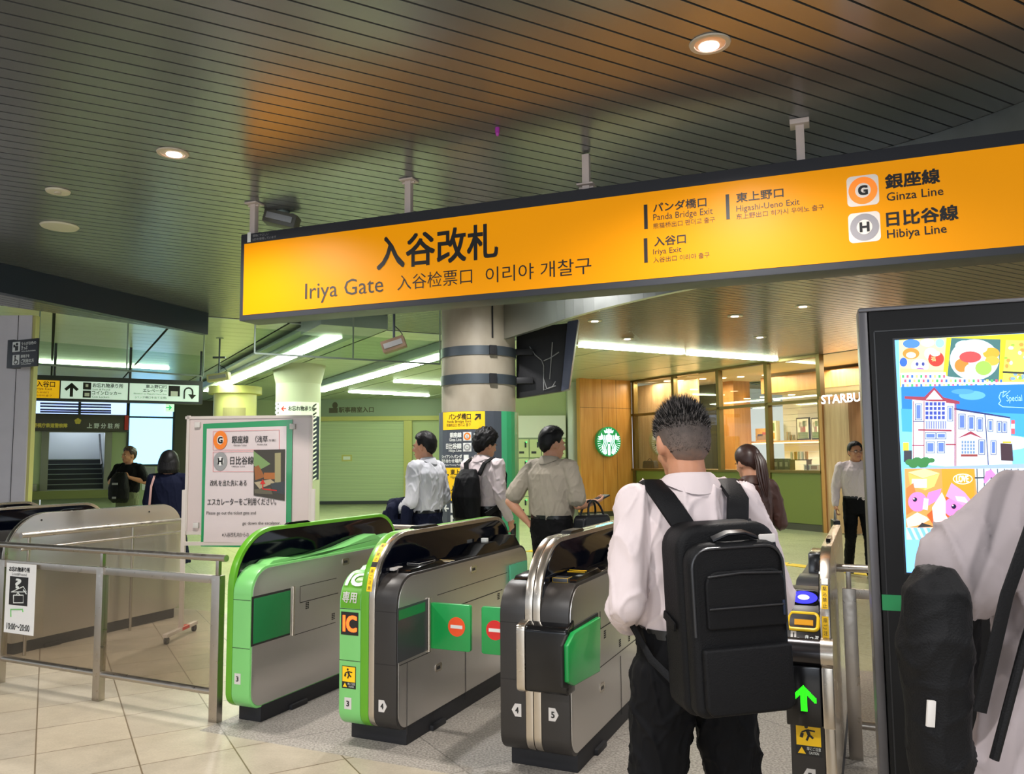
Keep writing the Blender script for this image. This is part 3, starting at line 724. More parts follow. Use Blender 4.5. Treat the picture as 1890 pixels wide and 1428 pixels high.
def fitting(pts, z, w, lab, n, drop=0.12, body=True, grp='fluorescent light fittings'):
    """fluorescent fitting from pixel pts[0] to pts[1] on height z; n tubes end to end"""
    a, b = hz(*pts[0], z), hz(*pts[1], z)
    t = thing('fluorescent_fitting', lab, 'ceiling light', a, 0, grp); d = (b - a)
    if body:
        mb = MB(); mb.beam(a - d * 0.04 + Vector((0, 0, 0.08)), b + d * 0.02 + Vector((0, 0, 0.08)), w * 2.2, 0.14, 'fitting_grey'); mb.build('housing', None, t, bevel=0.005)
    for k in range(n):
        p = a + d * ((k + 0.03) / n); q2 = a + d * ((k + 0.97) / n)
        mb = MB(); mb.beam(p, q2, w, 0.03, 'tube_light'); mb.build('tube', None, t)
    return t
fitting([(618, 620), (385, 722)], 3.3, 0.26, 'long bright twin tube light nearest, running above the whiteboard', 5)
fitting([(830, 652), (588, 722)], 3.34, 0.3, 'long bright tube light running behind the round column toward the shutter', 5)
fitting([(1065, 638), (1436, 665)], ZC - 0.02, 0.14, 'long thin light strip across the ceiling right of the column', 2, body=False)
fitting([(725, 704), (830, 710)], ZC - 0.02, 0.12, 'nearer short light strip in far ceiling left of the column', 1, body=False)
fitting([(640, 723), (795, 731)], ZC - 0.02, 0.12, 'farther thin light strip in far ceiling, above the shutter', 1, body=False)
fitting([(60, 667), (318, 681)], ZC - 0.02, 0.1, 'thin yellowish light strip across ceiling above the hanging exit board at left', 1, body=False)
# big box end of the near fitting
a, b = hz(640, 600, 3.45), hz(590, 625, 3.45)
mb = MB(); d = (hz(385, 722, 3.3) - hz(618, 620, 3.3)); d.normalize()
p0 = hz(618, 620, 3.3) + Vector((0, 0, 0.1)) - d * 0.9
mb.beam(p0, p0 + d * 1.0, 0.95, 0.2, 'fitting_grey'); mb.beam(p0 + d * 1.0, p0 + d * 8, 0.9, 0.06, 'fitting_grey')
struct(mb.build('trim_7', None, bevel=0.01))

# glass smoke curtains hanging from the ceiling
glassy('clear_glass', (235, 243, 236), 0.1); glassy('shop_glass', (238, 238, 228), 0.15); glassy('acrylic', (228, 222, 214), 0.12, 0.05)
def curtain(p0, p1, drop, lab):
    a, b = hz(*p0, ZC - drop), hz(*p1, ZC - drop)
    t = thing('smoke_curtain', lab, 'glass screen', (a.x, a.y, ZC - drop)); zm = ZC - drop + .15
    mb = MB(); mb.beam(Vector((a.x, a.y, zm)), Vector((b.x, b.y, zm)), 0.012, 0.3, 'clear_glass'); mb.build('pane', None, t, smooth=False)
    mb = MB(); mb.beam(a, b, 0.03, 0.02, 'fitting_grey'); mb.build('bottom_rail', None, t)
    n = max(2, int((b - a).length / 1.3))
    for k in range(n + 1):
        q2 = a.lerp(b, k / n); mb = MB(); mb.cyl(q2, (q2.x, q2.y, ZC), 0.01, 8, 'fitting_grey'); mb.build('hanger_rod', None, t)
curtain((70, 672), (375, 694), 0.75, 'glass smoke curtain with thin rail above the hanging exit board')
curtain((470, 652), (812, 672), 0.75, 'glass smoke curtain with thin rail crossing in front of the long tube lights')

# ---------------------------------------------------------------- big yellow hanging sign
SG = Plane((-2.05, 6.02), (4.80, -1.87))
TL = SG.st(445, 432); BL = SG.st(445, 592); TRr = SG.st(1890, 238)
SLEN = TRr[0] - TL[0] + 0.6; sx = TL[0]; zt, zb = 3.225, 2.555
glow('sign_yellow', (255, 163, 0), 0.5); MATS['sign_yellow'].node_tree.nodes['Principled BSDF'].inputs['Specular IOR Level'].default_value = 0.2
MATS['sign_yellow'].node_tree.nodes['Principled BSDF'].inputs['Base Color'].default_value = lin((190, 120, 0))
t = thing('hanging_gate_sign', 'long yellow illuminated sign reading Iriya Gate hung from ceiling on white posts', 'sign', SG.to3(sx + SLEN / 2, zb))
mb = MB(); mb.srect(SG, sx, zb, sx + SLEN, zt, 'charcoal', -0.22, 0.0); hb = mb.build('case', None, t, bevel=0.006)
mb = MB(); y0 = SG.st(456, 450)[1]; y1 = SG.st(455, 581)[1]
mb.srect(SG, sx + 0.035, y1, sx + SLEN - 0.03, y0, 'sign_yellow', 0, 0.003); fp = mb.build('face', None, t, smooth=False)
mb = MB(); B = 'print_black'
write(mb, SG, '入谷改札', 697, 919, 425, 487, B, 0.006, 0.012)
write(mb, SG, 'Iriya Gate', 564, 708, 516, 555, B, 0.006, 0.0)
write(mb, SG, '入谷检票口', 734, 872, 501, 530, B, 0.006)
write(mb, SG, '이리야 개찰구', 897, 1092, 484, 514, B, 0.006)
for x0, y0_, y1_ in ((1189, 378, 423), (1189, 440, 485), (1340, 359, 405)): mb.rect(SG, x0, y0_, x0 + 6.5, y1_, B, 0.003, 0.006)
for s_, x0, x1, ya, yb, bo in (('パンダ橋口', 1206, 1304, 370, 387, .012), ('Panda Bridge Exit', 1206, 1316, 389.5, 405, .0), ('熊猫桥出口 팬더교 출구', 1206, 1320, 406, 416.5, 0), ('入谷口', 1208, 1266, 435, 452, .012), ('Iriya Exit', 1206, 1258, 457.5, 470.5, 0), ('入谷出口 이리야 출구', 1206, 1310, 470, 480.5, 0),
    ('東上野口', 1359, 1446, 352, 369, .012), ('Higashi-Ueno Exit', 1359, 1476, 373.5, 388, 0), ('东上野出口 히가시 우에노 출구', 1359, 1521, 386, 396.5, 0), ('銀座線', 1634, 1734, 317, 343.5, .02), ('Ginza Line', 1636, 1741, 350.5, 366, .006), ('日比谷線', 1636, 1768, 385, 412, .02), ('Hibiya Line', 1637, 1747, 419.5, 440, .006)):
    write(mb, SG, s_, x0, x1, ya, yb, B, 0.006, bo)
mb.build('lettering', None, fp, smooth=False)
glow('icon_white', (215, 205, 195), 0.35); glow('icon_orange', (240, 130, 40), 0.6); glow('icon_grey', (150, 146, 150), 0.25)
for (x0, y0_, x1, y1_, cc, L) in ((1563, 324, 1622, 380, 'icon_orange', 'G'), (1566, 392, 1625, 447, 'icon_grey', 'H')):
    mb = MB(); mb.rect(SG, x0, y0_, x1, y1_, 'icon_white', 0.003, 0.005, rad=0.025); xm, ym = (x0 + x1) / 2, (y0_ + y1_) / 2
    mb.disc(SG, xm, ym, 27, 25, cc, 0.005, 0.007); mb.disc(SG, xm, ym, 14.5, 13.5, 'icon_white', 0.007, 0.009); write(mb, SG, L, xm - 8, xm + 8, ym - 8, ym + 8, B, 0.011, 0.04)
    mb.build('line_symbol', None, fp, smooth=False)
mb = MB(); mb.rect(SG, 457, 429, 463, 447, 'print_white', 0, 0.003); write(mb, SG, '環境にやさしい', 467, 496, 431, 436, 'print_grey', 0.003); write(mb, SG, 'LEDを使用しています', 467, 510, 437, 442, 'print_grey', 0.003)
mb.build('small_print', None, hb, smooth=False)
mat('post_pink', (205, 190, 182), 0.45)
for px in (452, 741, 1075, 1482):
    s_ = SG.st(px, 390)[0]; pl = px > 900
    mb = MB(); mb.srect(SG, s_ - 0.024, zt - 0.03 if False else zt, s_ + 0.024, ZC - 0.012, 'post_pink', -0.13, -0.085); 
    zc_ = ZC - 0.012 if not pl or px > 1400 else zt + 0.05
    mb.srect(SG, s_ - 0.055, zc_ - (0.02 if px > 1400 else 0), s_ + 0.055, zc_ + 0.011 - (0.0 if px > 1400 else 0), 'post_pink', -0.16, -0.055)
    mb.cyl(SG.to3(s_ - 0.05, zc_ - 0.01, -0.1), SG.to3(s_ + 0.05, zc_ - 0.01, -0.1), 0.007, 8, 'band_grey')
    mb.build('hanger_post', None, t, bevel=0.003)

# devices hung from the ceiling
def hung_box(px, py, pw, ph, Y, tilt, lab, col, name='ceiling_camera', yaw=0.0, rod=True):
    c = hy(px, py, Y); w = pw / F * Y; h = ph / F * Y
    t = thing(name, lab, 'camera' if 'camera' in name else 'display', c, 0)
    M = Matrix.Translation(c) @ Matrix.Rotation(yaw, 4, 'Z') @ Matrix.Rotation(tilt, 4, 'Y')
    mb = MB(); mb.cbox((0, 0, 0), (w, 0.14, h), col, M); mb.build('casing', None, t, bevel=0.01)
    mb = MB(); mb.cbox((0, -0.075, 0), (w * 0.8, 0.02, h * 0.45), 'print_grey', M); mb.build('front_strip', None, t, bevel=0.003)
    if rod:
        mb = MB(); mb.cyl(c + Vector((0, 0, h * 0.3)), (c.x, c.y, ZC), 0.014, 10, 'band_grey'); mb.cyl((c.x, c.y, ZC - 0.012), (c.x, c.y, ZC), 0.06, 20, 'fitting_grey')
        mb.cbox((c.x, c.y, (c.z + ZC) / 2), (0.2, 0.05, 0.03), 'band_grey'); mb.build('hanger', None, t)
        mb = MB(); mb.tube([c + Vector((w * .1, 0, h * .4)), c + Vector((w * .35, 0.02, h * .9)), c + Vector((w * .2, 0.02, h * 1.3)), c + Vector((0.01, 0, h * 1.6))], 0.006, 6, 'paint_black'); mb.build('cable', None, t)
hung_box(727, 636, 44, 22, 8.6, R(-18), 'brown box camera on hanging bracket left of the round column', mat('camera_brown', (128, 104, 82), 0.5))
hung_box(404, 696, 40, 14, 13.0, R(-8), 'slim cream box camera on bent cable above the whiteboard', mat('camera_cream', (190, 184, 130), 0.5))
hung_box(520, 406, 62, 26, 6.35, R(14), 'tilted slim device on ceiling rod peeking above left end of yellow sign', mat('device_olive', (88, 86, 74), 0.5), 'hanging_display')

# dark monitor seen from behind, beside the round column
mat('monitor_black', (16, 15, 18), 0.5); mat('monitor_edge', (70, 76, 100), 0.4)
Y = 9.2; a = hy(952, 740, Y); 
t = thing('hanging_monitor', 'large dark monitor seen from behind with loose cables, bracketed to round column', 'monitor', (c1.x + R1 + 0.02, c1.y, 2.2))
mp_ = Plane((hy(953, 700, 9.1).x, 9.1), (0.66, -0.12))
mb = MB(); P = [(953, 606), (1048, 596), (1036, 722), (953, 735)]
S = mp_; mb.prism([S.st(*p) for p in P], S.to3, -0.1, 0.0, 'monitor_black'); mb.build('back_shell', None, t, bevel=0.008)
mb = MB(); mb.prism([S.st(*p) for p in ((1048, 594), (1068, 590), (1050, 718), (1036, 722))], S.to3, -0.12, 0.03, 'monitor_edge'); mb.build('side_bezel', None, t, bevel=0.005)
mb = MB()
for y in (652, 704): mb.cbox((c1.x + R1 + 0.09, c1.y, S.st(960, y)[1]), (0.22, 0.08, 0.07), 'monitor_black')
mb.build('wall_bracket', None, t, bevel=0.005)
mb = MB()
for P in ([(978, 640), (988, 655), (1000, 665), (1004, 675), (1004, 720), (1014, 716), (1026, 712)], [(1032, 650), (1018, 660), (1004, 666)], [(1004, 700), (1010, 718), (1020, 714), (1026, 704)], [(1020, 632), (1018, 662), (1015, 700)]):
    mb.tube([S.to3(*S.st(*p), 0.02 + 0.01 * (i % 2)) for i, p in enumerate(P)], 0.006, 6, 'print_grey')
mb.build('cable', None, t)

# ================================================================ TICKET GATES
GL = 1.75
TB, TA = 0.885, 1.09                              # body top, arch top
def body_poly(inset=0.0, top=TB, rf=0.15):
    i = inset
    return roundpoly([(i, 0.085 + i), (GL - i, 0.085 + i), (GL - i, top - i), (i, top - i)], [0.09 - i * .5, 0.07, 0.13, rf - i * .5], 8)
def arch_poly(inset=0.0, z0=0.085):
    i = inset
    return roundpoly([(i, z0 + i), (GL - i, z0 + i), (GL - i, TA - i), (i, TA - i)], [0.09, 0.07, 0.24, 0.33 - i], 14)
def gx(p, q, d): return Vector((d, p, q))         # gate profile (y, z) at x = d
class Front:
    """front skin of a gate in its own axes: a across, b up the face and over the rounded top"""
    def __init__(s, r, zc): s.r, s.zc = r, zc
    def to3(s, a, b, d=0.0):
        if b < s.zc: return Vector((a, -d, b))
        th = (b - s.zc) / s.r
        return Vector((a, s.r - (s.r + d) * math.cos(th), s.zc + (s.r + d) * math.sin(th)))
FB = Front(0.15, TB - 0.15); FA = Front(0.33, TA - 0.33)
def srect_l(mb, S, a0, b0, a1, b1, m, d0=0.0, d1=0.002, k=8):
    for i in range(k):
        q0 = b0 + (b1 - b0) * i / k; q1 = b0 + (b1 - b0) * (i + 1) / k
        mb.prism([(a0, q0), (a1, q0), (a1, q1), (a0, q1)], S.to3, d0, d1, m)
def num_tag(parent, a, b, n, dirn):
    mb = MB(); w = 0.022; h = 0.03
    P = [(a - w, b - h), (a + w, b - h), (a + w, b + h), (a - w, b + h)]
    if dirn > 0: P = [(a - w, b - h), (a + w * .5, b - h), (a + w * 1.3, b), (a + w * .5, b + h), (a - w, b + h)]
    if dirn < 0: P = [(a - w * .5, b - h), (a + w, b - h), (a + w, b + h), (a - w * .5, b + h), (a - w * 1.3, b)]
    mb.prism(P, FB.to3, 0.0, 0.002, 'tag_grey'); swrite(mb, FB, n, a - 0.008, a + 0.008, b - 0.014, b + 0.014, 'print_black', 0.0035, 0.02)
    mb.build('number_tag', None, parent, smooth=False, world=False)
def caution(parent, S, a, b, w=0.075):
    mb = MB(); h = w * 1.32
    srect_l(mb, S, a - w / 2, b - h / 2, a + w / 2, b + h / 2, 'print_black', 0, 0.0015, 1); mb.prism([(a - w * .46, b - h * .2), (a + w * .46, b - h * .2), (a + w * .46, b + h * .47), (a - w * .46, b + h * .47)], S.to3, 0.0015, 0.0025, 'yellow_print')
    B = 'print_black'; c = b + h * 0.14; k = w * 0.5
    def L(p, q, t): 
        d = Vector((q[0] - p[0], q[1] - p[1])); n = Vector((-d.y, d.x)).normalized() * t
        mb.prism([(a + (p[0] + n.x) * k, c + (p[1] + n.y) * k), (a + (q[0] + n.x) * k, c + (q[1] + n.y) * k), (a + (q[0] - n.x) * k, c + (q[1] - n.y) * k), (a + (p[0] - n.x) * k, c + (p[1] - n.y) * k)], S.to3, 0.0025, 0.0035, B)
    L((-.1, .35), (.05, -.05), .13); L((.05, -.05), (-.15, -.5), .08); L((.05, -.05), (.35, -.3), .08); L((-.1, .3), (-.5, .1), .06); L((0, .3), (.5, .25), .06); L((-.45, .05), (-.55, -.3), .12)
    mb.prism([(a + k * (-.15 + .14 * math.cos(t * PI / 5)), c + k * (.55 + .14 * math.sin(t * PI / 5))) for t in range(10)], S.to3, 0.0025, 0.0035, B)
    mb.prism([(a - w * .42, b - h * .44), (a - w * .12, b - h * .44), (a - w * .27, b - h * .25)], S.to3, 0.0025, 0.0035, 'yellow_print')
    swrite(mb, S, '頭上に注意' if False else '扉にご注意', a - w * .08, a + w * .44, b - h * .33, b - h * .23, 'print_white', 0.0025); swrite(mb, S, 'CAUTION', a, a + w * .36, b - h * .44, b - h * .36, 'print_white', 0.0025)
    mb.build('caution_sticker', None, parent, smooth=False, world=False)
def gate(label, corner, layers, group='ticket gates', plate=None):
    """corner: ground point of the right front corner; layers: list of (kind, x0, x1, colour)"""
    t = thing('ticket_gate', label, 'ticket gate', corner, -A, group)
    xs = [l[1] for l in layers] + [l[2] for l in layers]; xa, xb = min(xs), max(xs)
    for kind, x0, x1, col in layers:
        if kind == 'body':
            mb = MB(); mb.prism(body_poly(), gx, x0, x1, col)
            o = mb.build('housing', None, t, world=False, bevel=0.006)
            mb = MB()
            for z in (0.70, 0.43): mb.box((x0 + 0.002, -0.0012, z), (x1 - 0.002, 0.02, z + 0.003), 'seam')
            mb.build('seam_line', None, o, smooth=False, world=False)
        else:
            mb = MB(); mb.prism(arch_poly(), gx, x0, x1, col); mb.build('arch_rim', None, t, world=False, bevel=0.006)
    ax = [l for l in layers if l[0] == 'arch']; ax0, ax1 = min(l[1] for l in ax), max(l[2] for l in ax)
    for sgn, x in ((-1, ax0), (1, ax1)):
        if (sgn < 0 and ax0 <= xa + 0.001) or (sgn > 0 and ax1 >= xb - 0.001):
            continue
        P = [p for p in arch_poly(0.022)]
        mb = MB(); mb.prism(P, gx, x - 0.002 * sgn, x + 0.005 * sgn, 'black_glass'); mb.build('glass_panel', None, t, world=False, bevel=0.002)
    mb = MB(); mb.box((xa + 0.012, 0.1, 0), (xb - 0.0, GL - 0.06, 0.1), 'rubber'); mb.box((xa + 0.02, 0.35, 0), (xb + 0.02, 0.5, 0.03), 'rubber'); mb.build('plinth', None, t, world=False, bevel=0.006)
    # black sensor hump on the arch top
    mb = MB(); P = roundpoly([(0.46, TA - 0.004), (0.72, TA - 0.004), (0.68, TA + 0.014), (0.50, TA + 0.014)], [0, 0, .01, .01], 4); mb.prism(P, gx, ax0 + 0.012, ax1 - 0.012, 'black_gloss'); mb.build('sensor', None, t, world=False)
    return t, ax0, ax1
def side_panel(t, x, sgn=1):
    mb = MB(); mb.prism(body_poly(0.014), gx, x - 0.003 * sgn, x + 0.004 * sgn, 'brushed_steel'); return mb.build('side_panel', None, t, world=False, bevel=0.001)
def deck(t, x0, x1, prof, col, name='deck', lip=0.0):
    mb = MB(); mb.prism(prof, gx, x0 + 0.012, x1 - 0.012, col); return mb.build(name, None, t, world=False, bevel=0.006)
def side_lines(parent, S, lines):
    mb = MB()
    for p, q_, w in lines:
        a = S.to3(*S.st(*p), 0.0045); b = S.to3(*S.st(*q_), 0.0045); b.z = a.z if abs(p[0] - q_[0]) > abs(p[1] - q_[1]) * 0.3 else b.z
        if a.z != b.z: b = Vector((a.x, a.y, b.z))
        mb.beam(a, b, 0.002, 0.0035 * w, 'seam') if a.z == b.z else mb.beam(a, b, 0.0035 * w, 0.002, 'seam')
    mb.build('panel_gap', None, parent, smooth=False)
def latch(parent, S, px, py, w=0.075):
    c = S.st(px, py)
    mb = MB(); mb.prism(roundpoly([(c[0] - w / 2, c[1] - .022), (c[0] + w / 2, c[1] - .022), (c[0] + w / 2, c[1] + .022), (c[0] - w / 2, c[1] + .022)], [.012] * 4, 4), S.to3, 0.003, 0.007, 'arch_steel')
    mb.prism([(c[0] - w * .3, c[1] - .008), (c[0] + w * .22, c[1] - .008), (c[0] + w * .22, c[1] + .008), (c[0] - w * .3, c[1] + .008)], S.to3, 0.007, 0.008, 'paint_black'); mb.build('latch', None, parent, bevel=0.0)
def holes(parent, S, spots):
    mb = MB()
    for px, py in spots:
        c = S.st(px, py)
        for i in range(2):
            for j in range(4): mb.prism([(c[0] + i * .018 - .016, c[1] + j * .011 - .02), (c[0] + i * .018 - .002, c[1] + j * .011 - .02), (c[0] + i * .018 - .002, c[1] + j * .011 - .013), (c[0] + i * .018 - .016, c[1] + j * .011 - .013)], S.to3, 0.004, 0.0052, 'seam')
    mb.build('vent_slot', None, parent, smooth=False)
mat('flap_green', (20, 150, 70), 0.35, coat=0.3); mat('flap_dark', (16, 110, 55), 0.45)
mat('disc_red', (215, 40, 35), 0.4); mat('disc_orange', (240, 85, 35), 0.4); mat('recess_grey', (70, 72, 76), 0.35, 0.5)
glow('led_orange', (255, 95, 30), 2.2); glow('led_green', (40, 255, 20), 1.6); glow('pad_blue', (40, 40, 240), 1.2); glow('pad_core', (190, 190, 255), 1.3)
S1, S2s, S3 = Plane(G1c, g), Plane(G2c, g), Plane(G3c, g)
for S_ in (S1, S2s, S3):                          # side faces look along +row
    if S_.n.dot(rw) < 0: S_.n = -S_.n
WIN0, WIN1 = S1.st(499, 1178)[1], S1.st(499, 1097)[1]
w0, w1 = S1.st(466, 1140)[0], S1.st(533, 1130)[0]

# gate 3 / left-most, green
t1, a0, a1 = gate('light green ticket gate with number 3, closest to the steel fence and whiteboard', G1c, [('arch', -0.175, -0.13, 'leaf_green'), ('body', -0.13, 0.0, 'light_green')])
sp = side_panel(t1, 0.0)
mb = MB(); mb.prism([(w0 - .012, WIN0 - .012), (w1 + .008, WIN0 - .012), (w1 + .008, WIN1 + .012), (w0 - .012, WIN1 + .012)], S1.to3, 0.003, 0.006, 'seam'); mb.build('flap_slot', None, sp, smooth=False)
mb = MB(); mb.prism([(w0, WIN0), (w1, WIN0), (w1, WIN1), (w0, WIN1)], S1.to3, 0.005, 0.011, 'flap_dark'); mb.build('flap', None, t1, bevel=0.003)
mb = MB(); mb.cyl(S1.to3(w1 + .03, WIN0 - .02, .008), S1.to3(w1 + .03, WIN1 + .02, .008), 0.011, 12, 'arch_steel'); mb.build('hinge_post', None, t1)
side_lines(sp, S1, [((553, 1082), (620, 1068), 1), ((553, 1112), (623, 1094), 1.3), ((538, 1173), (618, 1148), 1), ((541, 1086), (541, 1172), 1), ((553, 1082), (553, 1112), 1)])
latch(sp, S1, 637, 1036); holes(sp, S1, [(566, 1117), (614, 1137)])
deck(t1, -0.13, 0.0, [(0.14, TB - .01), (0.20, TB + .02), (0.34, TB + .022), (0.42, TB), (0.6, TB - .002), (0.9, TB + .025), (1.2, TB + .075), (1.28, TB + .08), (1.34, TB + .05), (1.55, TB + .06), (1.66, TB - .01)], 'light_green')
num_tag(t1, -0.085, 0.26, '3', 0)
# gates 3 and 4
t2, a0, a1 = gate('middle ticket gate, half green with IC lettering and half black, numbered 3 and 4', G2c, [('body', -0.36, -0.224, 'light_green'), ('arch', -0.224, -0.173, 'leaf_green'), ('arch', -0.173, -0.136, 'arch_steel'), ('body', -0.136, 0.0, 'housing_black')])
sp = side_panel(t2, 0.0); side_panel(t2, -0.36, -1)
mb = MB(); ws0, ws1 = S2s.st(734, 1180)[0], S2s.st(783, 1160)[0]
mb.prism([(ws0 - .01, WIN0 - .012), (ws1 + .02, WIN0 - .012), (ws1 + .02, WIN1 + .012), (ws0 - .01, WIN1 + .012)], S2s.to3, 0.003, 0.006, 'recess_grey'); mb.prism([(ws0, WIN1 - 0.05), (ws1, WIN1 - 0.05), (ws1, WIN1), (ws0, WIN1)], S2s.to3, 0.006, 0.0065, 'flap_dark'); mb.build('flap_slot', None, sp, smooth=False)
hs = S2s.st(790, 1160)[0]
mb = MB(); mb.cyl(S2s.to3(hs - 0.01, WIN0 - .02, .012), S2s.to3(hs - 0.01, WIN1 + .02, .012), 0.012, 12, 'arch_steel'); mb.build('hinge_post', None, t2)
FZ0, FZ1 = WIN0 - 0.005, WIN1 - 0.01
def flap(t, x0, x1, ya, yb, dx, dcol, name='flap'):
    """padded flap across the aisle, local to the gate"""
    P = roundpoly([(x0, FZ0), (x1, FZ0), (x1, FZ1), (x0, FZ1)], [0.012] * 4, 4)
    f = lambda a, b, d: Vector((a, ya + (yb - ya) * (a - x0) / (x1 - x0) + d, b))
    mb = MB(); mb.prism(P, f, 0.0, 0.03, 'flap_green'); o = mb.build(name, None, t, world=False, bevel=0.005)
    mb = MB(); zc_ = (FZ0 + FZ1) / 2 + 0.005; n = 32
    mb.prism([(dx + 0.052 * math.cos(2 * PI * k / n), zc_ + 0.052 * math.sin(2 * PI * k / n)) for k in range(n)], f, -0.0025, 0.001, dcol)
    mb.prism([(dx - .036, zc_ - .009), (dx + .036, zc_ - .009), (dx + .036, zc_ + .009), (dx - .036, zc_ + .009)], f, -0.0035, 0, 'print_white'); mb.build('no_entry_disc', None, o, smooth=False, world=False)
flap(t2, 0.012, 0.262, hs, hs - 0.0, 0.18, 'disc_orange')
side_lines(sp, S2s, [((806, 1098), (935, 1060), 1), ((842, 1118), (926, 1092), 1.5), ((750, 1222), (750, 1355), 1), ((858, 1170), (858, 1290), 1.2), ((736, 1228), (792, 1205), 1)])
latch(sp, S2s, 873, 1050); latch(sp, S2s, 808, 1231); holes(sp, S2s, [(919, 1100), (864, 1156)])
# green rear flap folded flat near the far end
r0, r1 = S2s.st(938, 1070)[0], S2s.st(969, 1060)[0]
mb = MB(); mb.prism([(r0, WIN0 + .06), (r1, WIN0 + .06), (r1, WIN1 + .06), (r0, WIN1 + .06)], S2s.to3, 0.004, 0.02, mat('flap_teal', (70, 160, 120), 0.4)); mb.build('rear_flap', None, t2, bevel=0.004)
deck(t2, -0.36, -0.224, [(0.14, TB - .01), (0.20, TB + .02), (0.34, TB + .022), (0.42, TB), (0.6, TB - .002), (0.9, TB + .025), (1.2, TB + .075), (1.34, TB + .05), (1.66, TB - .01)], 'light_green')
d_ = deck(t2, -0.136, 0.0, [(0.13, TB - .01), (0.17, TB + .018), (0.5, TB + .03), (0.56, TB + .004), (0.95, TB + .004), (1.08, TB + .06), (1.25, TB + .065), (1.3, TB + .03), (1.4, TB + .04), (1.5, TB + .08), (1.56, TB + .08), (1.66, TB - .01)], 'black_gloss')
mb = MB(); mb.box((-0.128, 0.13, TB + .01), (-0.1, 0.22, TB + .024), 'tag_grey'); mb.box((-0.11, 0.28, TB + .024), (-0.03, 0.46, TB + .034), 'black_glass'); mb.box((-0.12, 0.62, TB + .004), (-0.02, 0.63, TB + .006), 'yellow_print'); mb.box((-0.12, 0.67, TB + .004), (-0.02, 0.68, TB + .006), 'yellow_print'); mb.box((-0.10, 1.2, TB + .06), (-0.06, 1.23, TB + .085), 'print_white')
mb.build('card_reader', None, t2, world=False, bevel=0.003)
mb = MB(); srect_l(mb, FB, -0.352, 0.705, -0.228, 0.92, 'leaf_green', 0.0, 0.001, 14); swrite(mb, FB, 'IC', -0.34, -0.236, 0.825, 0.905, 'print_white', 0.006, 0.03); swrite(mb, FB, '専用', -0.34, -0.25, 0.735, 0.79, 'tag_grey', 0.004, 0.01); mb.build('lettering_panel', None, t2, smooth=False, world=False)
mb = MB(); mb.box((-0.348, -0.003, 0.565), (-0.238, 0.01, 0.685), 'print_black'); dp = mb.build('led_display', None, t2, world=False)
mb = MB(); swrite(mb, FB, 'IC', -0.332, -0.248, 0.585, 0.665, 'led_orange', 0.004, 0.03); mb.build('lit_letters', None, dp, smooth=False, world=False)
caution(t2, FB, -0.295, 0.345, 0.088)
num_tag(t2, -0.3, 0.21, '3', 0); num_tag(t2, -0.085, 0.22, '4', 1)
mb = MB(); srect_l(mb, FA, -0.19, 0.80, -0.158, 0.93, 'yellow_print', 0.0, 0.0012, 6); srect_l(mb, FA, -0.19, 0.96, -0.158, 1.09, 'yellow_print', 0.0, 0.0012, 6); srect_l(mb, FA, -0.19, 0.93, -0.158, 0.96, 'print_black', 0.0, 0.0012, 2)
for k, ch in enumerate('意注ご扉'): swrite(mb, FA, ch, -0.183, -0.165, 0.808 + k * .03, 0.828 + k * .03, 'print_black', 0.002)
for k, ch in enumerate('止禁込駆'): swrite(mb, FA, ch, -0.183, -0.165, 0.968 + k * .03, 0.988 + k * .03, 'print_black', 0.002)
mb.build('warning_strip', None, t2, smooth=False, world=False)
# gates 4 and 5
t3, a0, a1 = gate('black ticket gate with twin steel rims, numbered 4 and 5, left of backpack man', G3c, [('body', -0.36, -0.226, 'housing_black'), ('arch', -0.226, -0.1865, 'arch_steel'), ('arch', -0.1845, -0.145, 'arch_steel'), ('body', -0.145, 0.0, 'housing_black')])
sp = side_panel(t3, 0.0); side_panel(t3, -0.36, -1)
flap(t3, -0.372, -0.622, hs, hs, -0.54, 'disc_red')
FS3 = Plane(G3c, rw)
zt_, zb_ = 0.70, 0.395
mb = MB(); P = roundpoly([(-0.06, zb_), (0.05, zb_), (0.05, zt_ + .03), (-0.06, zt_)], [0.03, 0, 0, 0.03], 5)
mb.prism(P, gx, -0.205, 0.012, 'black_gloss'); pod = mb.build('reader_pod', None, t3, world=False, bevel=0.012, seg=3)
mb = MB(); mb.prism(roundpoly([(-0.066, zb_ - .004), (0.05, zb_ - .004), (0.05, zt_ + .034), (-0.066, zt_ + .004)], [0.03, 0, 0, 0.03], 5), gx, -0.245, -0.2, 'arch_steel'); mb.build('pod_rim', None, t3, world=False, bevel=0.008)
mb = MB(); mb.ppoly(S3, [(1036, 1190), (1048, 1166), (1097, 1137), (1096, 1238), (1048, 1264), (1037, 1258)], 'flap_green', 0.01, 0.035); mb.build('flap', None, t3, bevel=0.008, seg=3)
mb = MB(); mb.ppoly(S3, [(1033, 1192), (1046, 1162), (1100, 1130), (1100, 1240), (1046, 1270), (1034, 1268)], 'seam', 0.003, 0.012); mb.build('flap_slot', None, sp, smooth=False)
side_lines(sp, S3, [((1107, 1160), (1156, 1130), 1.5), ((1099, 1237), (1200, 1160), 1), ((1099, 1134), (1099, 1237), 1.2), ((1106, 1128), (1106, 1160), 1), ((1144, 1210), (1144, 1320), 0.8)])
latch(sp, S3, 1110, 1268); holes(sp, S3, [(1115, 1170), (1143, 1186), (1160, 1176)])
d_ = deck(t3, -0.145, 0.0, [(0.13, TB - .01), (0.17, TB + .018), (0.5, TB + .03), (0.56, TB + .004), (0.95, TB + .004), (1.08, TB + .06), (1.3, TB + .065), (1.35, TB + .03), (1.5, TB + .07), (1.66, TB - .01)], 'black_gloss')
mb = MB(); 
for y in (0.33, 0.36): mb.box((-0.125, y, TB + .0255 + (y - .33) * .1), (-0.03, y + 0.008, TB + .0275 + (y - .33) * .1), 'yellow_print')
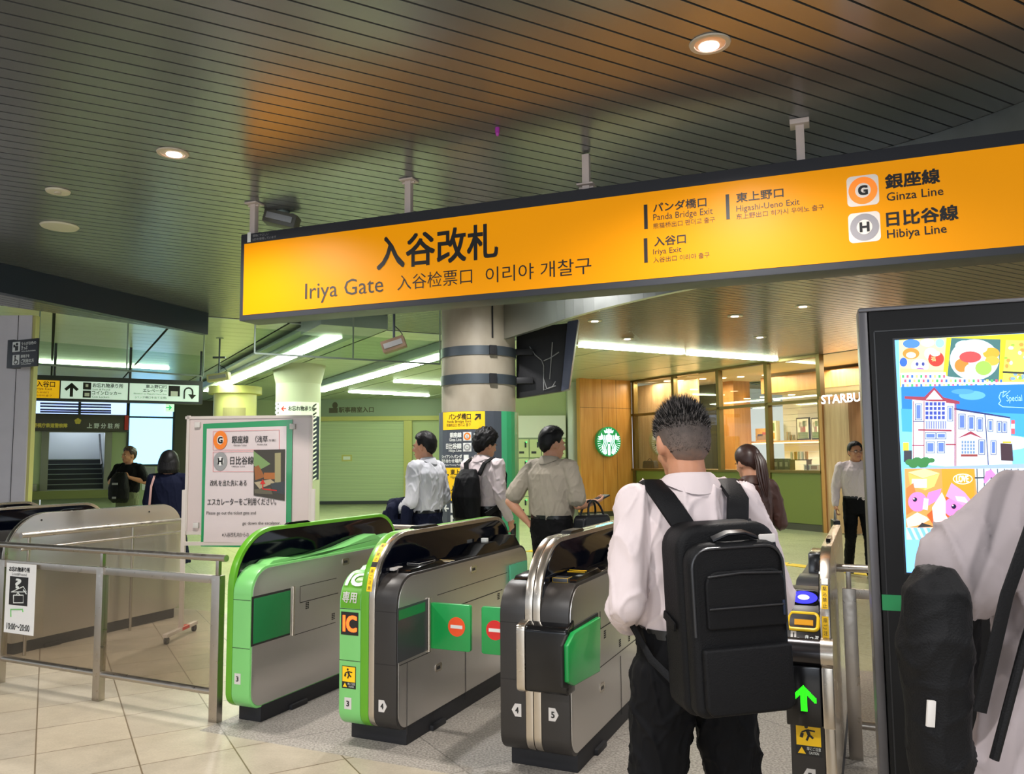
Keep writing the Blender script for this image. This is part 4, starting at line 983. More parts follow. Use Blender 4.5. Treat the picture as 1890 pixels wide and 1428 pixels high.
mb.box((-0.13, 0.13, TB + .0), (-0.05, 0.2, TB + .022), 'recess_grey'); mb.build('card_reader', None, t3, world=False, bevel=0.002)
deck(t3, -0.36, -0.226, [(0.13, TB - .01), (0.17, TB + .018), (0.5, TB + .03), (0.56, TB + .004), (1.66, TB - .01)], 'black_gloss')
num_tag(t3, -0.27, 0.29, '4', -1); num_tag(t3, -0.085, 0.29, '5', 1)
mb = MB(); mb.box((-0.17, 0.95, TA), (-0.155, 1.25, TA + 0.004), glow('lamp_teal', (120, 230, 220), 1.5)); mb.build('status_lamp', None, t3, world=False)
# gate 5, right of the aisle
FS4 = Plane(G3c, rw); sL4, sR4, sM4 = FS4.st(1460, 1380)[0], FS4.st(1544, 1380)[0], FS4.st(1523, 1380)[0]
G4c = G3c + rw * sR4; w4 = sR4 - sL4; xm4 = sM4 - sR4
t4, a0, a1 = gate('black ticket gate with lit green arrow and blue card pad, right of the backpack man', G4c, [('body', -w4, xm4, 'housing_black'), ('arch', xm4, 0.0, 'arch_steel')])
# stepped front: arrow display block, chrome roll, ticket slot and card pad on a slope
xl = FS4.st(1453, 1290)[0] - sR4
z1, z0 = FS4.st(1490, 1232)[1], FS4.st(1490, 1333)[1]
mb = MB(); mb.box((xl, -0.06, z0), (xm4, 0.02, z1 + .02), 'black_gloss'); blk = mb.build('display_block', None, t4, world=False, bevel=0.008)
mb = MB(); mb.box((xm4 + .001, -0.06, z0), (0.004, 0.02, z1 + .02), 'arch_steel'); mb.build('block_rim', None, t4, world=False, bevel=0.006)
zr = FS4.st(1490, 1208)[1]
mb = MB(); mb.cyl((xl, 0.0, zr + .012), (xm4, 0.0, zr + .012), 0.062, 24, mat('roll_dark', (60, 58, 60), 0.22, 0.8)); mb.cyl((xm4, 0.0, zr + .012), (0.004, 0.0, zr + .012), 0.064, 24, 'arch_steel'); mb.build('front_roll', None, t4, world=False)
za4, zb4 = zr + 0.02, TB + 0.035
mb = MB(); P = [(-0.05, za4), (0.10, za4), (0.30, zb4 - .03), (0.22, zb4), (0.11, zb4)]
mb.prism(P, gx, xl + 0.006, xm4 - 0.004, 'housing_black'); slope = mb.build('reader_slope', None, t4, world=False, bevel=0.008)
dv = Vector((0, 0.16, zb4 - za4)); LL = dv.length; wv = dv.normalized(); nv = Vector((0, -wv.z, wv.y))
SL = Loc((xl + .004, -0.05, za4), (1, 0, 0), wv, nv); ww = xm4 - xl
mb = MB(); c = (ww * .5, LL * .86)
def ell(mb, S, cx, cy, rx, ry, m, a, b, n=28): mb.prism([(cx + rx * math.cos(2 * PI * k / n), cy + ry * math.sin(2 * PI * k / n)) for k in range(n)], S.to3, a, b, m)
mb.prism(roundpoly([(c[0] - .062, c[1] - .032), (c[0] + .062, c[1] - .032), (c[0] + .062, c[1] + .032), (c[0] - .062, c[1] + .032)], [.02] * 4, 5), SL.to3, 0.0, 0.004, 'black_gloss')
ell(mb, SL, c[0], c[1], .056, .029, 'pad_blue', 0.004, 0.006); ell(mb, SL, c[0], c[1], .024, .012, 'pad_core', 0.006, 0.007)
mb.prism([(c[0] - .058, c[1] - .052), (c[0] + .058, c[1] - .052), (c[0] + .058, c[1] - .042), (c[0] - .058, c[1] - .042)], SL.to3, 0, 0.003, 'tag_grey'); mb.build('card_pad', None, t4, smooth=False, world=False)
c = (ww * .46, LL * .47)
mb = MB(); path = [SL.to3(p[0], p[1], 0.006) for p in roundpoly([(c[0] - .062, c[1] - .036), (c[0] + .064, c[1] - .036), (c[0] + .064, c[1] + .036), (c[0] - .048, c[1] + .036)], [.018] * 4, 5)]
mb.tube(path, 0.008, 8, mat('slot_yellow', (245, 200, 30), 0.3), closed=True); mb.prism([(c[0] - .03, c[1] - .018), (c[0] + .045, c[1] - .018), (c[0] + .045, c[1] + .006), (c[0] - .03, c[1] + .006)], SL.to3, 0.0, 0.012, mat('slot_amber', (215, 150, 20), 0.3)); mb.build('ticket_slot', None, t4, world=False)
c = (ww * .3, LL * .15)
mb = MB(); mb.prism([(c[0] - .022, c[1]), (c[0] + .0, c[1]), (c[0] + .0, c[1] + .05), (c[0] - .022, c[1] + .05)], SL.to3, 0, 0.001, 'tag_grey'); ell(mb, SL, c[0] + .008, c[1] - .006, .021, .027, 'tag_grey', 0, 0.0015); mb.prism([(c[0] - .013, c[1] + .01), (c[0] - .008, c[1] + .01), (c[0] - .008, c[1] + .04), (c[0] - .013, c[1] + .04)], SL.to3, 0.001, 0.002, 'print_black')
swrite(mb, SL, 'きっぷ', c[0] + .036, c[0] + .088, c[1] + .012, c[1] + .032, 'print_white', 0.002, 0.02); swrite(mb, SL, 'TICKET', c[0] + .036, c[0] + .088, c[1] - .01, c[1] + .003, 'print_white', 0.002); mb.build('ticket_icon', None, t4, smooth=False, world=False)
# green arrow drawn in small dots
mb = MB(); cx, cz_ = (xl + xm4) / 2 - 0.0, (z0 + z1) / 2 + 0.005
st_ = 0.0052
for i in range(-9, 10):
    for j in range(-10, 11):
        a_, b_ = i / 9.0, j / 10.0
        inside = (abs(a_) < 0.24 and b_ < 0.7) or (b_ < 1.0 - abs(a_) * 0.95 and b_ > 0.42 - abs(a_) * 0.85 and b_ > -0.4)
        if inside: mb.box((cx + i * st_ - .0021, -0.0622, cz_ + j * st_ - .0021), (cx + i * st_ + .0021, -0.06, cz_ + j * st_ + .0021), 'led_green')
stuff(mb.build('arrow_dots', None, blk, smooth=False, world=False))
caution(t4, FB, (-w4 + xm4) / 2 + .004, z0 - 0.065, 0.105)
num_tag(t4, (-w4 + xm4) / 2 + .004, z0 - 0.215, '5', -1)
mb = MB(); srect_l(mb, FA, xm4 + .008, 0.72, xm4 + .034, 0.83, 'yellow_print', 0.0, 0.0012, 6); srect_l(mb, FA, xm4 + .008, 0.86, xm4 + .034, 0.96, 'yellow_print', 0.0, 0.0012, 6); srect_l(mb, FA, xm4 + .008, 0.965, xm4 + .034, 0.995, 'print_white', 0.0, 0.0012, 3)
for k, ch in enumerate('意注ご扉'): swrite(mb, FA, ch, xm4 + .013, xm4 + .029, 0.727 + k * .026, 0.746 + k * .026, 'print_black', 0.002)
for k, ch in enumerate('止禁込駆'): swrite(mb, FA, ch, xm4 + .013, xm4 + .029, 0.865 + k * .024, 0.883 + k * .024, 'print_black', 0.002)
mb.build('warning_strip', None, t4, smooth=False, world=False)
mb = MB(); mb.prism([(0.34, TB), (0.4, TB + .035), (0.62, TB + .035), (0.66, TB)], gx, xl + 0.02, xm4 - .01, 'recess_grey'); mb.prism([(0.9, TB), (0.92, TB + .1), (1.2, TB + .1), (1.25, TB)], gx, xl + 0.04, xm4 - .01, 'black_gloss'); mb.build('deck', None, t4, world=False, bevel=0.006)
# gates to the left: one steel-backed, two dark arches behind it
G0c = Vector((-3.74, 6.03, 0)) ; 
g0r = hz(330, 1137); G0c = Vector((g0r.x, g0r.y, 0)) - g * GL
t0, a0, a1 = gate('ticket gate with plain brushed steel back plate behind the steel fence at left', G0c, [('body', -0.175, -0.045, 'housing_black'), ('arch', -0.045, 0.0, 'arch_steel')])
mb = MB(); mb.prism(arch_poly(0.004), gx, 0.0, 0.012, 'brushed_steel'); bp = mb.build('back_plate', None, t0, world=False, bevel=0.003)
S0 = Plane(G0c, g); S0.n = rw.copy()
side_lines(bp, S0, [((10, 1040), (330, 1005), 1)])
mb = MB()
for y in (0.28, 1.35): mb.cyl((0.011, y, TA - 0.06), (0.015, y, TA - 0.06), 0.008, 12, 'seam')
mb.build('screw', None, bp, world=False)
for k, lab in ((1, 'dark glass arch of ticket gate just beyond the steel-backed gate'), (2, 'dark glass arch of ticket gate farthest left, two beyond the steel-backed gate')):
    gate(lab, G0c - rw * 0.9 * k, [('body', -0.36, -0.226, 'housing_black'), ('arch', -0.226, -0.145, 'arch_steel'), ('body', -0.145, 0.0, 'housing_black')])

# ---------------------------------------------------------------- fences
def fence(pts, lab, posts=True, ztop=0.93, panel=True, over=0.03):
    t = thing('steel_fence', lab, 'fence', pts[0], 0, 'steel and acrylic fences')
    n = len(pts); P = [Vector((p[0], p[1], 0)) for p in pts]; up = lambda p, z: Vector((p.x, p.y, z))
    for p in P:
        d = (P[1] - P[0]).normalized(); M = Matrix.Translation(p) @ Matrix.Rotation(math.atan2(d.y, d.x), 4, 'Z')
        mb = MB(); mb.box((-.032, -.022, 0), (.032, .022, 0.83), 'rail_steel', M); mb.box((-.012, -.012, .83), (.012, .012, ztop), 'rail_steel', M); mb.build('post', None, t, bevel=0.002)
    for a, b in zip(P[:-1], P[1:]):
        mb = MB(); mb.beam(up(a, 0.805), up(b, 0.805), 0.03, 0.045, 'rail_steel'); mb.build('upper_rail', None, t, bevel=0.002)
        mb = MB(); d = (b - a).normalized(); mb.cyl(up(a + d * .03, 0.165), up(b - d * .03, 0.165), 0.02, 16, 'rail_steel'); mb.build('lower_rail', None, t)
        if panel: mb = MB(); mb.beam(up(a + d * .03, 0.48), up(b - d * .03, 0.48), 0.006, 0.6, 'acrylic'); mb.build('acrylic_panel', None, t, smooth=False)
    d = (P[-1] - P[0]).normalized(); mb = MB(); mb.cyl(up(P[0] - d * over, ztop), up(P[-1] + d * over, ztop), 0.02, 20, 'rail_steel'); mb.build('handrail', None, t)
    return t
f2, f1 = hz(397, 1331), hz(181, 1292)
f0 = f1 + (f1 - f2)
fence([f0 + (f1 - f2), f0, f1, f2], 'steel fence with clear panels and lost property notice at lower left', over=0.06)
t = thing('lost_property_notice', 'white lost and found notice reading 10:00 to 20:00 on the left fence panel', 'notice', Vector(f0) + Vector((0, 0, 0.4)))
FP = Plane(f2[:2], (f2 - f1)[:2]).off(0.03)
mb = MB(); mb.rect(FP, 10, 1040, 65, 1170, 'paint_white', 0, 0.002); sh = mb.build('sheet', None, t, smooth=False)
mb = MB(); write(mb, FP, 'お忘れ物承り所', 18, 56, 1046, 1055, 'print_black', 0.003, .02); write(mb, FP, 'Lost&Found', 23, 50, 1057, 1062, 'print_black', 0.003); mb.rect(FP, 18, 1064, 52, 1117, 'print_black', 0.002, 0.003)
write(mb, FP, '?', 30, 40, 1068, 1085, 'print_white', 0.0045, .03)
for P in ([(22, 1092), (44, 1082), (50, 1092), (22, 1092)], [(26, 1098), (44, 1098), (44, 1112), (26, 1112), (26, 1098)], [(44, 1088), (50, 1096)], [(31, 1098), (34, 1093), (38, 1098)]): mb.tube([FP.to3(*FP.st(*p), 0.0035) for p in P], 0.0035, 5, 'print_white')
for P in ([(21, 1138), (21, 1124), (43, 1124), (43, 1129)],): mb.tube([FP.to3(*FP.st(*p), 0.0025) for p in P], 0.006, 4, 'light_green')
write(mb, FP, '10:00〜20:00', 13, 55, 1151, 1163, 'print_black', 0.003, .01); mb.build('print', None, sh, smooth=False)
# double handrail in front of the steel back plate
t = thing('handrail_pair', 'two parallel handrails fixed along the steel back plate of the left gate', 'handrail', G0c + rw * 0.1)
for z, r in ((0.93, 0.022), (0.82, 0.012)):
    mb = MB(); mb.cyl(G0c + rw * .1 + g * .05 + Vector((0, 0, z)), G0c + rw * .1 + g * 1.75 + Vector((0, 0, z)), r, 16, 'rail_steel'); mb.build('rail', None, t)
for y in (0.12, 1.1, 1.68):
    p = G0c + rw * .1 + g * y; mb = MB(); mb.cyl(p + Vector((0, 0, .0)), p + Vector((0, 0, .93)), 0.012, 10, 'rail_steel'); mb.build('post', None, t)
pr2 = hz(1581, 1400)
fence([pr2, pr2 + rw * 1.2], 'short steel fence half hidden behind the black kiosk, right of the last gate', over=0.06)
p5 = G1c - rw * 0.25 + g * 2.2
fence([p5 - rw * 0.95, p5], 'low steel fence under the whiteboard behind the green gate')

# ---------------------------------------------------------------- whiteboard with poster
wbL = hz(345, 1176); WB = Plane(wbL[:2], (1.03, -0.06))
t = thing('wheeled_whiteboard', 'wheeled whiteboard on white legs carrying a green-bordered escalator poster', 'whiteboard', wbL)
mat('whiteboard_pink', (206, 190, 186), 0.25); mat('leg_white', (206, 196, 188), 0.4)
mb = MB(); mb.rect(WB, 345, 770, 574, 984, 'whiteboard_pink', -0.012, 0.0); mb.build('board', None, t, smooth=False)
mb = MB()
for b in ((343, 767, 576, 772), (343, 980, 576, 986), (343, 767, 348, 986), (571, 767, 576, 986)): mb.rect(WB, *b, 'leg_white', -0.018, 0.01)
mb.build('frame', None, t, smooth=False)
sLw, sRw = WB.st(341, 900)[0], WB.st(578, 900)[0]
for s_ in (sLw, sRw):
    mb = MB(); mb.beam(WB.to3(s_, 0.06, 0), WB.to3(s_, 1.25, 0), 0.035, 0.03, 'leg_white'); mb.build('leg', None, t, bevel=0.003)
    mb = MB(); mb.beam(WB.to3(s_, 0.07, -0.28), WB.to3(s_, 0.07, 0.28), 0.04, 0.03, 'leg_white'); mb.beam(WB.to3(s_, 0.072, -0.12), WB.to3(s_, 0.072, 0.02), 0.043, 0.033, 'red_print'); ft = mb.build('foot', None, t, bevel=0.003)
    for d_ in (-0.25, 0.25):
        mb = MB(); mb.cyl(WB.to3(s_ - .012, 0.028, d_), WB.to3(s_ + .012, 0.028, d_), 0.028, 16, 'rubber'); mb.build('caster', None, ft)
mb = MB(); mb.beam(WB.to3(sLw, WB.st(341, 1003)[1], 0), WB.to3(sRw, WB.st(341, 1003)[1], 0), 0.03, 0.03, 'leg_white'); mb.build('cross_bar', None, t)
PS = WB.off(0.012)
mat('poster_green', (10, 140, 80), 0.3, coat=0.3); mat('poster_paper', (214, 200, 200), 0.35, coat=0.3, bump=0.1, bscale=6)
po = thing('escalator_poster', 'green-bordered poster about the two subway lines taped on the whiteboard', 'poster', PS.to3(*PS.st(455, 900)))
# paper as a softly buckled sheet
def sheet(mb, S, c4, m, d, amp=0.006, nx=14, ny=18, seed=0):
    q = [Vector(S.st(*p)) for p in c4]; vs = []
    for j in range(ny + 1):
        for i in range(nx + 1):
            u, v = i / nx, j / ny
            p = (q[0] * (1 - u) + q[1] * u) * (1 - v) + (q[3] * (1 - u) + q[2] * u) * v
            vs.append(S.to3(p.x, p.y, d + amp * (noise.noise(Vector((p.x * 3, p.y * 4, seed))) + 0.6) * (0.3 + v)))
    fs = [(j * (nx + 1) + i, j * (nx + 1) + i + 1, (j + 1) * (nx + 1) + i + 1, (j + 1) * (nx + 1) + i) for j in range(ny) for i in range(nx)]
    mb.add(vs, fs, m)
mb = MB(); sheet(mb, PS, [(375, 782), (540, 774), (537, 1012), (371, 1008)], 'poster_green', 0.0, 0.003); mb.build('border', None, po)
mb = MB(); sheet(mb, PS, [(382, 791), (529, 786), (528, 1002), (376, 1000)], 'poster_paper', 0.003, 0.003); pp = mb.build('paper', None, po)
mb = MB(); D = 0.0095
def line(mb, S, P, w, m, d): 
    for a, b in zip(P[:-1], P[1:]): mb.beam(S.to3(*S.st(*a), d), S.to3(*S.st(*b), d), 0.001, w, m) if abs(a[0] - b[0]) > abs(a[1] - b[1]) else mb.beam(S.to3(*S.st(*a), d), S.to3(*S.st(*b), d), w, 0.001, m)
line(mb, PS, [(394, 796), (516, 793), (516, 830), (394, 830), (394, 796)], 0.003, 'pink_print', D); line(mb, PS, [(394, 834), (470, 833), (470, 870), (394, 870), (394, 834)], 0.003, 'pink_print', D)
for y, c_, L in ((812, 'orange_print', 'G'), (851, 'print_grey', 'H')):
    mb.disc(PS, 407.5, y, 12.8, 17.2, c_, D, D + .001); mb.disc(PS, 407.5, y, 6, 8, 'paint_white', D + .001, D + .002); write(mb, PS, L, 403.5, 411.5, y - 5.5, y + 5.5, 'print_black', D + .003, .04)
for s_, x0, x1, ya, yb, bo in (('銀座線', 428.6, 459.3, 804, 817.5, .004), ('Ginza Line', 432, 456, 819.5, 823, 0), ('（浅草', 472, 494.8, 804, 816, .004), ('方面）', 496, 510, 810, 814.5, 0), ('ASAKUSA', 475, 494, 819, 821.5, 0), ('日比谷線', 425.7, 469, 842, 857, .004), ('Hibiya Line', 428.6, 453, 859, 862.5, 0), ('改札を出た先にある', 388.7, 456, 885.5, 896.5, .004),
    ('エスカレーターをご利用ください。', 383.8, 510.5, 919, 932, .004), ('Please go out the ticket gate and', 382, 472.8, 943, 951, 0), ('go down the escalator.', 448, 518.7, 962, 969.5, 0), ('※入谷改札内からの', 410.7, 460, 982, 990.6, 0)):
    write(mb, PS, s_, x0, x1, ya, yb, 'print_black', D + .001, bo)
mb.build('lettering', None, pp, smooth=False)
mb = MB()
for P, c_ in (([(469, 830), (527, 829), (526, 924), (469, 914)], (58, 52, 40)), ([(469, 832), (500, 856), (478, 868), (469, 858)], (120, 150, 90)), ([(508, 836), (519, 835), (519, 890), (508, 890)], (158, 150, 108)), ([(470, 862), (478, 858), (490, 880), (472, 886)], (150, 90, 40)), ([(488, 872), (508, 872), (508, 884), (488, 884)], (170, 100, 40)), ([(470, 890), (500, 884), (508, 890), (480, 902)], (176, 160, 128)), ([(500, 892), (526, 888), (526, 912), (506, 908)], (54, 60, 62)), ([(470, 903), (500, 900), (504, 912), (471, 910)], (96, 90, 70))):
    nm = 'photo_%d_%d_%d' % c_; mat(nm, c_, 0.4); mb.ppoly(PS, P, nm, D, D + .001 + 0.0002 * len(mb.f) / 10)
line(mb, PS, [(486, 892), (486, 902), (512, 905)], 0.01, 'red_print', D + .004); mb.ppoly(PS, [(481, 893), (486, 884), (491, 893)], 'red_print', D + .003, D + .005)
mb.build('photo_print', None, pp, smooth=False)
for k, (x, y) in enumerate(((366, 784), (541, 787), (363, 969))):
    mb = MB(); mb.rect(WB, x - 5, y - 5, x + 5, y + 5, 'tag_grey', 0.0, 0.025)
    o = mb.build('magnet_clip', None, None, bevel=0.003); tag(o, ['pale magnet clip at upper left corner of the green-bordered poster', 'magnet clip at upper right corner of the green-bordered poster', 'small clip low on the left of the whiteboard'][k], 'clip')

# ---------------------------------------------------------------- left hand signs
PSg = Plane((pr.x - 0.35, pr.y - 0.3), (1, -0.42))
t = thing('pillar_sign', 'small black projecting sign with two white pictograms on the white pillar', 'sign', hy(42, 655, 8.8))
mb = MB(); q0 = hy(15, 655, 8.95); q1 = hy(69, 652, 8.75)
PSg = Plane(q0[:2], (q1 - q0)[:2])
mb.rect(PSg, 24, 626, 69, 677, 'charcoal', -0.02, 0.0); mb.rect(PSg, 13, 627, 24, 679, 'sign_dark', -0.1, 0.0); mb.build('box', None, t, bevel=0.003)
mb = MB(); mb.rect(PSg, 23.5, 631, 37, 649, 'print_white', 0, 0.003); mb.rect(PSg, 23.5, 655, 36, 673, 'print_white', 0, 0.003)
mb.disc(PSg, 32, 635, 2.2, 2.6, 'print_black', 0.003, 0.005); mb.rect(PSg, 28.5, 638.5, 34, 647, 'print_black', 0.003, 0.005); mb.rect(PSg, 25.5, 636, 28.5, 641, 'print_black', 0.003, 0.005)
mb.disc(PSg, 30, 668, 4, 4.5, 'print_black', 0.003, 0.005); mb.disc(PSg, 30, 668, 2.6, 3, 'print_white', 0.005, 0.006); mb.rect(PSg, 28, 659, 29.5, 667, 'print_black', 0.006, 0.008); mb.disc(PSg, 28.7, 657.5, 1.4, 1.6, 'print_black', 0.003, 0.005)
for s_, x0, x1, ya, yb in (('うらが白色の', 40, 67, 630, 636), ('きっぷ', 40, 51, 638, 645), ('White-backed tickets', 40, 66, 646, 648.5), ('車椅子を', 39, 55, 654, 660), ('ご利用の方', 39, 63, 662, 669), ('Wheelchair', 39, 58, 670, 672.5)): write(mb, PSg, s_, x0, x1, ya, yb, 'print_white', 0.003, .01)
mb.build('pictograms', None, t, smooth=False)

q0 = hy(50, 712, 13.2); HS = Plane(q0[:2], (U.x, U.y))
t = thing('hanging_exit_board', 'dark framed hanging board of yellow and white exit panels at far left', 'sign', q0)
a = HS.st(30, 690); b = HS.st(374, 703); zt2 = (a[1] + b[1]) / 2; zb2 = (HS.st(50, 736)[1] + HS.st(373, 748)[1]) / 2; sA, sB = HS.st(0, 712)[0], HS.st(374, 725)[0]
mb = MB(); mb.srect(HS, sA, zb2, sB, zt2, 'charcoal', -0.15, 0.0); cs = mb.build('case', None, t, bevel=0.004)
glow('panel_yellow', (240, 180, 10), 0.45); glow('panel_white', (205, 225, 215), 0.5)
hh = zt2 - zb2; y0, y1 = zb2 + hh * .1, zt2 - hh * .2
for x0, x1, m_ in ((10, 109.5, 'panel_yellow'), (112, 236, 'panel_white'), (239, 367, 'panel_white')):
    mb = MB(); mb.srect(HS, HS.st(x0, 720)[0], y0, HS.st(x1, 720)[0], y1, m_, 0, 0.004); mb.build('panel', None, t, smooth=False)
mb = MB(); B = 'print_black'
def hw(s_, x0, x1, f0, f1, bo=.01): swrite(mb, HS, s_, HS.st(x0, 720)[0], HS.st(x1, 720)[0], y0 + (y1 - y0) * f0, y0 + (y1 - y0) * f1, B, 0.006, bo)
hw('入谷口', 67, 101, .62, .94); hw('Iriya Exit', 66, 96, .42, .58, 0); hw('入谷出口', 67, 90, .26, .37, 0); hw('이리야 출구', 66, 96, .08, .19, 0)
hw('お忘れ物承り所', 171, 227, .68, .93); hw('Lost & Found', 171, 203, .52, .63, 0); hw('コインロッカー', 170, 224, .26, .48); hw('Coin Lockers', 170, 202, .09, .2, 0)
hw('東上野口行', 269, 308, .74, .95); hw('エレベーター', 264, 308, .5, .7); hw('Elevator to Higashi-Ueno Exit', 247, 308, .34, .44, 0); hw('(パンダ橋口を出て左側)', 250, 308, .1, .26, 0)
for x0, x1, f0_, f1_ in ((153, 168, .54, .95), (153, 168, .08, .48), (311, 332, .3, .93)): mb.srect(HS, HS.st(x0, 720)[0], y0 + (y1 - y0) * f0_, HS.st(x1, 720)[0], y0 + (y1 - y0) * f1_, B, 0.004, 0.006)
mb.rect(HS, 156, 725, 165, 731, 'print_white', 0.006, 0.008); mb.rect(HS, 315, 722, 328, 731, 'print_white', 0.006, 0.008); mb.rect(HS, 158, 709, 163, 714, 'print_white', 0.006, 0.008)
c = HS.st(132, 719); arrow(mb, HS, c[0], c[1], 0.12, 90, B, 0.006)
c = HS.st(350, 726); mb.tube([HS.to3(c[0] - .09, c[1] - .1, .006), HS.to3(c[0] - .09, c[1] + .03, .006)] + [HS.to3(c[0] - .02 + .07 * math.cos(PI - k * PI / 6), c[1] + .03 + .07 * math.sin(PI - k * PI / 6), .006) for k in range(7)] + [HS.to3(c[0] + .05, c[1] - .04, .006)], 0.014, 6, B)
mb.ppoly(HS, [(347, 727), (362, 729), (354, 737)], B, 0.004, 0.008)
mb.build('lettering', None, t, smooth=False)
for x in (101, 241, 372):
    s_ = HS.st(x, 690)[0]; mb = MB(); mb.cyl(HS.to3(s_, zt2, -.07), HS.to3(s_, ZP, -.07), 0.022, 10, 'charcoal'); mb.build('hanger_rod', None, t)
s_ = HS.st(372, 690)[0]; 

# ================================================================ COFFEE SHOP
wood('wood_honey', (176, 118, 46), (204, 150, 78), 0.35); wood('wood_pale', (176, 138, 98), (208, 172, 132), 0.4); wood('wood_orange', (172, 118, 56), (198, 144, 82), 0.4)
mat('olive_paint', (108, 118, 52), 0.4); mat('bronze_frame', (110, 92, 48), 0.35, 0.5); mat('skirting_dark', (70, 68, 58), 0.5); mat('shiplap', (214, 212, 200), 0.5); mat('shop_ceiling', (214, 196, 160), 0.6)
WP = Plane((1.78, 20.26), (1.36, 0.79)); FC = Plane((3.14, 21.05), (2.75, -4.91))
mb = MB()
a0_ = WP.st(1072, 850)[0]; a1_ = (Vector((3.14, 21.05, 0)) - WP.O).dot(WP.u)
mb.srect(WP, a0_, 0.13, a1_, ZP, 'wood_honey', -0.15, 0.0); mb.srect(WP, a0_, 0, a1_, 0.13, 'skirting_dark', -0.15, -0.02)
for x in (1113, 1139): s_ = WP.st(x, 850)[0]; mb.srect(WP, s_, 0.13, s_ + .008, ZP, 'seam', 0.0, 0.001)
z_ = WP.st(1120, 753)[1]; mb.srect(WP, a0_, z_, a1_, z_ + .008, 'seam', 0, 0.001)
struct(mb.build('wall_right', None, smooth=False))
f0_, f1_ = 0.0, FC.st(1517, 850)[0]
zTr, zSi = FC.st(1340, 752)[1], FC.st(1340, 868)[1]
mb = MB(); mb.srect(FC, f0_, 0.14, f1_, zSi, 'olive_paint', -0.12, 0); mb.srect(FC, f0_, 0.0, f1_, 0.14, 'skirting_dark', -0.12, -0.02)
e1 = FC.st(1572, 850)[0]
mb.srect(FC, f1_ + 1.9, 0, f1_ + 7, ZP, 'wood_pale', -0.12, 0)
for a, b in ((0.3, 2.2), (2.4, 4.6)):
    for q0, q1, r0_, r1_ in ((a, b, .3, .31), (a, b, zSi - .25, zSi - .24), (a, a + .01, .3, zSi - .24), (b, b + .01, .3, zSi - .24)): mb.srect(FC, q0, r0_, q1, r1_, 'bronze_frame', 0, 0.004)
struct(mb.build('wall_right', None, smooth=False))
mb = MB()
for x, zlo in ((1171, 0), (1245, zTr), (1328, zSi), (1418, 0.14), (1516, 0)):
    s_ = FC.st(x, 800)[0]; mb.srect(FC, s_ - .045, zlo, s_ + .045, ZP, 'bronze_frame', -0.1, 0.03)
mb.srect(FC, f0_, zTr - .03, f1_, zTr + .03, 'bronze_frame', -0.1, 0.03); mb.srect(FC, f0_, zSi - .03, f1_, zSi + .02, 'bronze_frame', -0.14, 0.06); mb.srect(FC, f0_, ZP - .05, f1_, ZP, 'bronze_frame', -0.1, 0.03)
w_ = struct(mb.build('window_2', None, smooth=False))
mb = MB(); mb.srect(FC, f0_ + .05, zSi, f1_ - .05, ZP - .05, 'shop_glass', -0.05, -0.042); mb.build('pane', None, w_, smooth=False)
# doorway: portal in pale wood, lit letters over it
mb = MB(); s2 = FC.st(1571, 850)[0]
mb.srect(FC, f1_ + .05, 0.02, s2, zTr - .03, 'wood_pale', -0.5, 0.02); mb.srect(FC, f1_ + .05, zTr - .03, f1_ + 2.0, zTr + .06, 'wood_orange', -0.5, 0.06); mb.srect(FC, f1_ + .02, 0, f1_ + .1, zTr, 'wood_orange', -0.1, 0.06)
struct(mb.build('door_1', None, bevel=0.004))
glow('letter_white', (250, 250, 255), 1.6)
mb = MB(); S_ = FC.off(0.12)
swrite(mb, S_, 'STARBUCKS', S_.st(1516, 735)[0], S_.st(1516, 735)[0] + (S_.st(1590, 735)[0] - S_.st(1516, 735)[0]) * 9 / 6.05, S_.st(1550, 743)[1], S_.st(1550, 727)[1], 'letter_white', 0.0, 0.02)
tag(mb.build('shop_lettering', None, smooth=False), 'glowing white capital letters over the coffee shop doorway', 'lettering')
# shop interior
SI = lambda d: FC.off(-d)
mb = MB()
B4 = SI(3.4)
zq = 0.0
while zq < 3.7: mb.srect(B4, 2.0, zq, 9.5, zq + 0.155, 'shiplap', -0.1, 0); zq += 0.16
mb.srect(SI(0.5), f0_ - .6, 0, SI(.5).st(1290, 800)[0], 3.4, 'wood_pale', -0.05, 0); mb.srect(SI(2.4), SI(2.4).st(1330, 800)[0], 0, SI(2.4).st(1356, 800)[0], 3.7, 'wood_orange', -0.6, 0)
mb.srect(SI(2.6), SI(2.6).st(1296, 800)[0] - 1.0, 0, SI(2.6).st(1322, 800)[0], 3.7, 'brown_wall', -0.1, 0)
mb.srect(SI(2.0), 2.6, 3.02, 9, 3.42, 'wood_orange', -0.15, 0)
struct(mb.build('wall_shop', None, smooth=False))
mb = MB(); mb.srect(FC, -0.4, 3.488, 9.5, 3.496, 'shop_ceiling', -6, -0.12); mb.srect(FC, 2.6, 3.02, 9.4, 3.06, 'shop_ceiling', -3.4, -2.1); struct(mb.build('ceiling', None, smooth=False))
mb = MB(); mb.srect(FC, -0.2, 0.0, 9.5, 0.01, 'pale_floor', -6, -0.1)
glow('shelf_strip', (255, 205, 140), 6.0)
t = thing('wall_shelf', 'lit wall shelf in the coffee shop under two framed pictures', 'shelf', SI(3.1).to3(5, 1.9))
S3_ = SI(3.1); zs = S3_.st(1440, 813)[1]; q0, q1 = S3_.st(1378, 813)[0], S3_.st(1513, 813)[0]
mb = MB(); mb.srect(S3_, q0, zs - .04, q1, zs, 'wood_pale', -0.3, 0.05); mb.build('board', None, t)
mb = MB(); mb.srect(S3_, q0 + .05, zs - .07, q1, zs - .045, 'shelf_strip', -0.05, 0.04); mb.build('strip_light', None, t)
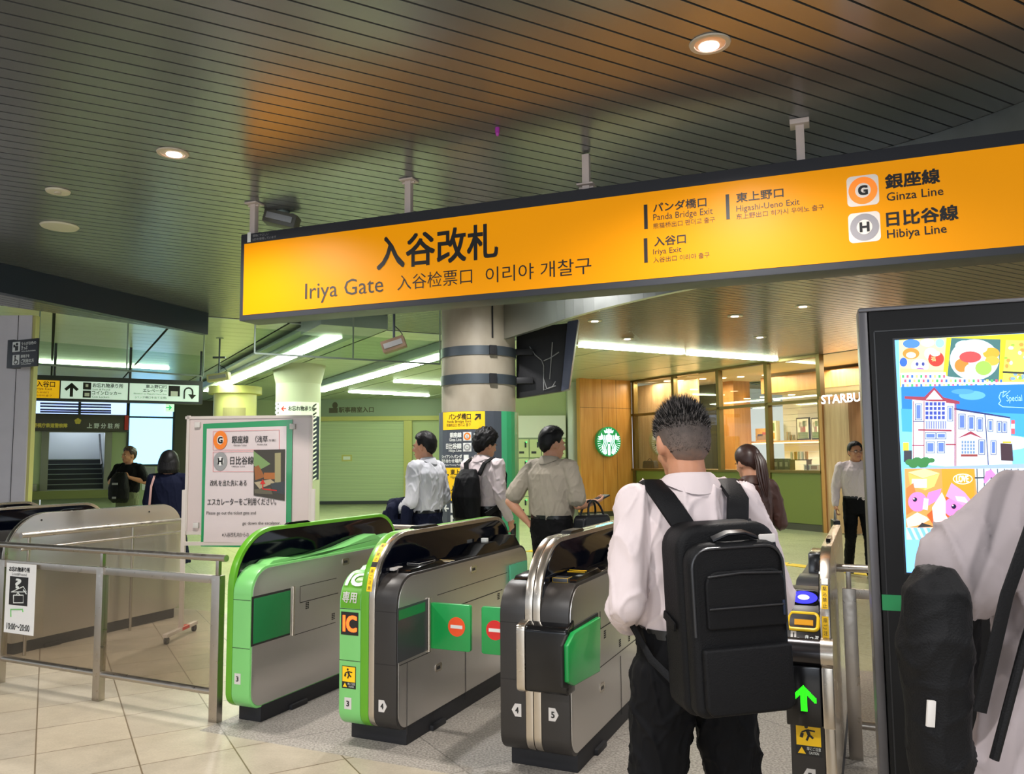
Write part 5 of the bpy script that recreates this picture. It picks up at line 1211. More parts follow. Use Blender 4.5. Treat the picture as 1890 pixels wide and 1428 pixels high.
def shopbox(name, lab, cat, S, x0, y0, x1, y1, m, th=0.12, extra=None, bottom=None, group=None):
    t = thing(name, lab, cat, S.to3(*S.st((x0 + x1) / 2, y1)), 0, group)
    s0, t1_ = S.st(x0, y0); s1, t0_ = S.st(x1, y1)
    if bottom is not None: t0_ = bottom
    mb = MB(); mb.srect(S, s0, t0_, s1, t1_, m, -th, 0); mb.build('body', None, t, bevel=min(0.01, th * .2))
    if extra:
        mb = MB()
        for e in extra: mb.srect(S, s0 + (s1 - s0) * e[0], t0_ + (t1_ - t0_) * e[1], s0 + (s1 - s0) * e[2], t0_ + (t1_ - t0_) * e[3], e[4], 0, 0.004)
        mb.build('print', None, t, smooth=False)
    return t
for c_, n_ in (((120, 150, 90), 'art_green'), ((190, 90, 70), 'art_red'), ((226, 220, 200), 'art_cream'), ((210, 160, 70), 'art_gold'), ((60, 60, 90), 'art_navy'), ((160, 130, 100), 'kraft'), ((70, 74, 76), 'bag_grey')): mat(n_, c_, 0.5)
art = [(.08, .06, .92, .94, 'art_cream'), (.1, .06, .9, .35, 'art_green'), (.3, .35, .7, .6, 'art_red'), (.2, .55, .5, .8, 'art_cream'), (.5, .6, .85, .85, 'art_green')]
shopbox('framed_picture', 'left of two black framed leafy pictures on the shop shelf', 'picture', S3_, 1469, 771, 1495, 812, 'paint_black', 0.04, art, zs, 'framed pictures on the shop shelf')
shopbox('framed_picture', 'right of two black framed leafy pictures on the shop shelf', 'picture', S3_, 1497, 771, 1513, 812, 'paint_black', 0.04, art, zs, 'framed pictures on the shop shelf')
shopbox('painted_board', 'wide gold board with dark sprig pattern leaning on the shop shelf', 'picture', S3_, 1394, 791, 1418, 812, 'art_gold', 0.03, [(.1, .1, .9, .5, 'kraft'), (.2, .4, .6, .55, 'art_navy'), (.55, .5, .85, .7, 'art_red')], zs)
shopbox('patterned_carton', 'tall narrow patterned carton on the shop shelf beside the gold board', 'box', S3_, 1419, 777, 1433, 812, 'art_cream', 0.15, [(.2, .5, .8, .9, 'art_green'), (.2, .1, .8, .4, 'art_gold')], zs)
t = thing('steel_canister', 'small steel canisters on the shop shelf left of the pictures', 'canister', S3_.to3(*S3_.st(1456, 812)))
for x in (1451, 1459):
    c = S3_.st(x, 812)[0]; mb = MB(); mb.cyl(S3_.to3(c, zs, -.1), S3_.to3(c, zs + .22 - (x - 1451) * .01, -.1), 0.055, 16, 'arch_steel'); mb.build('can', None, t)
SB_ = SI(0.75); zc2 = zSi + 0.02
mb = MB(); mb.srect(FC, 0.02, zc2 - .06, f1_ - .05, zc2, 'wood_pale', -0.4, -0.15); o = mb.build('display_ledge', None, None, bevel=0.004); tag(o, 'wooden display ledge just inside the coffee shop window', 'ledge')
SB_ = SI(0.27)
for x0, x1, h, l in ((1188, 1211, .2, 'squat dark handbag on the window ledge left of the backpack man'), (1226, 1240, .24, 'second dark handbag on window ledge, touching the head of the backpack man')):
    t = thing('handbag', l, 'bag', SB_.to3(SB_.st(x0, 860)[0], zc2)); s0 = SB_.st(x0, 860)[0]; s1 = SB_.st(x1, 860)[0]
    mb = MB(); mb.prism(roundpoly([(s0, zc2), (s1, zc2), (s1 - .04, zc2 + h), (s0 + .04, zc2 + h)], [.03, .03, .06, .06], 5), SB_.to3, -0.09, 0.05, 'bag_grey'); mb.build('body', None, t, bevel=0.012)
    mb = MB(); c = (s0 + s1) / 2; mb.tube([SB_.to3(c + .08 * math.cos(PI * k / 8), zc2 + h - .01 + .06 * math.sin(PI * k / 8), 0) for k in range(9)], .008, 6, 'paint_black'); mb.build('handle', None, t)
t = thing('glass_jar', 'clear glass carafes and jars on the shop ledge right of the ponytail woman', 'jar', SB_.to3(SB_.st(1408, 866)[0], zc2))
for x, h, r in ((1399, .34, .06), (1406, .26, .05), (1412, .2, .06)):
    c = SB_.st(x, 860)[0]; mb = MB(); mb.tube([SB_.to3(c, zc2, 0), SB_.to3(c, zc2 + h * .5, 0), SB_.to3(c, zc2 + h * .75, 0), SB_.to3(c, zc2 + h, 0)], r, 14, mat('frosted_jar', (220, 200, 160), 0.2), rr=[r, r, r * .5, r * .6]); mb.build('carafe', None, t)
for i, (x0, x1) in enumerate(((1427, 1436), (1437, 1446), (1447, 1456))):
    t = shopbox('coffee_pack', ['leftmost', 'middle', 'rightmost'][i] + ' of three grey coffee packs standing on the shop ledge', 'pack', SB_, x0, 846, x1, 866, 'bag_grey', .08, [(.2, .3, .8, .7, 'print_grey')], zc2, 'coffee packs on the shop ledge')
t = thing('display_rack', 'small two-tier rack of cups on the shop ledge', 'rack', SB_.to3(SB_.st(1474, 866)[0], zc2)); s0, s1 = SB_.st(1460, 860)[0], SB_.st(1492, 860)[0]
mb = MB(); mb.srect(SB_, s0, zc2 + .2, s1, zc2 + .22, 'bronze_frame', -.12, .05)
for s_ in (s0, s1 - .02): mb.srect(SB_, s_, zc2, s_ + .02, zc2 + .2, 'bronze_frame', -.1, .03)
mb.build('frame', None, t)
for i in range(5):
    c = s0 + .035 + i * (s1 - s0 - .07) / 4; mb = MB(); mb.cyl(SB_.to3(c, zc2 + .22, 0), SB_.to3(c, zc2 + .38, 0), .03, 14, ['art_cream', 'art_gold', 'art_cream', 'print_white', 'art_gold'][i], r2=.035)
    tag(mb.build('paper_cup', None), 'pale tall cup on the small rack, ' + ['leftmost of five', 'second from left of five', 'middle of five', 'fourth of five', 'rightmost of five'][i], 'cup', 'cups on the shop rack')
shopbox('white_carton', 'low white cartons stacked at right end of the shop ledge', 'box', SB_, 1483, 857, 1511, 868, 'print_white', .12, [(.1, .2, .4, .8, 'print_grey'), (.5, .2, .9, .8, 'kraft')], zc2)
t = thing('menu_board', 'black chalk menu board inside the shop doorway', 'menu board', SI(1.0).to3(*SI(1.0).st(1586, 810)))
S_ = SI(1.0); mb = MB(); mb.rect(S_, 1574, 774, 1612, 822, 'paint_black', 0, 0.04); mb.build('board', None, t)
mb = MB()
for k in range(8): mb.rect(S_, 1577, 783 + k * 4.5, 1590 - (k % 3) * 3, 784.3 + k * 4.5, 'print_grey', .04, .043)
mb.build('chalk_lines', None, t, smooth=False)
mb = MB(); mb.srect(SI(1.2), f1_ + .3, 0, f1_ + 4, 3.2, 'kraft', -.1, 0); struct(mb.build('wall_shop', None, smooth=False))
glow('shop_spot', (255, 230, 190), 9.0)
SHOPL = [(1231, 703), (1257, 702), (1297, 699), (1276, 706), (1334, 697), (1340, 712), (1367, 695), (1413, 692), (1442, 701), (1510, 686), (1281, 718), (1379, 735), (1409, 732), (1461, 728), (1488, 740), (1434, 738)]
pos = ['far left above the wood panel', 'left over wood panel, second', 'left of centre near the outer edge', 'just below the third from left', 'above the head of the ponytail woman', 'lower one above the ponytail woman', 'upper middle', 'upper right of middle', 'left of the air vent end', 'nearest the shop lettering', 'lower left above the short hair man', 'low left beyond the bulkhead', 'low middle beyond bulkhead', 'low right beyond the bulkhead', 'lowest right near the letters', 'low centre right beyond bulkhead']
for (px, py), w_ in zip(SHOPL, pos):
    z = 3.486 if py < 716 else 3.018
    p = hz(px, py, z)
    mb = MB(); mb.cyl((p.x, p.y, z), (p.x, p.y, z - .012), 0.085, 20, 'shop_spot'); tag(mb.build('shop_downlight', None), 'small coffee shop ceiling light, ' + w_, 'downlight', 'coffee shop ceiling lights')
for k in range(4):
    p = FC.to3(1.2 + k * 1.9, 3.4, -1.35); lamp('shop_lamp', 'AREA', p, 95, (1.0, 0.91, 0.78), 1.2)
for k in range(3): lamp('display_lamp', 'AREA', FC.to3(.5 + k * .8, 3.42, -.25), 30, (1.0, 0.88, 0.72), 0.3)
lamp('back_room_lamp', 'AREA', FC.to3(5.0, 2.98, -2.7), 110, (1.0, 0.86, 0.68), 0.8)
p = hz(1412, 706, 3.48); t = thing('air_vent', 'round grey air conditioning vent in the coffee shop ceiling', 'air vent', p)
mb = MB()
for r_, h_ in ((.5, .0), (.38, .03), (.26, .05)): mb.cyl((p.x, p.y, 3.488 - h_), (p.x, p.y, 3.475 - h_), r_, 32, 'grey_green')
mb.build('grille', None, t)
# round illuminated emblem on the wood panel
t = thing('round_emblem_sign', 'round lit green and white crowned emblem on the wood wall', 'sign', WP.to3(*WP.st(1120, 815)))
glow('emblem_green', (0, 125, 65), 0.9); glow('emblem_white', (215, 240, 255), 1.05); glow('emblem_blue', (110, 185, 215), 0.9)
c = WP.st(1120, 815); rx = 0.37
mb = MB(); mb.cyl(WP.to3(*c, 0.0), WP.to3(*c, 0.09), rx * 1.03, 56, 'board_green'); mb.build('case', None, t)
def EP(P, m, a=.09, b=.093): mb.prism([(c[0] + x * rx, c[1] + y * rx) for x, y in P], WP.to3, a, b, m)
mb = MB(); EP([(math.cos(2 * PI * k / 48), math.sin(2 * PI * k / 48)) for k in range(48)], 'emblem_green', .09, .092); fc_ = mb.build('face', None, t, smooth=False)
mb = MB()
for sg in (-1, 1):
    for k in range(9):                            # scaled fins down each side
        a = R(12 - k * 10); r0_, r1_ = 0.62 - k * .012, 0.97
        ca, sa_ = math.cos(a) * sg, math.sin(a); n_ = (-sa_ * .035, math.cos(a) * .035 * sg)
        EP([(ca * r0_, sa_ * r0_), (ca * r1_ + n_[0], sa_ * r1_ + n_[1]), (ca * r1_ - n_[0] * .6, sa_ * r1_ - n_[1] * .6)], 'emblem_white', .092, .095)
    EP([(sg * .50, .25), (sg * .62, .62), (sg * .70, .40), (sg * .93, .36), (sg * .80, .22), (sg * .86, .10), (sg * .62, .12)], 'emblem_white', .092, .095)
    for k in range(3):                           # wavy hair
        P = []; x0 = .17 + k * .14
        for j in range(15):
            y = .45 - j * .1; P.append((sg * (x0 + .06 * math.sin(j * .9 + k * .3) + (.0 if y > -.1 else (-.1 - y) * .12)), y))
        for j in range(14):
            a_, b_ = P[j], P[j + 1]
            if (a_[0] ** 2 + b_[1] ** 2) < .9: EP([a_, b_, (b_[0] + sg * .075, b_[1]), (a_[0] + sg * .075, a_[1])], 'emblem_white', .092, .096)
    EP([(sg * .06, .66), (sg * .22, .94), (sg * .24, .74), (sg * .42, .80), (sg * .34, .58), (sg * .1, .6)], 'emblem_white', .092, .095)
EP([(-.12 * 2, .2), (-.2, .45), (0, .55), (.2, .45), (.24, .2), (.12, .0), (0, -.06), (-.12, .0)], 'emblem_white', .092, .098)
EP([(-.09, -.15), (.09, -.15), (.12, -.5), (.10, -.94), (-.10, -.94), (-.12, -.5)], 'emblem_white', .092, .0955)
for sg in (-1, 1): EP([(sg * .05, .28), (sg * .15, .30), (sg * .15, .27), (sg * .05, .25)], 'emblem_blue', .098, .0995)
EP([(-.05, .08), (.05, .08), (0, .05)], 'emblem_blue', .098, .0995); EP([(-.015, .24), (.015, .24), (.02, .13), (-.02, .13)], 'emblem_blue', .098, .0995)
P = []
for k in range(10): a = PI / 2 + k * PI / 5; r_ = .17 if k % 2 == 0 else .07; P.append((r_ * math.cos(a), .80 + r_ * math.sin(a)))
EP(P, 'emblem_white', .092, .095); EP([(-.12, .57), (.12, .57), (.06, .72), (-.06, .72)], 'emblem_white', .092, .095)
mb.build('figure', None, fc_, smooth=False)

# ================================================================ DIGITAL KIOSK
KP = Plane((1.158, 2.62), (math.cos(R(20.2)), -math.sin(R(20.2))))
KW = 1.25; KH = 1.985
t = thing('advertising_kiosk', 'tall black advertising kiosk with bright colourful screen at the right', 'digital kiosk', KP.to3(KW / 2, 0))
mat('kiosk_black', (12, 12, 13), 0.5, spec=0.25); mat('kiosk_edge', (92, 90, 92), 0.35, 0.4)
sK = KP.st(1590, 700)[0]
mb = MB(); mb.srect(KP, sK + .03, 0.0, sK + KW, KH - 0.015, 'kiosk_black', -0.14, 0.0); mb.build('body', None, t, bevel=0.006)
mb = MB(); mb.srect(KP, sK, 0, sK + .028, KH, 'kiosk_edge', -0.13, -0.012); mb.srect(KP, sK, KH - .014, sK + KW, KH, 'kiosk_edge', -0.13, -0.004); mb.build('edge_trim', None, t, bevel=0.005)
s_ = KP.st(1626, 900)[0]; mb = MB(); mb.srect(KP, s_, 0, s_ + .004, KH - .08, 'paint_black', 0, .0015); mb.srect(KP, s_, KH - .084, sK + KW, KH - .08, 'paint_black', 0, .0015); mb.build('door_gap', None, t, smooth=False)
mb = MB(); mb.rect(KP, 1628, 1098, 1684, 1127, mat('label_green', (30, 130, 75), 0.4), 0, .002); mb.build('green_label', None, t, smooth=False)
scs = {}
def scol(c):
    n = 'screen_%d_%d_%d' % c
    return glow(n, c, 0.95).name
def z7(p): return (1640 + p[0] / 2.856, 600 + p[1] / 2.856)
mb = MB(); q0 = KP.st(1660, 800)[0]; zt3 = KP.st(1665, 627)[1]; zb3 = KP.st(1674, 1056)[1]
mb.srect(KP, q0 - .006, zb3 - .006, q0 + 1.0, zt3 + .006, 'paint_black', 0, .001)
mb.srect(KP, q0, zb3, q0 + .99, zt3, scol((120, 190, 250)), 0.001, .002); sc_ = mb.build('screen', None, t, smooth=False)
mb = MB(); LV = [0.002]
def sp(P, c, px=False):
    LV[0] += 0.000008
    mb.poly([KP.to3(*KP.st(*z7(p)), LV[0]) for p in P], scol(c))
def se(x, y, rx, ry, c, n=20): sp([(x + rx * math.cos(2 * PI * k / n), y + ry * math.sin(2 * PI * k / n)) for k in range(n)], c)
def sr(x0, y0, x1, y1, c): sp([(x0, y0), (x1, y0), (x1, y1), (x0, y1)], c)
sp([(55, 78), (1000, 30), (1000, 300), (60, 325)], (250, 228, 20))
sp([(57, 80), (305, 68), (288, 250), (60, 262)], (235, 205, 165))
se(120, 98, 45, 24, (70, 130, 225)); se(205, 92, 38, 22, (225, 200, 200)); se(270, 95, 24, 24, (150, 190, 235)); se(118, 150, 44, 30, (215, 140, 50)); se(118, 158, 26, 16, (250, 240, 220)); se(222, 150, 34, 30, (235, 240, 245)); se(250, 178, 42, 40, (225, 50, 35)); se(246, 150, 26, 14, (250, 230, 220))
se(165, 215, 46, 36, (240, 244, 250)); se(150, 205, 8, 10, (60, 70, 150)); se(182, 205, 8, 10, (60, 70, 150)); se(165, 234, 22, 8, (140, 60, 180)); se(78, 195, 20, 24, (40, 100, 200)); sp([(62, 228), (290, 238), (280, 262), (66, 262)], (240, 215, 140))
sp([(330, 68), (590, 75), (580, 302), (308, 278)], (60, 110, 110)); se(452, 182, 130, 108, (200, 215, 225), 32); se(452, 172, 118, 92, (235, 240, 245), 32)
se(385, 212, 38, 36, (250, 130, 40)); se(430, 168, 58, 30, (190, 70, 70)); se(540, 148, 44, 30, (250, 165, 40)); se(545, 188, 38, 26, (250, 175, 60)); se(500, 226, 44, 38, (150, 205, 80)); se(428, 236, 28, 30, (235, 245, 240)); se(490, 122, 30, 24, (225, 235, 245)); se(400, 110, 50, 30, (190, 215, 240))
sp([(618, 78), (1000, 90), (1000, 320), (600, 298)], (215, 225, 90))
random.seed(3)
for k in range(26): x, y = random.uniform(615, 740), random.uniform(90, 290); se(x, y, random.uniform(6, 16), random.uniform(6, 16), random.choice([(240, 240, 220), (150, 190, 60), (200, 150, 60), (120, 160, 200)]), 6)
sp([(600, 242), (1000, 262), (1000, 272), (600, 252)], (40, 40, 30))
sp([(62, 252), (300, 248), (304, 270), (590, 300), (1000, 300), (1000, 330), (66, 332)], (240, 244, 250))
cs_ = [(70, 180, 100), (240, 90, 120), (60, 110, 220), (235, 220, 120)]
for j in range(3):
    for k in range(22): x, y = 70 + k * 24 + (j % 2) * 12, 262 + j * 24; (sr(x, y, x + 12, y + 16, cs_[(k + j) % 4]) if (x < 290 or y > 285) and x < 590 else None)
sp([(66, 325), (1000, 305), (1000, 755), (80, 752)], (20, 120, 232)); sp([(66, 440), (1000, 480), (1000, 755), (80, 752)], (60, 160, 245)); sp([(70, 560), (1000, 600), (1000, 755), (80, 752)], (120, 195, 250)); se(440, 370, 70, 24, (90, 170, 240)); se(620, 620, 130, 40, (190, 225, 252)); se(390, 350, 60, 14, (70, 150, 240))
Wt, Dk, Rd = (215, 232, 250), (40, 50, 110), (150, 50, 70)
sp([(345, 440), (640, 488), (652, 738), (352, 748)], Wt); sp([(124, 392), (350, 402), (356, 748), (124, 730)], Wt)
sp([(84, 374), (188, 378), (240, 326), (288, 380), (374, 402), (374, 416), (84, 388)], Rd); sp([(196, 392), (240, 342), (284, 392)], (230, 225, 235)); sp([(345, 436), (640, 484), (640, 492), (345, 446)], Dk)
for x in (128, 184, 346, 352): sr(x, 400, x + 4, 744, Rd)
sp([(505, 470), (510, 470), (528, 744), (523, 744)], Dk)
sr(190, 402, 302, 500, (240, 245, 252))
for i in range(5):
    for j in range(4): sr(194 + i * 21.5, 406 + j * 24, 210 + i * 21.5, 424 + j * 24, (50, 70, 170))
sr(190, 506, 302, 546, (120, 130, 180))
for i in range(9): sr(192 + i * 12.4, 508, 197 + i * 12.4, 545, Wt)
sp([(155, 548), (332, 550), (332, 560), (155, 556)], Rd)
for x0, y0, x1, y1 in ((142, 416, 172, 498), (312, 430, 336, 504), (194, 568, 246, 598), (254, 568, 300, 598), (200, 616, 240, 672), (258, 614, 294, 672), (370, 470, 402, 546), (420, 480, 450, 552), (466, 490, 494, 556), (525, 500, 547, 558), (572, 508, 592, 564), (600, 512, 620, 566), (476, 606, 504, 680), (540, 610, 564, 680)):
    sr(x0 - 3, y0 - 3, x1 + 3, y1 + 3, Dk); sr(x0, y0, x1, y1, (200, 220, 245)); sr(x0 + 4, y0 + 5, x1 - 4, y1 - 6, (90, 120, 190))
sr(124, 630, 188, 636, Rd); sr(300, 626, 352, 632, Rd); sr(130, 505, 188, 509, Dk)
sp([(358, 598), (432, 558), (502, 600), (432, 574)], Rd); sr(378, 604, 460, 686, (240, 245, 250))
for i in range(5):
    for j in range(4): sr(383 + i * 15, 609 + j * 18, 394 + i * 15, 623 + j * 18, (110, 140, 180))
sr(380, 680, 468, 692, (140, 60, 60)); sp([(588, 622), (650, 626), (656, 716), (592, 712)], (60, 40, 50)); sr(600, 612, 645, 622, (240, 180, 60)); sr(645, 500, 664, 574, (220, 90, 100)); sr(645, 520, 664, 545, (240, 240, 250)); sr(76, 618, 106, 662, (235, 220, 60)); sr(80, 660, 122, 720, (50, 50, 60))
for x, y, r_ in ((110, 722, 24), (150, 716, 30), (195, 714, 28), (225, 712, 18), (130, 735, 26), (180, 732, 30)): se(x, y, r_, r_ * .7, (50, 120, 60), 10)
sp([(230, 746), (1000, 720), (1000, 760), (80, 758)], (150, 175, 230))
sp([(84, 756), (460, 756), (470, 1066), (92, 1066)], (225, 150, 80)); sp([(278, 756), (452, 756), (452, 1000), (290, 960)], (235, 150, 40))
sp([(102, 775), (190, 756), (268, 780), (180, 806)], (250, 225, 150)); sp([(102, 778), (180, 808), (190, 870), (112, 842)], (225, 180, 90)); sp([(180, 808), (268, 782), (240, 850), (190, 870)], (240, 200, 110)); sr(122, 810, 200, 856, (200, 225, 245))
sp([(452, 756), (1000, 750), (1000, 950), (470, 940)], (205, 220, 240))
for k in range(9): sp([(462 + k * 36, 756), (467 + k * 36, 756), (470 + k * 38, 900), (465 + k * 38, 900)], (50, 60, 70))
sp([(452, 800), (1000, 790), (1000, 798), (452, 808)], (50, 60, 70)); sp([(510, 770), (540, 760), (600, 830), (590, 836), (540, 800), (510, 835), (500, 828)], (235, 130, 220)); se(570, 885, 46, 26, (240, 244, 252)); se(635, 810, 20, 14, (240, 80, 80))
sp([(92, 860), (130, 830), (160, 960), (94, 1000)], (230, 120, 60)); sp([(200, 1000), (330, 880), (450, 1000), (420, 1062), (240, 1060)], (225, 90, 40))
Pk = (245, 130, 195)
se(152, 930, 50, 52, Pk); sp([(190, 930), (210, 880), (278, 860), (262, 920), (210, 950)], Pk); se(345, 958, 56, 52, Pk); sp([(300, 900), (330, 830), (400, 880), (440, 930), (390, 950)], (240, 150, 200)); se(138, 918, 12, 12, (20, 20, 60)); se(343, 955, 13, 13, (20, 20, 60)); se(133, 914, 4, 4, (250, 250, 255)); se(338, 950, 4, 4, (250, 250, 255))
sp([(186, 910), (210, 915), (205, 975), (178, 968)], (190, 210, 220)); sp([(350, 900), (400, 905), (425, 940), (360, 925)], (190, 210, 220))
sp([(228, 960), (280, 880), (300, 920), (300, 1000), (345, 1066), (240, 1066)], (252, 215, 215)); sp([(100, 1066), (92, 1020), (150, 985), (200, 1010), (215, 1025), (170, 1050)], (250, 205, 190)); sp([(150, 1066), (175, 1040), (240, 1060)], (50, 50, 50)); sp([(380, 1040), (440, 960), (480, 990), (430, 1066)], (250, 210, 205))
sp([(90, 1066), (1000, 1066), (1000, 1130), (94, 1130)], (190, 225, 245))
for k in range(10): sp([(95 + k * 34, 1066), (113 + k * 34, 1066), (143 + k * 34, 1130), (125 + k * 34, 1130)], (120, 185, 235))
sp([(94, 1130), (1000, 1130), (1000, 1300), (98, 1300)], (130, 200, 252))
d_ = 0.0085
write(mb, KP, 'LOVE', *[z7((355, 0))[0], z7((418, 0))[0], z7((0, 792))[1], z7((0, 826))[1]], scol((252, 250, 240)), d_, .02); write(mb, KP, 'Special', z7((618, 0))[0], z7((700, 0))[0], z7((0, 368))[1], z7((0, 412))[1], scol((160, 215, 250)), d_); write(mb, KP, '福', z7((222, 0))[0], z7((246, 0))[0], z7((0, 166))[1], z7((0, 192))[1], scol((250, 220, 150)), d_)
def sline(P, w, c): 
    for a, b in zip(P[:-1], P[1:]):
        d = Vector((b[0] - a[0], b[1] - a[1])); n_ = Vector((-d.y, d.x)).normalized() * w; LV[0] += .000008
        mb.poly([KP.to3(*KP.st(*z7(p)), LV[0]) for p in ((a[0] + n_.x, a[1] + n_.y), (b[0] + n_.x, b[1] + n_.y), (b[0] - n_.x, b[1] - n_.y), (a[0] - n_.x, a[1] - n_.y))], scol(c))
sline([(390 + 50 * math.cos(2 * PI * k / 20), 810 + 26 * math.sin(2 * PI * k / 20)) for k in range(21)], 2, (252, 250, 240)); sline([(620, 350), (590, 355), (580, 380), (590, 400), (578, 415), (600, 430), (714, 436)], 2, (160, 215, 250)); sline([(605, 345), (600, 380), (640, 345)], 1.5, (160, 215, 250))
mb.build('screen_image', None, sc_, smooth=False)

# ================================================================ PEOPLE
def remesh(mb, name, m, parent, voxel=0.007, smooth=3, fold=0.0, fs=(14, 14, 4), seed=0, extra=None):
    o = mb.build(name, m, parent, smooth=False, world=False)
    md = o.modifiers.new('r', 'REMESH'); md.mode = 'VOXEL'; md.voxel_size = voxel
    sm = o.modifiers.new('s', 'SMOOTH'); sm.factor = 0.5; sm.iterations = smooth
    dg = bpy.context.evaluated_depsgraph_get(); dg.update()
    me = bpy.data.meshes.new_from_object(o.evaluated_get(dg)); old = o.data
    o.modifiers.clear(); o.data = me; me.name = name; bpy.data.meshes.remove(old)
    if not me.materials: me.materials.append(MATS[m])
    me.materials[0] = MATS[m]
    if fold or extra:
        n = len(me.vertices); co = np.empty(n * 3); me.vertices.foreach_get('co', co); co = co.reshape(-1, 3)
        no = np.empty(n * 3); me.vertex_normals.foreach_get('vector', no); no = no.reshape(-1, 3)
        d = np.zeros(n)
        for i in range(n):
            x, y, z = co[i]
            if fold:
                a = noise.noise(Vector((x * fs[0] + seed, y * fs[1], z * fs[2] + x * 5)))
                b = noise.noise(Vector((x * fs[0] * 2.1, y * fs[1] * 2.1 + seed, z * fs[2] * 2.4 - x * 8)))
                d[i] = max(0, 1 - abs(a) * 5) ** 2 * fold * 0.9 + max(0, 1 - abs(b) * 5) ** 2 * fold * 0.5 + b * fold * 0.35
            if extra: d[i] += extra(x, y, z)
        co += no * d[:, None]; me.vertices.foreach_set('co', co.ravel())
    me.polygons.foreach_set('use_smooth', [True] * len(me.polygons)); me.update()
    return o
def add_hand(mb, w, d, n, k=1.0, curl=0.5, side=1, thumb=0.6):
    """hand at wrist w pointing along d, palm facing n; side: +1 thumb on d x n side"""
    d = Vector(d).normalized(); n = Vector(n); n = (n - d * n.dot(d)).normalized(); s = d.cross(n) * side; w = Vector(w)
    M = Matrix((s, d, n)).transposed()
    mb.ball(w + d * .045 * k, (.038 * k, .05 * k, .015 * k), 14, 10, M=M)
    mb.cap(w - d * .01, .024 * k, w + d * .03 * k, .026 * k, 10)
    for i, (off, L) in enumerate(((.030, .068), (.011, .076), (-.009, .071), (-.028, .056))):
        p = w + d * .078 * k + s * off * k; dd = d.copy(); r = .0088 * k
        for j in range(3):
            a = curl * (0.5 + 0.5 * j); ax = d.cross(n).normalized()
            dd = (Matrix.Rotation(a * 0.8, 3, ax) @ dd).normalized(); q = p + dd * L * k * (.42, .32, .26)[j]
            mb.cap(p, r, q, r * .93, 8); p = q; r *= .93
    p = w + d * .02 * k + s * .03 * k; q = p + (d * .6 + s * .75 + n * .3).normalized() * .04 * k; r_ = q + (d * (1 - thumb * .3) + n * thumb + s * .1).normalized() * .032 * k
    mb.cap(p, .013 * k, q, .0105 * k, 8); mb.cap(q, .0105 * k, r_, .009 * k, 8)
mat('skin', (196, 142, 112), 0.5, bump=0.05, bscale=200); mat('skin_tan', (184, 128, 96), 0.5, bump=0.05, bscale=200)
for m_ in ('skin', 'skin_tan'):
    p_ = MATS[m_].node_tree.nodes['Principled BSDF']; p_.inputs['Subsurface Weight'].default_value = 0.08; p_.inputs['Subsurface Radius'].default_value = (.012, .005, .003)
mat('hair_black', (12, 10, 10), 0.55, spec=0.3); mat('hair_brown', (52, 30, 24), 0.4); mat('hair_grey', (58, 54, 52), 0.6); mat('hair_silver', (112, 106, 102), 0.5)
mat('eye_white', (225, 220, 215), 0.3); mat('iris', (25, 16, 12), 0.2); mat('lip', (150, 85, 75), 0.5)
mat('shirt_white', (208, 194, 194), 0.75, bump=0.9, bscale=7, stretch=(1, 1, .45), spec=0.2); mat('shirt_cool', (205, 205, 210), 0.75, bump=0.9, bscale=7, stretch=(1, 1, .45), spec=0.2); mat('shirt_greige', (150, 142, 128), 0.8, bump=0.9, bscale=7, stretch=(1, 1, .45), spec=0.2)
mat('cloth_black', (12, 12, 14), 0.8, spec=0.15); mat('cloth_navy', (16, 21, 42), 0.8, spec=0.15); mat('cloth_olive', (92, 98, 66), 0.8); mat('cloth_brown', (66, 38, 30), 0.5); mat('nylon_black', (11, 11, 13), 0.6, bump=0.2, bscale=260, spec=0.2)
mat('leather_black', (14, 15, 20), 0.4, spec=0.3); mat('shoe_black', (16, 15, 15), 0.3); mat('tee_grey', (150, 140, 142), 0.85, bump=0.2, bscale=12)
HC = Vector((0, -.008, 1.602))
class Head:
    def __init__(s, yaw, pitch, k): s.M = Matrix.Translation((0, 0.0, 1.455)) @ Matrix.Rotation(yaw, 4, 'Z') @ Matrix.Rotation(pitch, 4, 'X') @ Matrix.Translation((0, 0, -1.47)); s.k = k
    def __call__(s, p): return (s.M @ Vector(p)) * s.k
def add_head(mb, Hd, k):
    R3 = Hd.M.to_3x3()
    def e(c, r): mb.ball(Hd(c), tuple(x * k for x in r), 22, 16, M=R3)
    e(HC, (.076, .094, .098)); e((0, .028, 1.565), (.064, .068, .082)); e((0, .048, 1.512), (.045, .048, .034)); e((0, .064, 1.492), (.024, .026, .02))
    e((0, .085, 1.607), (.048, .014, .012)); e((0, .0, 1.53), (.058, .06, .05))
    for sx in (-1, 1):
        e((sx * .076, -.004, 1.578), (.011, .02, .031)); e((sx * .084, -.012, 1.585), (.006, .012, .026)); e((sx * .036, .072, 1.558), (.02, .018, .018))
    mb.cap(Hd((0, .094, 1.598)), .009 * k, Hd((0, .110, 1.562)), .013 * k, 10); e((0, .088, 1.530), (.022, .012, .010)); e((0, .086, 1.517), (.018, .012, .008))
    mb.cap(Vector((0, -.02, 1.40)) * k, .064 * k, Hd((0, -.012, 1.53)), .055 * k, 18)
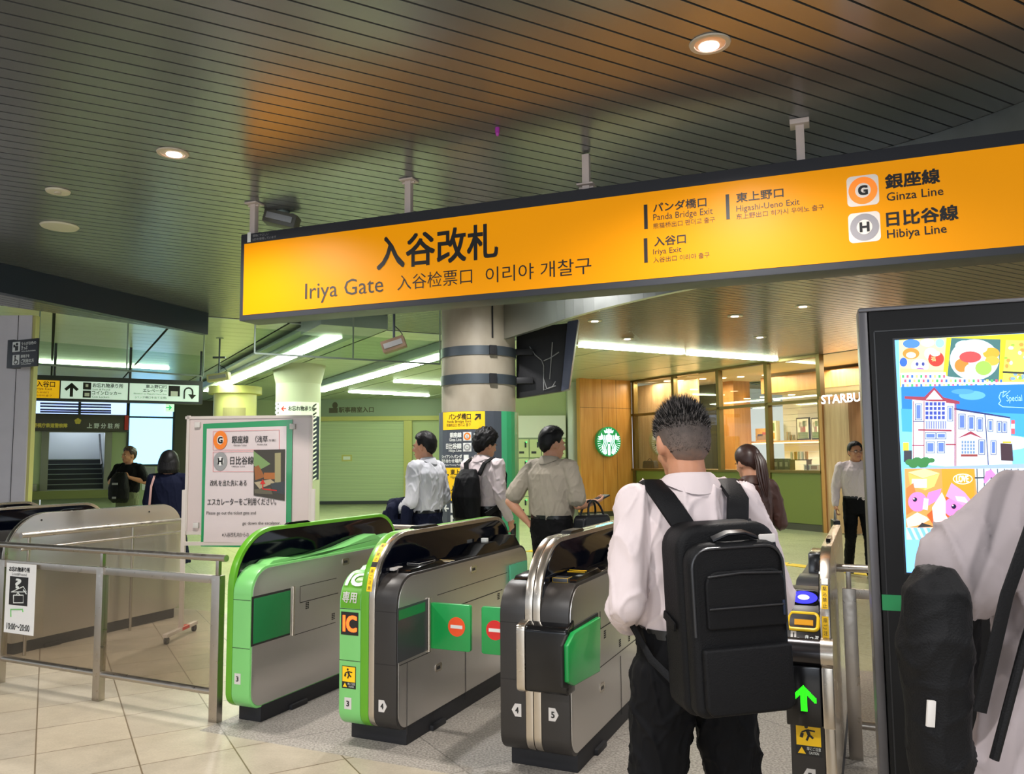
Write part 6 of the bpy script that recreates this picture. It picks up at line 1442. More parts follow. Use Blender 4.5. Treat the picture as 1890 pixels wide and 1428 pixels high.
def face_parts(t, Hd, k, glasses=False):
    R3 = Hd.M.to_3x3()
    for sx in (-1, 1):
        mb = MB(); mb.ball(Hd((sx * .031, .0865, 1.588)), (.0125 * k, .007 * k, .0052 * k), 12, 8, 'eye_white', M=R3); mb.ball(Hd((sx * .031, .0915, 1.588)), (.0055 * k, .004 * k, .005 * k), 10, 8, 'iris', M=R3); mb.build('eye', None, t, world=False)
        mb = MB(); mb.tube([Hd((sx * .016, .098, 1.604)), Hd((sx * .032, .097, 1.609)), Hd((sx * .05, .088, 1.604))], .0035 * k, 6, 'hair_black'); mb.build('eyebrow', None, t, world=False)
    mb = MB(); mb.tube([Hd((-.022, .094, 1.524)), Hd((0, .1005, 1.523)), Hd((.022, .094, 1.524))], .0042 * k, 8, 'lip'); mb.build('mouth', None, t, world=False)
    if glasses:
        mb = MB()
        for sx in (-1, 1):
            mb.tube([Hd((sx * .034 + .022 * math.cos(a * PI / 7), .106, 1.586 + .016 * math.sin(a * PI / 7))) for a in range(14)], .0018 * k, 5, 'paint_black', closed=True)
            mb.tube([Hd((sx * .056, .106, 1.59)), Hd((sx * .08, .06, 1.592)), Hd((sx * .084, -.005, 1.588))], .0018 * k, 5, 'paint_black')
        mb.tube([Hd((-.012, .107, 1.588)), Hd((.012, .107, 1.588))], .0018 * k, 5, 'paint_black'); mb.build('glasses', None, t, world=False)
def hair_cap(t, Hd, k, m, front=1.665, side=1.60, back=1.505, th=0.014, top=0.018, messy=0.0, seed=0, grid=(64, 26), spikes=0, slen=0.02, part=None):
    """shell of hair from the crown down to the hairline"""
    NA, NT = grid; vs = []; mb = MB()
    def hl(az):                                   # 0 = front
        a = abs(az) / PI
        ks = [(0, front), (.30, front - .012), (.42, side - .005), (.5, side), (.58, side - .015), (.7, back + .03), (1, back)]
        for (a0, z0), (a1, z1) in zip(ks[:-1], ks[1:]):
            if a <= a1: f = (a - a0) / (a1 - a0); f = f * f * (3 - 2 * f); return z0 + (z1 - z0) * f
        return back
    def surf(az, ph, ex):
        rx, ry, rz = .077 + ex, .097 + ex, .099 + ex
        return Vector((HC.x + rx * math.sin(ph) * math.sin(az), HC.y + ry * math.sin(ph) * math.cos(az), HC.z + rz * math.cos(ph)))
    for i in range(NA):
        az = -PI + 2 * PI * i / NA; c = max(-.97, min(.97, (hl(az) - HC.z) / .1)); pm = math.acos(c)
        for j in range(NT + 1):
            f = j / NT; ph = max(pm * f, .001); ex = th * (1 - f ** 6) + top * max(0, math.cos(ph)) + .002
            if messy:
                q = surf(az, ph, ex); ex += messy * (noise.noise(q * 38 + Vector((seed, 0, 0))) + .7 * noise.noise(q * 80)) * (1 - f ** 8)
            vs.append(Hd(surf(az, ph, ex)))
    fs = [(i * (NT + 1) + j, ((i + 1) % NA) * (NT + 1) + j, ((i + 1) % NA) * (NT + 1) + j + 1, i * (NT + 1) + j + 1) for i in range(NA) for j in range(NT)]
    mb.add(vs, fs, m)
    o = mb.build('hair', None, t, world=False, angle=80)
    if spikes:
        rnd = random.Random(seed); mb = MB()
        for _ in range(spikes):
            az = rnd.uniform(-PI, PI); c = (hl(az) - HC.z) / .1; ph = math.acos(max(-.97, min(.97, 1 - rnd.random() * (1 - c) * .93)))
            ex = th * .7 + top * max(0, math.cos(ph)); p = surf(az, ph, ex); n_ = (p - HC).normalized()
            L = slen * (0.35 + .65 * max(0, math.cos(ph)) ** .6) * rnd.uniform(.7, 1.25)
            q = p + (n_ * .7 + Vector((rnd.uniform(-.4, .4), rnd.uniform(-.4, .4), .55 if math.cos(ph) > .25 else -.35))).normalized() * L
            w_ = n_.cross(Vector((rnd.uniform(-1, 1), rnd.uniform(-1, 1), .2))).normalized() * .0022
            s_ = n_.cross(w_).normalized() * .0022
            a, b, c2_, d2 = Hd(p - w_), Hd(p + w_ * .5 + s_), Hd(p + w_ * .5 - s_), Hd(q)
            mb.add([a, b, c2_, d2], [(0, 1, 3), (1, 2, 3), (2, 0, 3)], m if rnd.random() < .8 else 'hair_grey' if m == 'hair_grizzled' else m)
        sp_ = mb.build('hair_strands', None, o, world=False, smooth=False); stuff(sp_)
    return o
def person(label, loc, face_ang, h, arms, top='shirt_white', sleeve='long', bottom='cloth_black', yaw=0.0, pitch=0.0, legs=None, hair=None, skin='skin', voxel=.008, fold=.009, fs=(9, 9, 4), glasses=False, faced=True, hands=True, build=1.0, skirt=False, lean=0.0, collar=True, sleeve_r=1.0, hem=.965, belt=True, shoes=True, leg_r=1.0, flare=1.0):
    """arms: {'L': (elbow, wrist, hand dir, palm dir, curl), 'R': ...}, in a 1.70 m body facing +Y, x to its right"""
    k = h / 1.70; t = thing('person', label, 'person', loc, face_ang - PI / 2); Hd = Head(yaw, pitch, k)
    V = lambda *p: Vector(p) * k
    sh = {'L': V(-.178 * build, -.01, 1.385), 'R': V(.178 * build, -.01, 1.385)}
    legs = legs or {'L': (V(-.1, .01, .48), V(-.105, -.03, .08)), 'R': (V(.1, .01, .48), V(.105, -.03, .08))}
    legs = {q: tuple(Vector(p) if isinstance(p, Vector) else V(*p) for p in v) for q, v in legs.items()}
    hip = {'L': V(-.088, 0, .90), 'R': V(.088, 0, .90)}
    # body: one surface from head to ankles
    mb = MB(); add_head(mb, Hd, k)
    mb.loft([(V(0, 0, .86), .13 * k, .09 * k), (V(0, 0, 1.0), .125 * k, .085 * k), (V(0, 0, 1.2), .14 * k, .09 * k), (V(0, -.01, 1.36), .14 * k, .085 * k), (V(0, -.015, 1.43), .06 * k, .055 * k)], 20)
    for s_, (el, wr, hd, pn, cu) in arms.items():
        el, wr = V(*el), V(*wr); mb.cap(V(sh[s_].x / k * .8, -.01, 1.385), .04 * k, sh[s_], .042 * k); mb.cap(sh[s_], .042 * k, el, .037 * k); mb.cap(el, .037 * k, el.lerp(wr, .35), .040 * k); mb.cap(el.lerp(wr, .35), .039 * k, wr, .025 * k)
        if hands: add_hand(mb, wr, hd, pn, k, cu, side=(-1 if s_ == 'L' else 1))
    for s_, (kn, an) in legs.items(): mb.cap(hip[s_], .06 * k, kn, .045 * k); mb.cap(kn, .043 * k, an, .032 * k)
    b_ = remesh(mb, 'body', skin, t, min(voxel, .007), 2)
    # top
    mb = MB(); B = build
    mb.loft([(V(0, .0, hem), .150 * B * flare * k, .105 * B * flare * k), (V(0, .003, 1.04), .168 * B * k, .122 * B * k), (V(0, .003, 1.12), .172 * B * k, .125 * B * k), (V(0, 0, 1.25), .186 * B * k, .128 * B * k), (V(0, -.005, 1.34), .190 * B * k, .12 * B * k), (V(0, -.012, 1.395), .15 * B * k, .095 * k), (V(0, -.016, 1.435), .088 * k, .074 * k)], 32)
    for s_, (el, wr, *_r) in arms.items():
        el, wr = V(*el), V(*wr); q = .066 * k * sleeve_r
        mb.cap(V(sh[s_].x / k * .5, -.012, 1.405), .055 * k, sh[s_], .060 * k); mb.cap(sh[s_], .064 * k, el if sleeve == 'long' else sh[s_].lerp(el, .78), q if sleeve == 'short' else .056 * k * sleeve_r)
        if sleeve == 'long': mb.cap(el, .056 * k * sleeve_r, wr.lerp(el, .08), .038 * k)
        if sleeve == 'rolled': mb.cap(sh[s_], .064 * k, el, .058 * k); mb.cap(el, .058 * k, el.lerp(wr, .25), .05 * k)
    remesh(mb, 'shirt', top, t, voxel, 4, fold * k, fs=fs, seed=len(label))
    if collar:
        mb = MB(); n = 30; vs = []
        for r_, z in ((.079, 1.425), (.067, 1.468), (.075, 1.462), (.094, 1.428)):
            for i in range(n):
                a = 2 * PI * i / n; zz = z + (.034 * math.cos(a) ** 2 if z < 1.43 else .006 * math.cos(a) ** 2) - (.022 if math.sin(a) > .3 else 0) * math.sin(a) - (.012 if z < 1.43 else 0); vs.append(V(r_ * 1.02 * math.cos(a), -.016 + r_ * math.sin(a), zz + (.014 * max(0, -math.sin(a)) if z > 1.45 else 0)))
        mb.add(vs, [(j * n + i, j * n + (i + 1) % n, (j + 1) * n + (i + 1) % n, (j + 1) * n + i) for j in range(3) for i in range(n)]); mb.build('collar', top, t, world=False, angle=80)
    # trousers or skirt
    mb = MB(); mb.loft([(V(0, 0, .80), .158 * B * k, .112 * k), (V(0, -.005, .90), .170 * B * k, .120 * k), (V(0, 0, 1.015), .163 * B * k, .118 * B * k)], 28)
    for s_, (kn, an) in legs.items():
        mb.cap(hip[s_] - V(0, 0, .03), .09 * B * k * leg_r, kn, .068 * k * leg_r); mb.cap(kn, .067 * k * leg_r, an, .055 * k * leg_r)
    remesh(mb, 'trousers', bottom, t, voxel, 3, fold * .8 * k, fs=(10, 10, 6), seed=3)
    if belt: mb = MB(); mb.loft([(V(0, 0, .995), .166 * B * k, .121 * B * k), (V(0, 0, 1.022), .166 * B * k, .121 * B * k)], 32); mb.build('belt', 'shoe_black', t, world=False)
    if shoes:
        for s_, (kn, an) in legs.items():
            mb = MB(); f = Vector((an.x, an.y, 0)); z0 = max(an.z / k - .08, 0) * k
            mb.ball(f + V(0, .065, .045) + Vector((0, 0, z0)), (.045 * k, .115 * k, .042 * k), 16, 10); mb.ball(f + V(0, -.02, .055) + Vector((0, 0, z0)), (.04 * k, .055 * k, .05 * k), 14, 10); mb.cbox(f + V(0, .045, .010) + Vector((0, 0, z0)), (.075 * k, .25 * k, .02 * k))
            remesh(mb, 'shoe', 'shoe_black', t, .006, 2)
    if faced: face_parts(t, Hd, k, glasses)
    if hair: hair_cap(t, Hd, k, **hair)
    t['_k'] = k
    return t, Hd, k
def grip(t, p): return WM[t.name] @ Vector(p)
MATS['hair_grizzled'] = MATS['hair_black']
# graduated grey on the cropped sides (the hair itself is grey there)
m_ = mat('hair_faded', (60, 54, 50), 0.7)
nt = m_.node_tree; p_ = nt.nodes['Principled BSDF']; tc = nt.nodes.new('ShaderNodeTexCoord'); sx_ = nt.nodes.new('ShaderNodeSeparateXYZ'); rr_ = nt.nodes.new('ShaderNodeValToRGB'); mr_ = nt.nodes.new('ShaderNodeMapRange')
mr_.inputs[1].default_value = 1.46; mr_.inputs[2].default_value = 1.66; n_ = nt.nodes.new('ShaderNodeTexNoise'); n_.inputs['Scale'].default_value = 60; ad = nt.nodes.new('ShaderNodeMath'); ad.operation = 'MULTIPLY_ADD'; ad.inputs[1].default_value = .06
rr_.color_ramp.elements[0].color = lin((165, 125, 102)); rr_.color_ramp.elements[1].color = lin((20, 17, 16)); e_ = rr_.color_ramp.elements.new(.5); e_.color = lin((98, 84, 76))
nt.links.new(tc.outputs['Object'], sx_.inputs[0]); nt.links.new(tc.outputs['Object'], n_.inputs['Vector']); nt.links.new(n_.outputs[0], ad.inputs[0]); nt.links.new(sx_.outputs['Z'], ad.inputs[2]); nt.links.new(ad.outputs[0], mr_.inputs[0]); nt.links.new(mr_.outputs[0], rr_.inputs[0]); nt.links.new(rr_.outputs[0], p_.inputs['Base Color'])
D = lambda deg: R(90 + deg)                       # facing: 0 = straight away from the photographer, + turns left

# man with backpack, foreground
P1 = hy(1268, 900, 2.45); P1.z = 0
t, Hd, k = person('man seen from behind in white shirt with black backpack, standing in the aisle', P1, D(10), 1.668,
    {'L': ((-.222, -.06, 1.10), (-.15, .16, 1.00), (.4, .9, 0), (1, 0, 0), .8), 'R': ((.245, -.05, 1.10), (.16, .17, 1.00), (-.4, .9, 0), (-1, 0, 0), .8)},
    top='shirt_white', bottom='cloth_black', yaw=R(3), pitch=R(-13), legs={'L': ((-.115, .02, .48), (-.12, -.02, .08)), 'R': ((.14, .02, .48), (.16, -.02, .08))}, leg_r=1.15, build=.96,
    hair=dict(m='hair_faded', front=1.665, side=1.59, back=1.487, th=.004, top=.006, messy=.0015), voxel=.006, fold=.013, fs=(7, 7, 3.2), skin='skin_tan', faced=True)
# cropped spiky top
hair_top = [o for o in t.children if o.name.startswith('hair')][0]
rnd = random.Random(5); mb = MB()
for _ in range(9000):
    az = rnd.uniform(-PI, PI); cph = rnd.uniform(-.75, 1); ph = math.acos(cph)
    if cph < (-.55 if abs(az) > 2.0 else .15): continue
    p = HC + Vector((.080 * math.sin(ph) * math.sin(az), .100 * math.sin(ph) * math.cos(az), .103 * math.cos(ph))); n_ = (p - HC).normalized()
    L = (.006 + .034 * max(0, cph - .1) ** .7 if cph > .1 else .004) * rnd.uniform(.7, 1.3)
    q = p + (n_ * .9 + Vector((rnd.uniform(-.35, .35), rnd.uniform(-.35, .35), .5))).normalized() * L
    w_ = n_.cross(Vector((rnd.uniform(-1, 1), rnd.uniform(-1, 1), .2))).normalized() * .0016; s_ = n_.cross(w_).normalized() * .0016
    mb.add([Hd(p - w_), Hd(p + w_ * .5 + s_), Hd(p + w_ * .5 - s_), Hd(q)], [(0, 1, 3), (1, 2, 3), (2, 0, 3)], 'hair_black' if rnd.random() < .72 else 'hair_silver')
stuff(mb.build('hair_strands', None, hair_top, world=False, smooth=False))
# his backpack: own thing, resting on the back
Mb = WM[t.name] @ Matrix.Translation((0.020, -0.135, 0.0)) @ Matrix.Diagonal((.95, 1, 1, 1))
bp = thing('backpack', 'large black boxy backpack worn by the man in white shirt in front', 'backpack', Mb @ Vector((0, 0, .82)), D(10) - PI / 2)
XS = .94
WMb = WM[bp.name]; Z0 = .82
tilt = Matrix.Rotation(R(-2), 4, 'Y') @ Matrix.Diagonal((.94, 1, 1, 1))
def bpb(name, polyxz, y0, y1, m, bev, parent=None, seg=3):
    mb = MB(); mb.prism(polyxz, lambda a, b, d: tilt @ Vector((a, d, b)), y0, y1, m); return mb.build(name, None, parent or bp, world=False, bevel=bev, seg=seg)
def rp4(x0, z0, x1, z1, r, n=6): return roundpoly([(x0, z0), (x1, z0), (x1, z1), (x0, z1)], r, n)
bpb('main_pack', rp4(-.155, .0, .155, .50, [.04, .04, .07, .07]), -.13, .0, 'nylon_black', .022)
bpb('front_compartment', rp4(-.145, .01, .14, .455, [.03, .03, .055, .055]), -.185, -.125, 'nylon_black', .022)
fpk = bpb('front_pocket', rp4(-.125, .02, .135, .19, [.03, .03, .01, .01]), -.205, -.18, 'nylon_black', .012)
bpb('upper_pocket', rp4(-.105, .235, .13, .385, [.01, .01, .04, .04]), -.196, -.182, 'nylon_black', .006)
def bpt(name, pts, r, m, parent=None, flat=None, wax=None, n=8):
    mb = MB(); mb.tube([tilt @ Vector(p) for p in pts], r, n, m, flat=flat, waxis=wax); return mb.build(name, None, parent or bp, world=False)
mat('zip_dark', (44, 44, 46), 0.3, 0.3)
def arch_pts(x0, x1, z0, z1, y, r=.05, n=6):
    P = roundpoly([(x0, z0), (x0, z1), (x1, z1), (x1, z0)], [0, r, r, 0], n); return [(a, y, b) for a, b in P]
bpt('zipper', arch_pts(-.15, .15, .30, .487, -.105, .06), .004, 'zip_dark'); bpt('zipper', arch_pts(-.138, .133, .22, .442, -.186, .05), .004, 'zip_dark'); bpt('zipper', [(-.1, -.199, .372), (.0, -.2, .378), (.12, -.199, .372)], .0035, 'zip_dark'); bpt('zipper', [(-.1, -.199, .29), (.12, -.199, .29)], .003, 'zip_dark')
bpt('grab_handle', [(-.06, -.155, .462), (-.02, -.165, .478), (.03, -.165, .478), (.07, -.155, .464)], .013, 'leather_black', flat=.35, wax=(0, 1, .3))
bpt('zip_pull', [(.085, -.1, .503), (.086, -.125, .478)], .005, 'zip_dark'); bpb('leather_patch', rp4(.08, .445, .13, .468, [.004] * 4, 2), -.162, -.155, 'tag_grey', .002)
bpt('side_strap', [(-.16, -.02, .25), (-.162, -.1, .23)], .012, 'nylon_black', flat=.3, wax=(0, 0, 1))
bpb('logo_tab', rp4(.118, .262, .124, .30, [.001] * 4, 2), -.2, -.194, 'navy_board', .001)
# shoulder straps run from the pack over the shoulders and under the arms, in the man's own axes
Mr = WMb.inverted() @ WM[t.name]
def strap(name, pts, w, th, wax):
    mb = MB(); P = [Mr @ (Vector(p) * k) for p in pts]
    mb.tube(P, w, 12, 'nylon_black', flat=th / w, waxis=[(Mr.to_3x3() @ Vector(x)) for x in wax]); return mb.build(name, None, bp, world=False)
W1 = [(1, 0, 0)] * 7
strap('shoulder_strap', [(-.035, -.135, 1.27), (-.075, -.142, 1.335), (-.115, -.115, 1.405), (-.125, -.03, 1.452), (-.125, .06, 1.43), (-.13, .125, 1.35), (-.14, .145, 1.2)], .034, .009, [(1, .25, .55)] + [(1, .1, .4)] * 2 + W1[:4])
strap('shoulder_strap', [(.075, -.135, 1.27), (.095, -.142, 1.335), (.112, -.115, 1.405), (.12, -.03, 1.452), (.12, .06, 1.43), (.13, .125, 1.35), (.14, .145, 1.2)], .034, .009, [(1, -.1, -.25)] + [(1, 0, -.15)] * 2 + W1[:4])
strap('lower_strap', [(-.14, .145, 1.2), (-.185, .09, 1.12), (-.195, .0, 1.04), (-.165, -.1, .95), (-.12, -.145, .9)], .011, .003, [(0, 0, 1)] * 2 + [(0, .5, 1)] * 3)
strap('lower_strap', [(.14, .145, 1.2), (.185, .09, 1.12), (.195, .0, 1.04), (.2, -.1, .95), (.18, -.14, .9)], .011, .003, [(0, 0, 1)] * 2 + [(0, .5, 1)] * 3)

# man at left with jacket over his arm (seen from the side, facing left)
def at(px, Y): p = hy(px, 900, Y); p.z = 0; return p
Pm = at(785, 7.3)
t, Hd, k = person('dark haired man in white shirt facing left with navy jacket over his arm', Pm, D(62), 1.74,
    {'L': ((-.25, -.03, 1.10), (-.20, .17, 1.02), (0, 1, -.2), (0, 0, -1), .7), 'R': ((.24, -.05, 1.11), (.20, .15, 1.0), (0, 1, -.2), (-1, 0, 0), .7)}, top='shirt_cool', bottom='cloth_navy', pitch=R(-4), yaw=R(8), hair=dict(m='hair_black', th=.012, top=.014, messy=.004, spikes=500, slen=.012), build=1.06)
ja = thing('jacket', 'dark navy jacket draped over the forearm of the man facing left', 'jacket', grip(t, (-.21 * k, .06 * k, .79 * k)), D(62) - PI / 2)
mb = MB(); B = lambda *p: Vector(p) * k
mb.cap(B(.0, -.06, .30), .055, B(.0, .12, .28), .06); mb.cap(B(-.05, -.05, .25), .05, B(-.07, -.03, -.12), .05); mb.cap(B(-.05, .1, .25), .055, B(-.06, .12, -.16), .065); mb.cap(B(.04, .03, .22), .05, B(.05, .05, -.05), .05); mb.cap(B(-.06, .03, .1), .06, B(-.07, .06, -.18), .055); mb.cap(B(-.02, .18, .2), .04, B(-.03, .2, -.05), .045)
remesh(mb, 'cloth', 'cloth_navy', ja, .008, 4, .008)
# second man: curly hair, black backpack worn, walking right
Pm = at(893, 7.6)
t, Hd, k = person('curly haired man in white shirt with slim black backpack beside the direction board', Pm, D(-38), 1.76,
    {'L': ((-.21, -.05, 1.11), (-.19, .08, .90), (0, .3, -1), (1, 0, 0), .6), 'R': ((.22, -.04, 1.11), (.22, .10, .90), (0, .35, -1), (-1, 0, 0), .8)}, top='shirt_white', bottom='cloth_black', pitch=R(-12), yaw=R(-15), hair=dict(m='hair_black', th=.026, top=.022, messy=.018, spikes=1500, slen=.022, front=1.655, side=1.575, back=1.49))
bk = thing('backpack', 'slim dark backpack worn by the curly haired man', 'backpack', grip(t, (-.02, -.15, .90)), D(-38) - PI / 2)
mb = MB(); mb.loft([((0, -.06, .0), .11, .05), ((0, -.075, .06), .145, .085), ((0, -.08, .25), .15, .095), ((0, -.065, .42), .13, .075), ((0, -.04, .50), .08, .045)], 26); remesh(mb, 'main_pack', 'nylon_black', bk, .008, 3, .004)
Mr = WM[bk.name].inverted() @ WM[t.name]
for sx in (-1, 1):
    mb = MB(); mb.tube([Mr @ (Vector(p) * k) for p in ((sx * .07, -.15, 1.30), (sx * .11, -.12, 1.405), (sx * .12, -.02, 1.452), (sx * .125, .06, 1.43), (sx * .14, .135, 1.3), (sx * .17, .12, 1.15), (sx * .19, .0, 1.03), (sx * .14, -.14, .95))], .026, 10, 'nylon_black', flat=.28, waxis=[Mr.to_3x3() @ Vector(v) for v in [(1, 0, 0)] * 5 + [(0, 0, 1)] * 3]); mb.build('shoulder_strap', None, bk, world=False)
ph_ = thing('phone', 'dark phone in the hand of the curly haired man', 'phone', grip(t, (.215 * k, .135 * k, .80 * k)), D(-38) - PI / 2)
mb = MB(); mb.cbox((0, .02, .0), (.012, .07, .12), 'black_gloss'); mb.build('slab', None, ph_, world=False, bevel=.003)
# third man: greige shirt, hand on hip, phone and bag
Pm = at(1018, 6.5)
t, Hd, k = person('man in greige short sleeved shirt, hand on hip, looking right with phone', Pm, D(-42), 1.74,
    {'L': ((-.30, -.16, 1.12), (-.19, -.07, .96), (.6, .5, -.6), (1, 0, 0), .5), 'R': ((.235, .03, 1.10), (.20, .27, 1.11), (-.1, 1, .05), (-.2, 0, 1), .7)}, top='shirt_greige', sleeve='short', bottom='cloth_black', pitch=R(-6), yaw=R(-22), hair=dict(m='hair_black', th=.014, top=.02, messy=.003, spikes=700, slen=.012), sleeve_r=1.12, build=1.08)
ph_ = thing('phone', 'phone with light back held up by the man with hand on hip', 'phone', grip(t, (.195 * k, .37 * k, 1.125 * k)), D(-42) - PI / 2)
mb = MB(); mb.box((-.038, -.05, .008), (.038, .10, .018), 'paint_black', Matrix.Rotation(R(14), 4, 'X')); mb.box((-.036, -.05, .004), (.036, .10, .008), 'tag_grey', Matrix.Rotation(R(14), 4, 'X')); mb.build('slab', None, ph_, world=False, bevel=.002)
bg_ = thing('tote_bag', 'large black briefcase bag hanging from the forearm of man with phone', 'bag', grip(t, (.27 * k, .16 * k, .76 * k)), D(-42) - PI / 2)
mb = MB(); P = roundpoly([(-.19, 0), (.19, 0), (.175, .27), (-.175, .27)], [.03, .03, .05, .05], 5)
mb.prism(P, lambda a, b, d: Vector((d, a, b)), -.06, .06, 'leather_black'); mb.build('body', None, bg_, world=False, bevel=.025, seg=3)
for d_ in (-.045, .045):
    mb = MB(); mb.tube([Vector((d_ - d_ * .7 * math.sin(PI * q / 10), -.10 * math.cos(PI * q / 10), .25 + .13 * math.sin(PI * q / 10))) for q in range(11)], .009, 8, 'leather_black'); mb.build('handle', None, bg_, world=False)
mb = MB(); mb.box((.055, -.17, .19), (.067, .17, .2), 'zip_dark'); mb.build('zipper', None, bg_, world=False)
# woman with ponytail beyond the foreground man
Pm = at(1386, 5.6)
t, Hd, k = person('woman with dark ponytail in brown satin blouse looking at her phone', Pm, D(14), 1.57,
    {'L': ((-.22, .0, 1.12), (-.10, .22, 1.16), (.2, 1, .3), (0, -.2, 1), .6), 'R': ((.235, .0, 1.12), (.19, .21, 1.17), (.1, 1, .3), (0, -.3, 1), .6)}, top='cloth_brown', bottom='cloth_black', pitch=R(-14), yaw=R(6), build=.86, hair=dict(m='hair_brown', th=.016, top=.014, messy=.002, back=1.52, side=1.585, spikes=500, slen=.01), fold=.008, belt=False)
mb = MB(); hs_ = [o for o in t.children if o.name.startswith('hair')][0]
for i in range(26):
    a = i * 2.4; r_ = .022 * math.sqrt(i / 26)
    o_ = Vector((r_ * math.cos(a), r_ * math.sin(a), 0))
    mb.tube([Hd(Vector((0, -.10, 1.625)) + o_ * .6), Hd(Vector((0, -.135, 1.62)) + o_), Hd(Vector((0, -.155, 1.56)) + o_ * 1.5), Hd(Vector((.0, -.15, 1.46)) + o_ * 1.7), Hd(Vector((.005, -.14, 1.37)) + o_ * 1.3), Hd(Vector((.008, -.135, 1.30)) + o_ * .5)], .009, 6, 'hair_brown', rr=[.008, .010, .011, .010, .008, .002])
stuff(mb.build('ponytail', None, hs_, world=False))
ph_ = thing('phone', 'dark phone held up by the woman with the ponytail', 'phone', grip(t, (.205 * k, .30 * k, 1.20 * k)), D(14) - PI / 2)
mb = MB(); mb.box((-.036, -.006, -.02), (.036, .004, .125), 'black_gloss', Matrix.Rotation(R(-28), 4, 'Y') @ Matrix.Rotation(R(-35), 4, 'X')); mb.build('slab', None, ph_, world=False, bevel=.003)
# smiling man walking toward the gates at right
Pm = at(1582, 10.0)
t, Hd, k = person('man with glasses in white shirt walking toward the gates carrying a dark bag', Pm, D(165), 1.66,
    {'R': ((.25, -.03, 1.12), (.27, .06, .90), (.05, .15, -1), (-1, 0, 0), .9), 'L': ((-.235, -.06, 1.12), (-.23, .02, .9), (0, .15, -1), (1, 0, 0), .7)}, top='shirt_white', bottom='cloth_black', yaw=R(15), pitch=R(2), glasses=True, legs={'L': ((-.1, .12, .5), (-.1, .10, .08)), 'R': ((.1, -.02, .49), (.11, -.24, .12))}, hair=dict(m='hair_black', th=.014, top=.016, messy=.003, spikes=400, slen=.01), build=1.05, skin='skin_tan')
bg_ = thing('handbag', 'dark bag hanging from the hand of the man with glasses', 'bag', grip(t, (.285 * k, .07 * k, .50 * k)), D(165) - PI / 2)
mb = MB(); mb.prism(roundpoly([(-.16, 0), (.16, 0), (.15, .22), (-.15, .22)], [.03] * 4, 5), lambda a, b, d: Vector((d, a, b)), -.04, .04, 'leather_black'); mb.build('body', None, bg_, world=False, bevel=.012)
mb = MB(); mb.tube([Vector((0, -.07 * math.cos(PI * q / 10), .21 + .13 * math.sin(PI * q / 10))) for q in range(11)], .008, 8, 'print_grey'); mb.build('handle', None, bg_, world=False)
# far left: young man in black tee with backpack on his front
Pm = at(236, 12.6)
t, Hd, k = person('young man in black T-shirt and olive trousers holding a backpack to his chest', Pm, D(172), 1.72,
    {'L': ((-.30, .0, 1.16), (-.12, .16, 1.24), (.8, .2, .1), (0, -1, 0), .6), 'R': ((.30, .0, 1.16), (.12, .16, 1.24), (-.8, .2, .1), (0, -1, 0), .6)}, top='cloth_black', sleeve='short', bottom='cloth_olive', yaw=R(-22), hair=dict(m='hair_brown', th=.016, top=.018, messy=.008, spikes=300, slen=.012), collar=False, belt=False, skin='skin_tan', voxel=.009)
bk = thing('backpack', 'black backpack worn on the front by the young man in T-shirt', 'backpack', grip(t, (0, .13 * k, .86 * k)), D(172) - PI / 2)
mb = MB(); mb.loft([((0, .06, .0), .12, .05), ((0, .09, .06), .16, .08), ((0, .10, .22), .165, .09), ((0, .08, .38), .13, .07), ((0, .06, .46), .08, .04)], 26); remesh(mb, 'main_pack', 'nylon_black', bk, .009, 3, .004)
mb = MB(); mb.cbox((0, .195, .29), (.09, .012, .03), 'print_grey'); mb.cbox((0.01, .19, .08), (.06, .012, .03), 'print_grey'); mb.build('patch', None, bk, world=False)
# woman with bob, navy dress
Pm = at(311, 9.0)
t, Hd, k = person('woman with black bob in navy dress seen from behind with pink bag strap', Pm, D(8), 1.60,
    {'L': ((-.225, .0, 1.11), (-.19, .14, .98), (.2, 1, 0), (1, 0, 0), .7), 'R': ((.225, .0, 1.11), (.19, .14, .98), (-.2, 1, 0), (-1, 0, 0), .7)}, top='cloth_navy', bottom='cloth_navy', build=1.0, sleeve_r=1.15, hem=.62, hair=dict(m='hair_black', th=.024, top=.016, messy=.002, back=1.50, side=1.56), fold=.006, belt=False, collar=False)
hs_ = [o for o in t.children if o.name.startswith('hair')][0]
mb = MB(); mb.loft([(Vector((0, -.035, 1.45)) * k, .105 * k, .085 * k), (Vector((0, -.03, 1.49)) * k, .122 * k, .105 * k), (Vector((0, -.02, 1.58)) * k, .118 * k, .108 * k), (Vector((0, -.01, 1.66)) * k, .095 * k, .095 * k), (Vector((0, -.01, 1.71)) * k, .05 * k, .05 * k)], 28, 'hair_black', p=2.1); remesh(mb, 'bob', 'hair_black', hs_, .007, 3, .003, fs=(40, 40, 4))
mb = MB(); mb.tube([Vector(p) * k for p in ((-.14, .12, 1.25), (-.14, .03, 1.445), (-.145, -.06, 1.42), (-.16, -.125, 1.3), (-.17, -.13, 1.1), (-.19, -.10, .9))], .012, 8, mat('strap_pink', (190, 150, 140), 0.6), flat=.3, waxis=(1, 0, 0)); bs_ = thing('shoulder_bag', 'pink strapped shoulder bag worn by the woman in navy dress', 'bag', grip(t, (-.2, -.1, .7)), D(8) - PI / 2)
Mr = WM[bs_.name].inverted() @ WM[t.name]; mb.v = [Mr @ v for v in mb.v]; mb.build('strap', None, bs_, world=False)
mb = MB(); mb.cbox((0, .0, .1), (.07, .24, .2), 'strap_pink'); mb.build('body', None, bs_, world=False, bevel=.015)
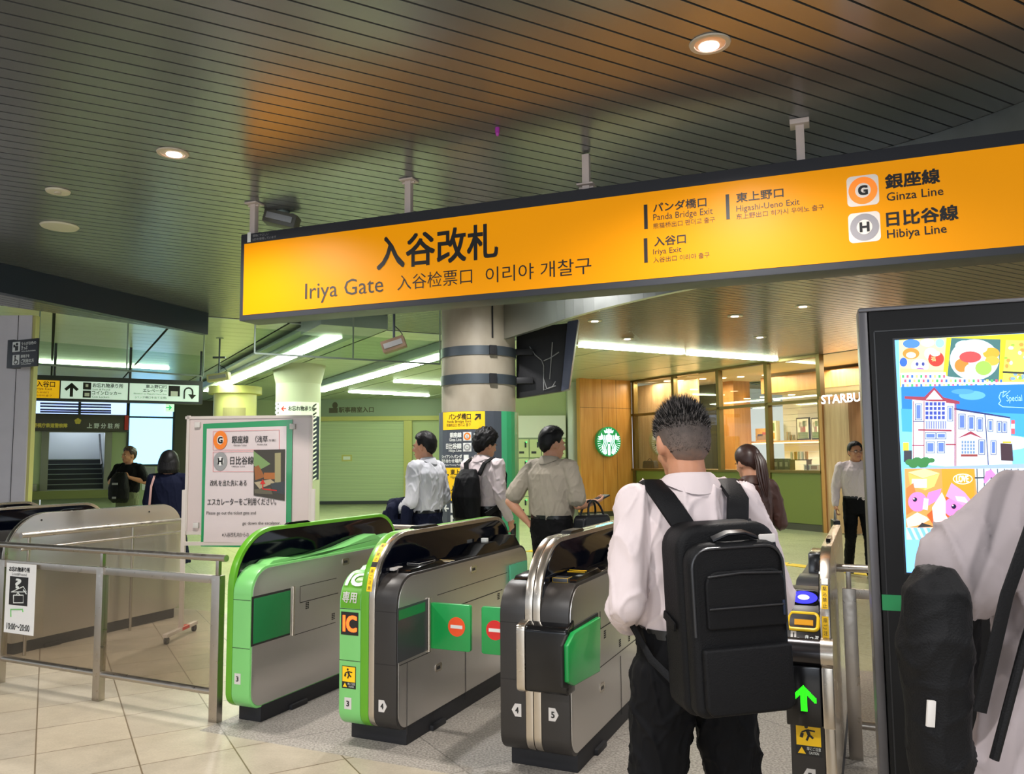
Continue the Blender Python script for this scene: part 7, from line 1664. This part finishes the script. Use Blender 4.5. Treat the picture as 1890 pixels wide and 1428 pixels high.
mb = MB(); mb.loft([(Vector((0, 0, .40)) * k, .26 * k, .19 * k), (Vector((0, 0, .7)) * k, .215 * k, .155 * k), (Vector((0, 0, 1.0)) * k, .17 * k, .125 * k)], 30); remesh(mb, 'skirt', 'cloth_navy', t, .009, 3, .012, fs=(9, 9, 1.5))

# passer-by cut off by the right edge
TL9 = R(9)
Pm = Vector((1.27 - 1.38 * math.tan(TL9), 1.70, 0))
def tilt_root(o, a):
    o.rotation_euler = (0, a, o.rotation_euler.z); WM[o.name] = Matrix.Translation(o.location) @ Matrix.Rotation(o.rotation_euler.z, 4, 'Z') @ Matrix.Rotation(a, 4, 'Y')
t, Hd, k = person('passer-by in pale grey T-shirt over black sleeve at right edge of view', Pm, D(0), 1.70,
    {'L': ((-.345, -.02, 1.18), (-.30, .05, .94), (0, .3, -1), (1, 0, 0), .6), 'R': ((.24, .0, 1.10), (.22, .12, .9), (0, .4, -1), (-1, 0, 0), .6)}, top='tee_grey', sleeve='short', bottom='cloth_black', build=1.22, hem=.60, flare=1.5, sleeve_r=1.45, hair=dict(m='hair_black', th=.014, top=.016, messy=.003), collar=False, belt=False, fold=.012, fs=(6, 6, 3), voxel=.008)
mb = MB(); el, wr = Vector((-.345, -.02, 1.18)) * k, Vector((-.30, .05, .94)) * k; sh_ = Vector((-.21, -.01, 1.385)) * k
mb.cap(sh_.lerp(el, .5), .06, el, .066); mb.cap(el, .065, wr, .05); remesh(mb, 'undersleeve', 'cloth_black', t, .007, 3, .006)
tilt_root(t, TL9)
sb = thing('shoulder_bag', 'black shoulder bag with small white tag hanging beside the passer-by', 'bag', hy(1738, 1400, 1.50), 0)
O_ = sb.location
mb = MB(); mb.loft([((-.01, 0, -.05), .04, .04), ((-.005, 0, 0), .05, .055), ((0, 0, .2), .058, .06), ((.005, 0, .30), .05, .05), ((.01, 0, .34), .03, .02)], 28); remesh(mb, 'body', 'nylon_black', sb, .006, 3, .006, fs=(10, 10, 5))
mb = MB(); mb.cbox((-.05, -.05, .09), (.014, .006, .045), 'tag_grey', Matrix.Rotation(R(6), 4, 'Y')); mb.build('tag', None, sb, world=False, bevel=.001)
mb = MB(); mb.tube([Vector((.04, -.06, .10)), Vector((.09, -.075, .30)), Vector((.17, -.07, .48)), Vector((.25, .0, .60)), Vector((.30, .12, .62))], .012, 10, 'nylon_black', flat=.25, waxis=(1, 0, -.6)); mb.tube([Vector((.06, -.06, .02)), Vector((.12, -.07, .22)), Vector((.20, -.07, .42))], .008, 8, 'nylon_black'); mb.build('strap', None, sb, world=False)
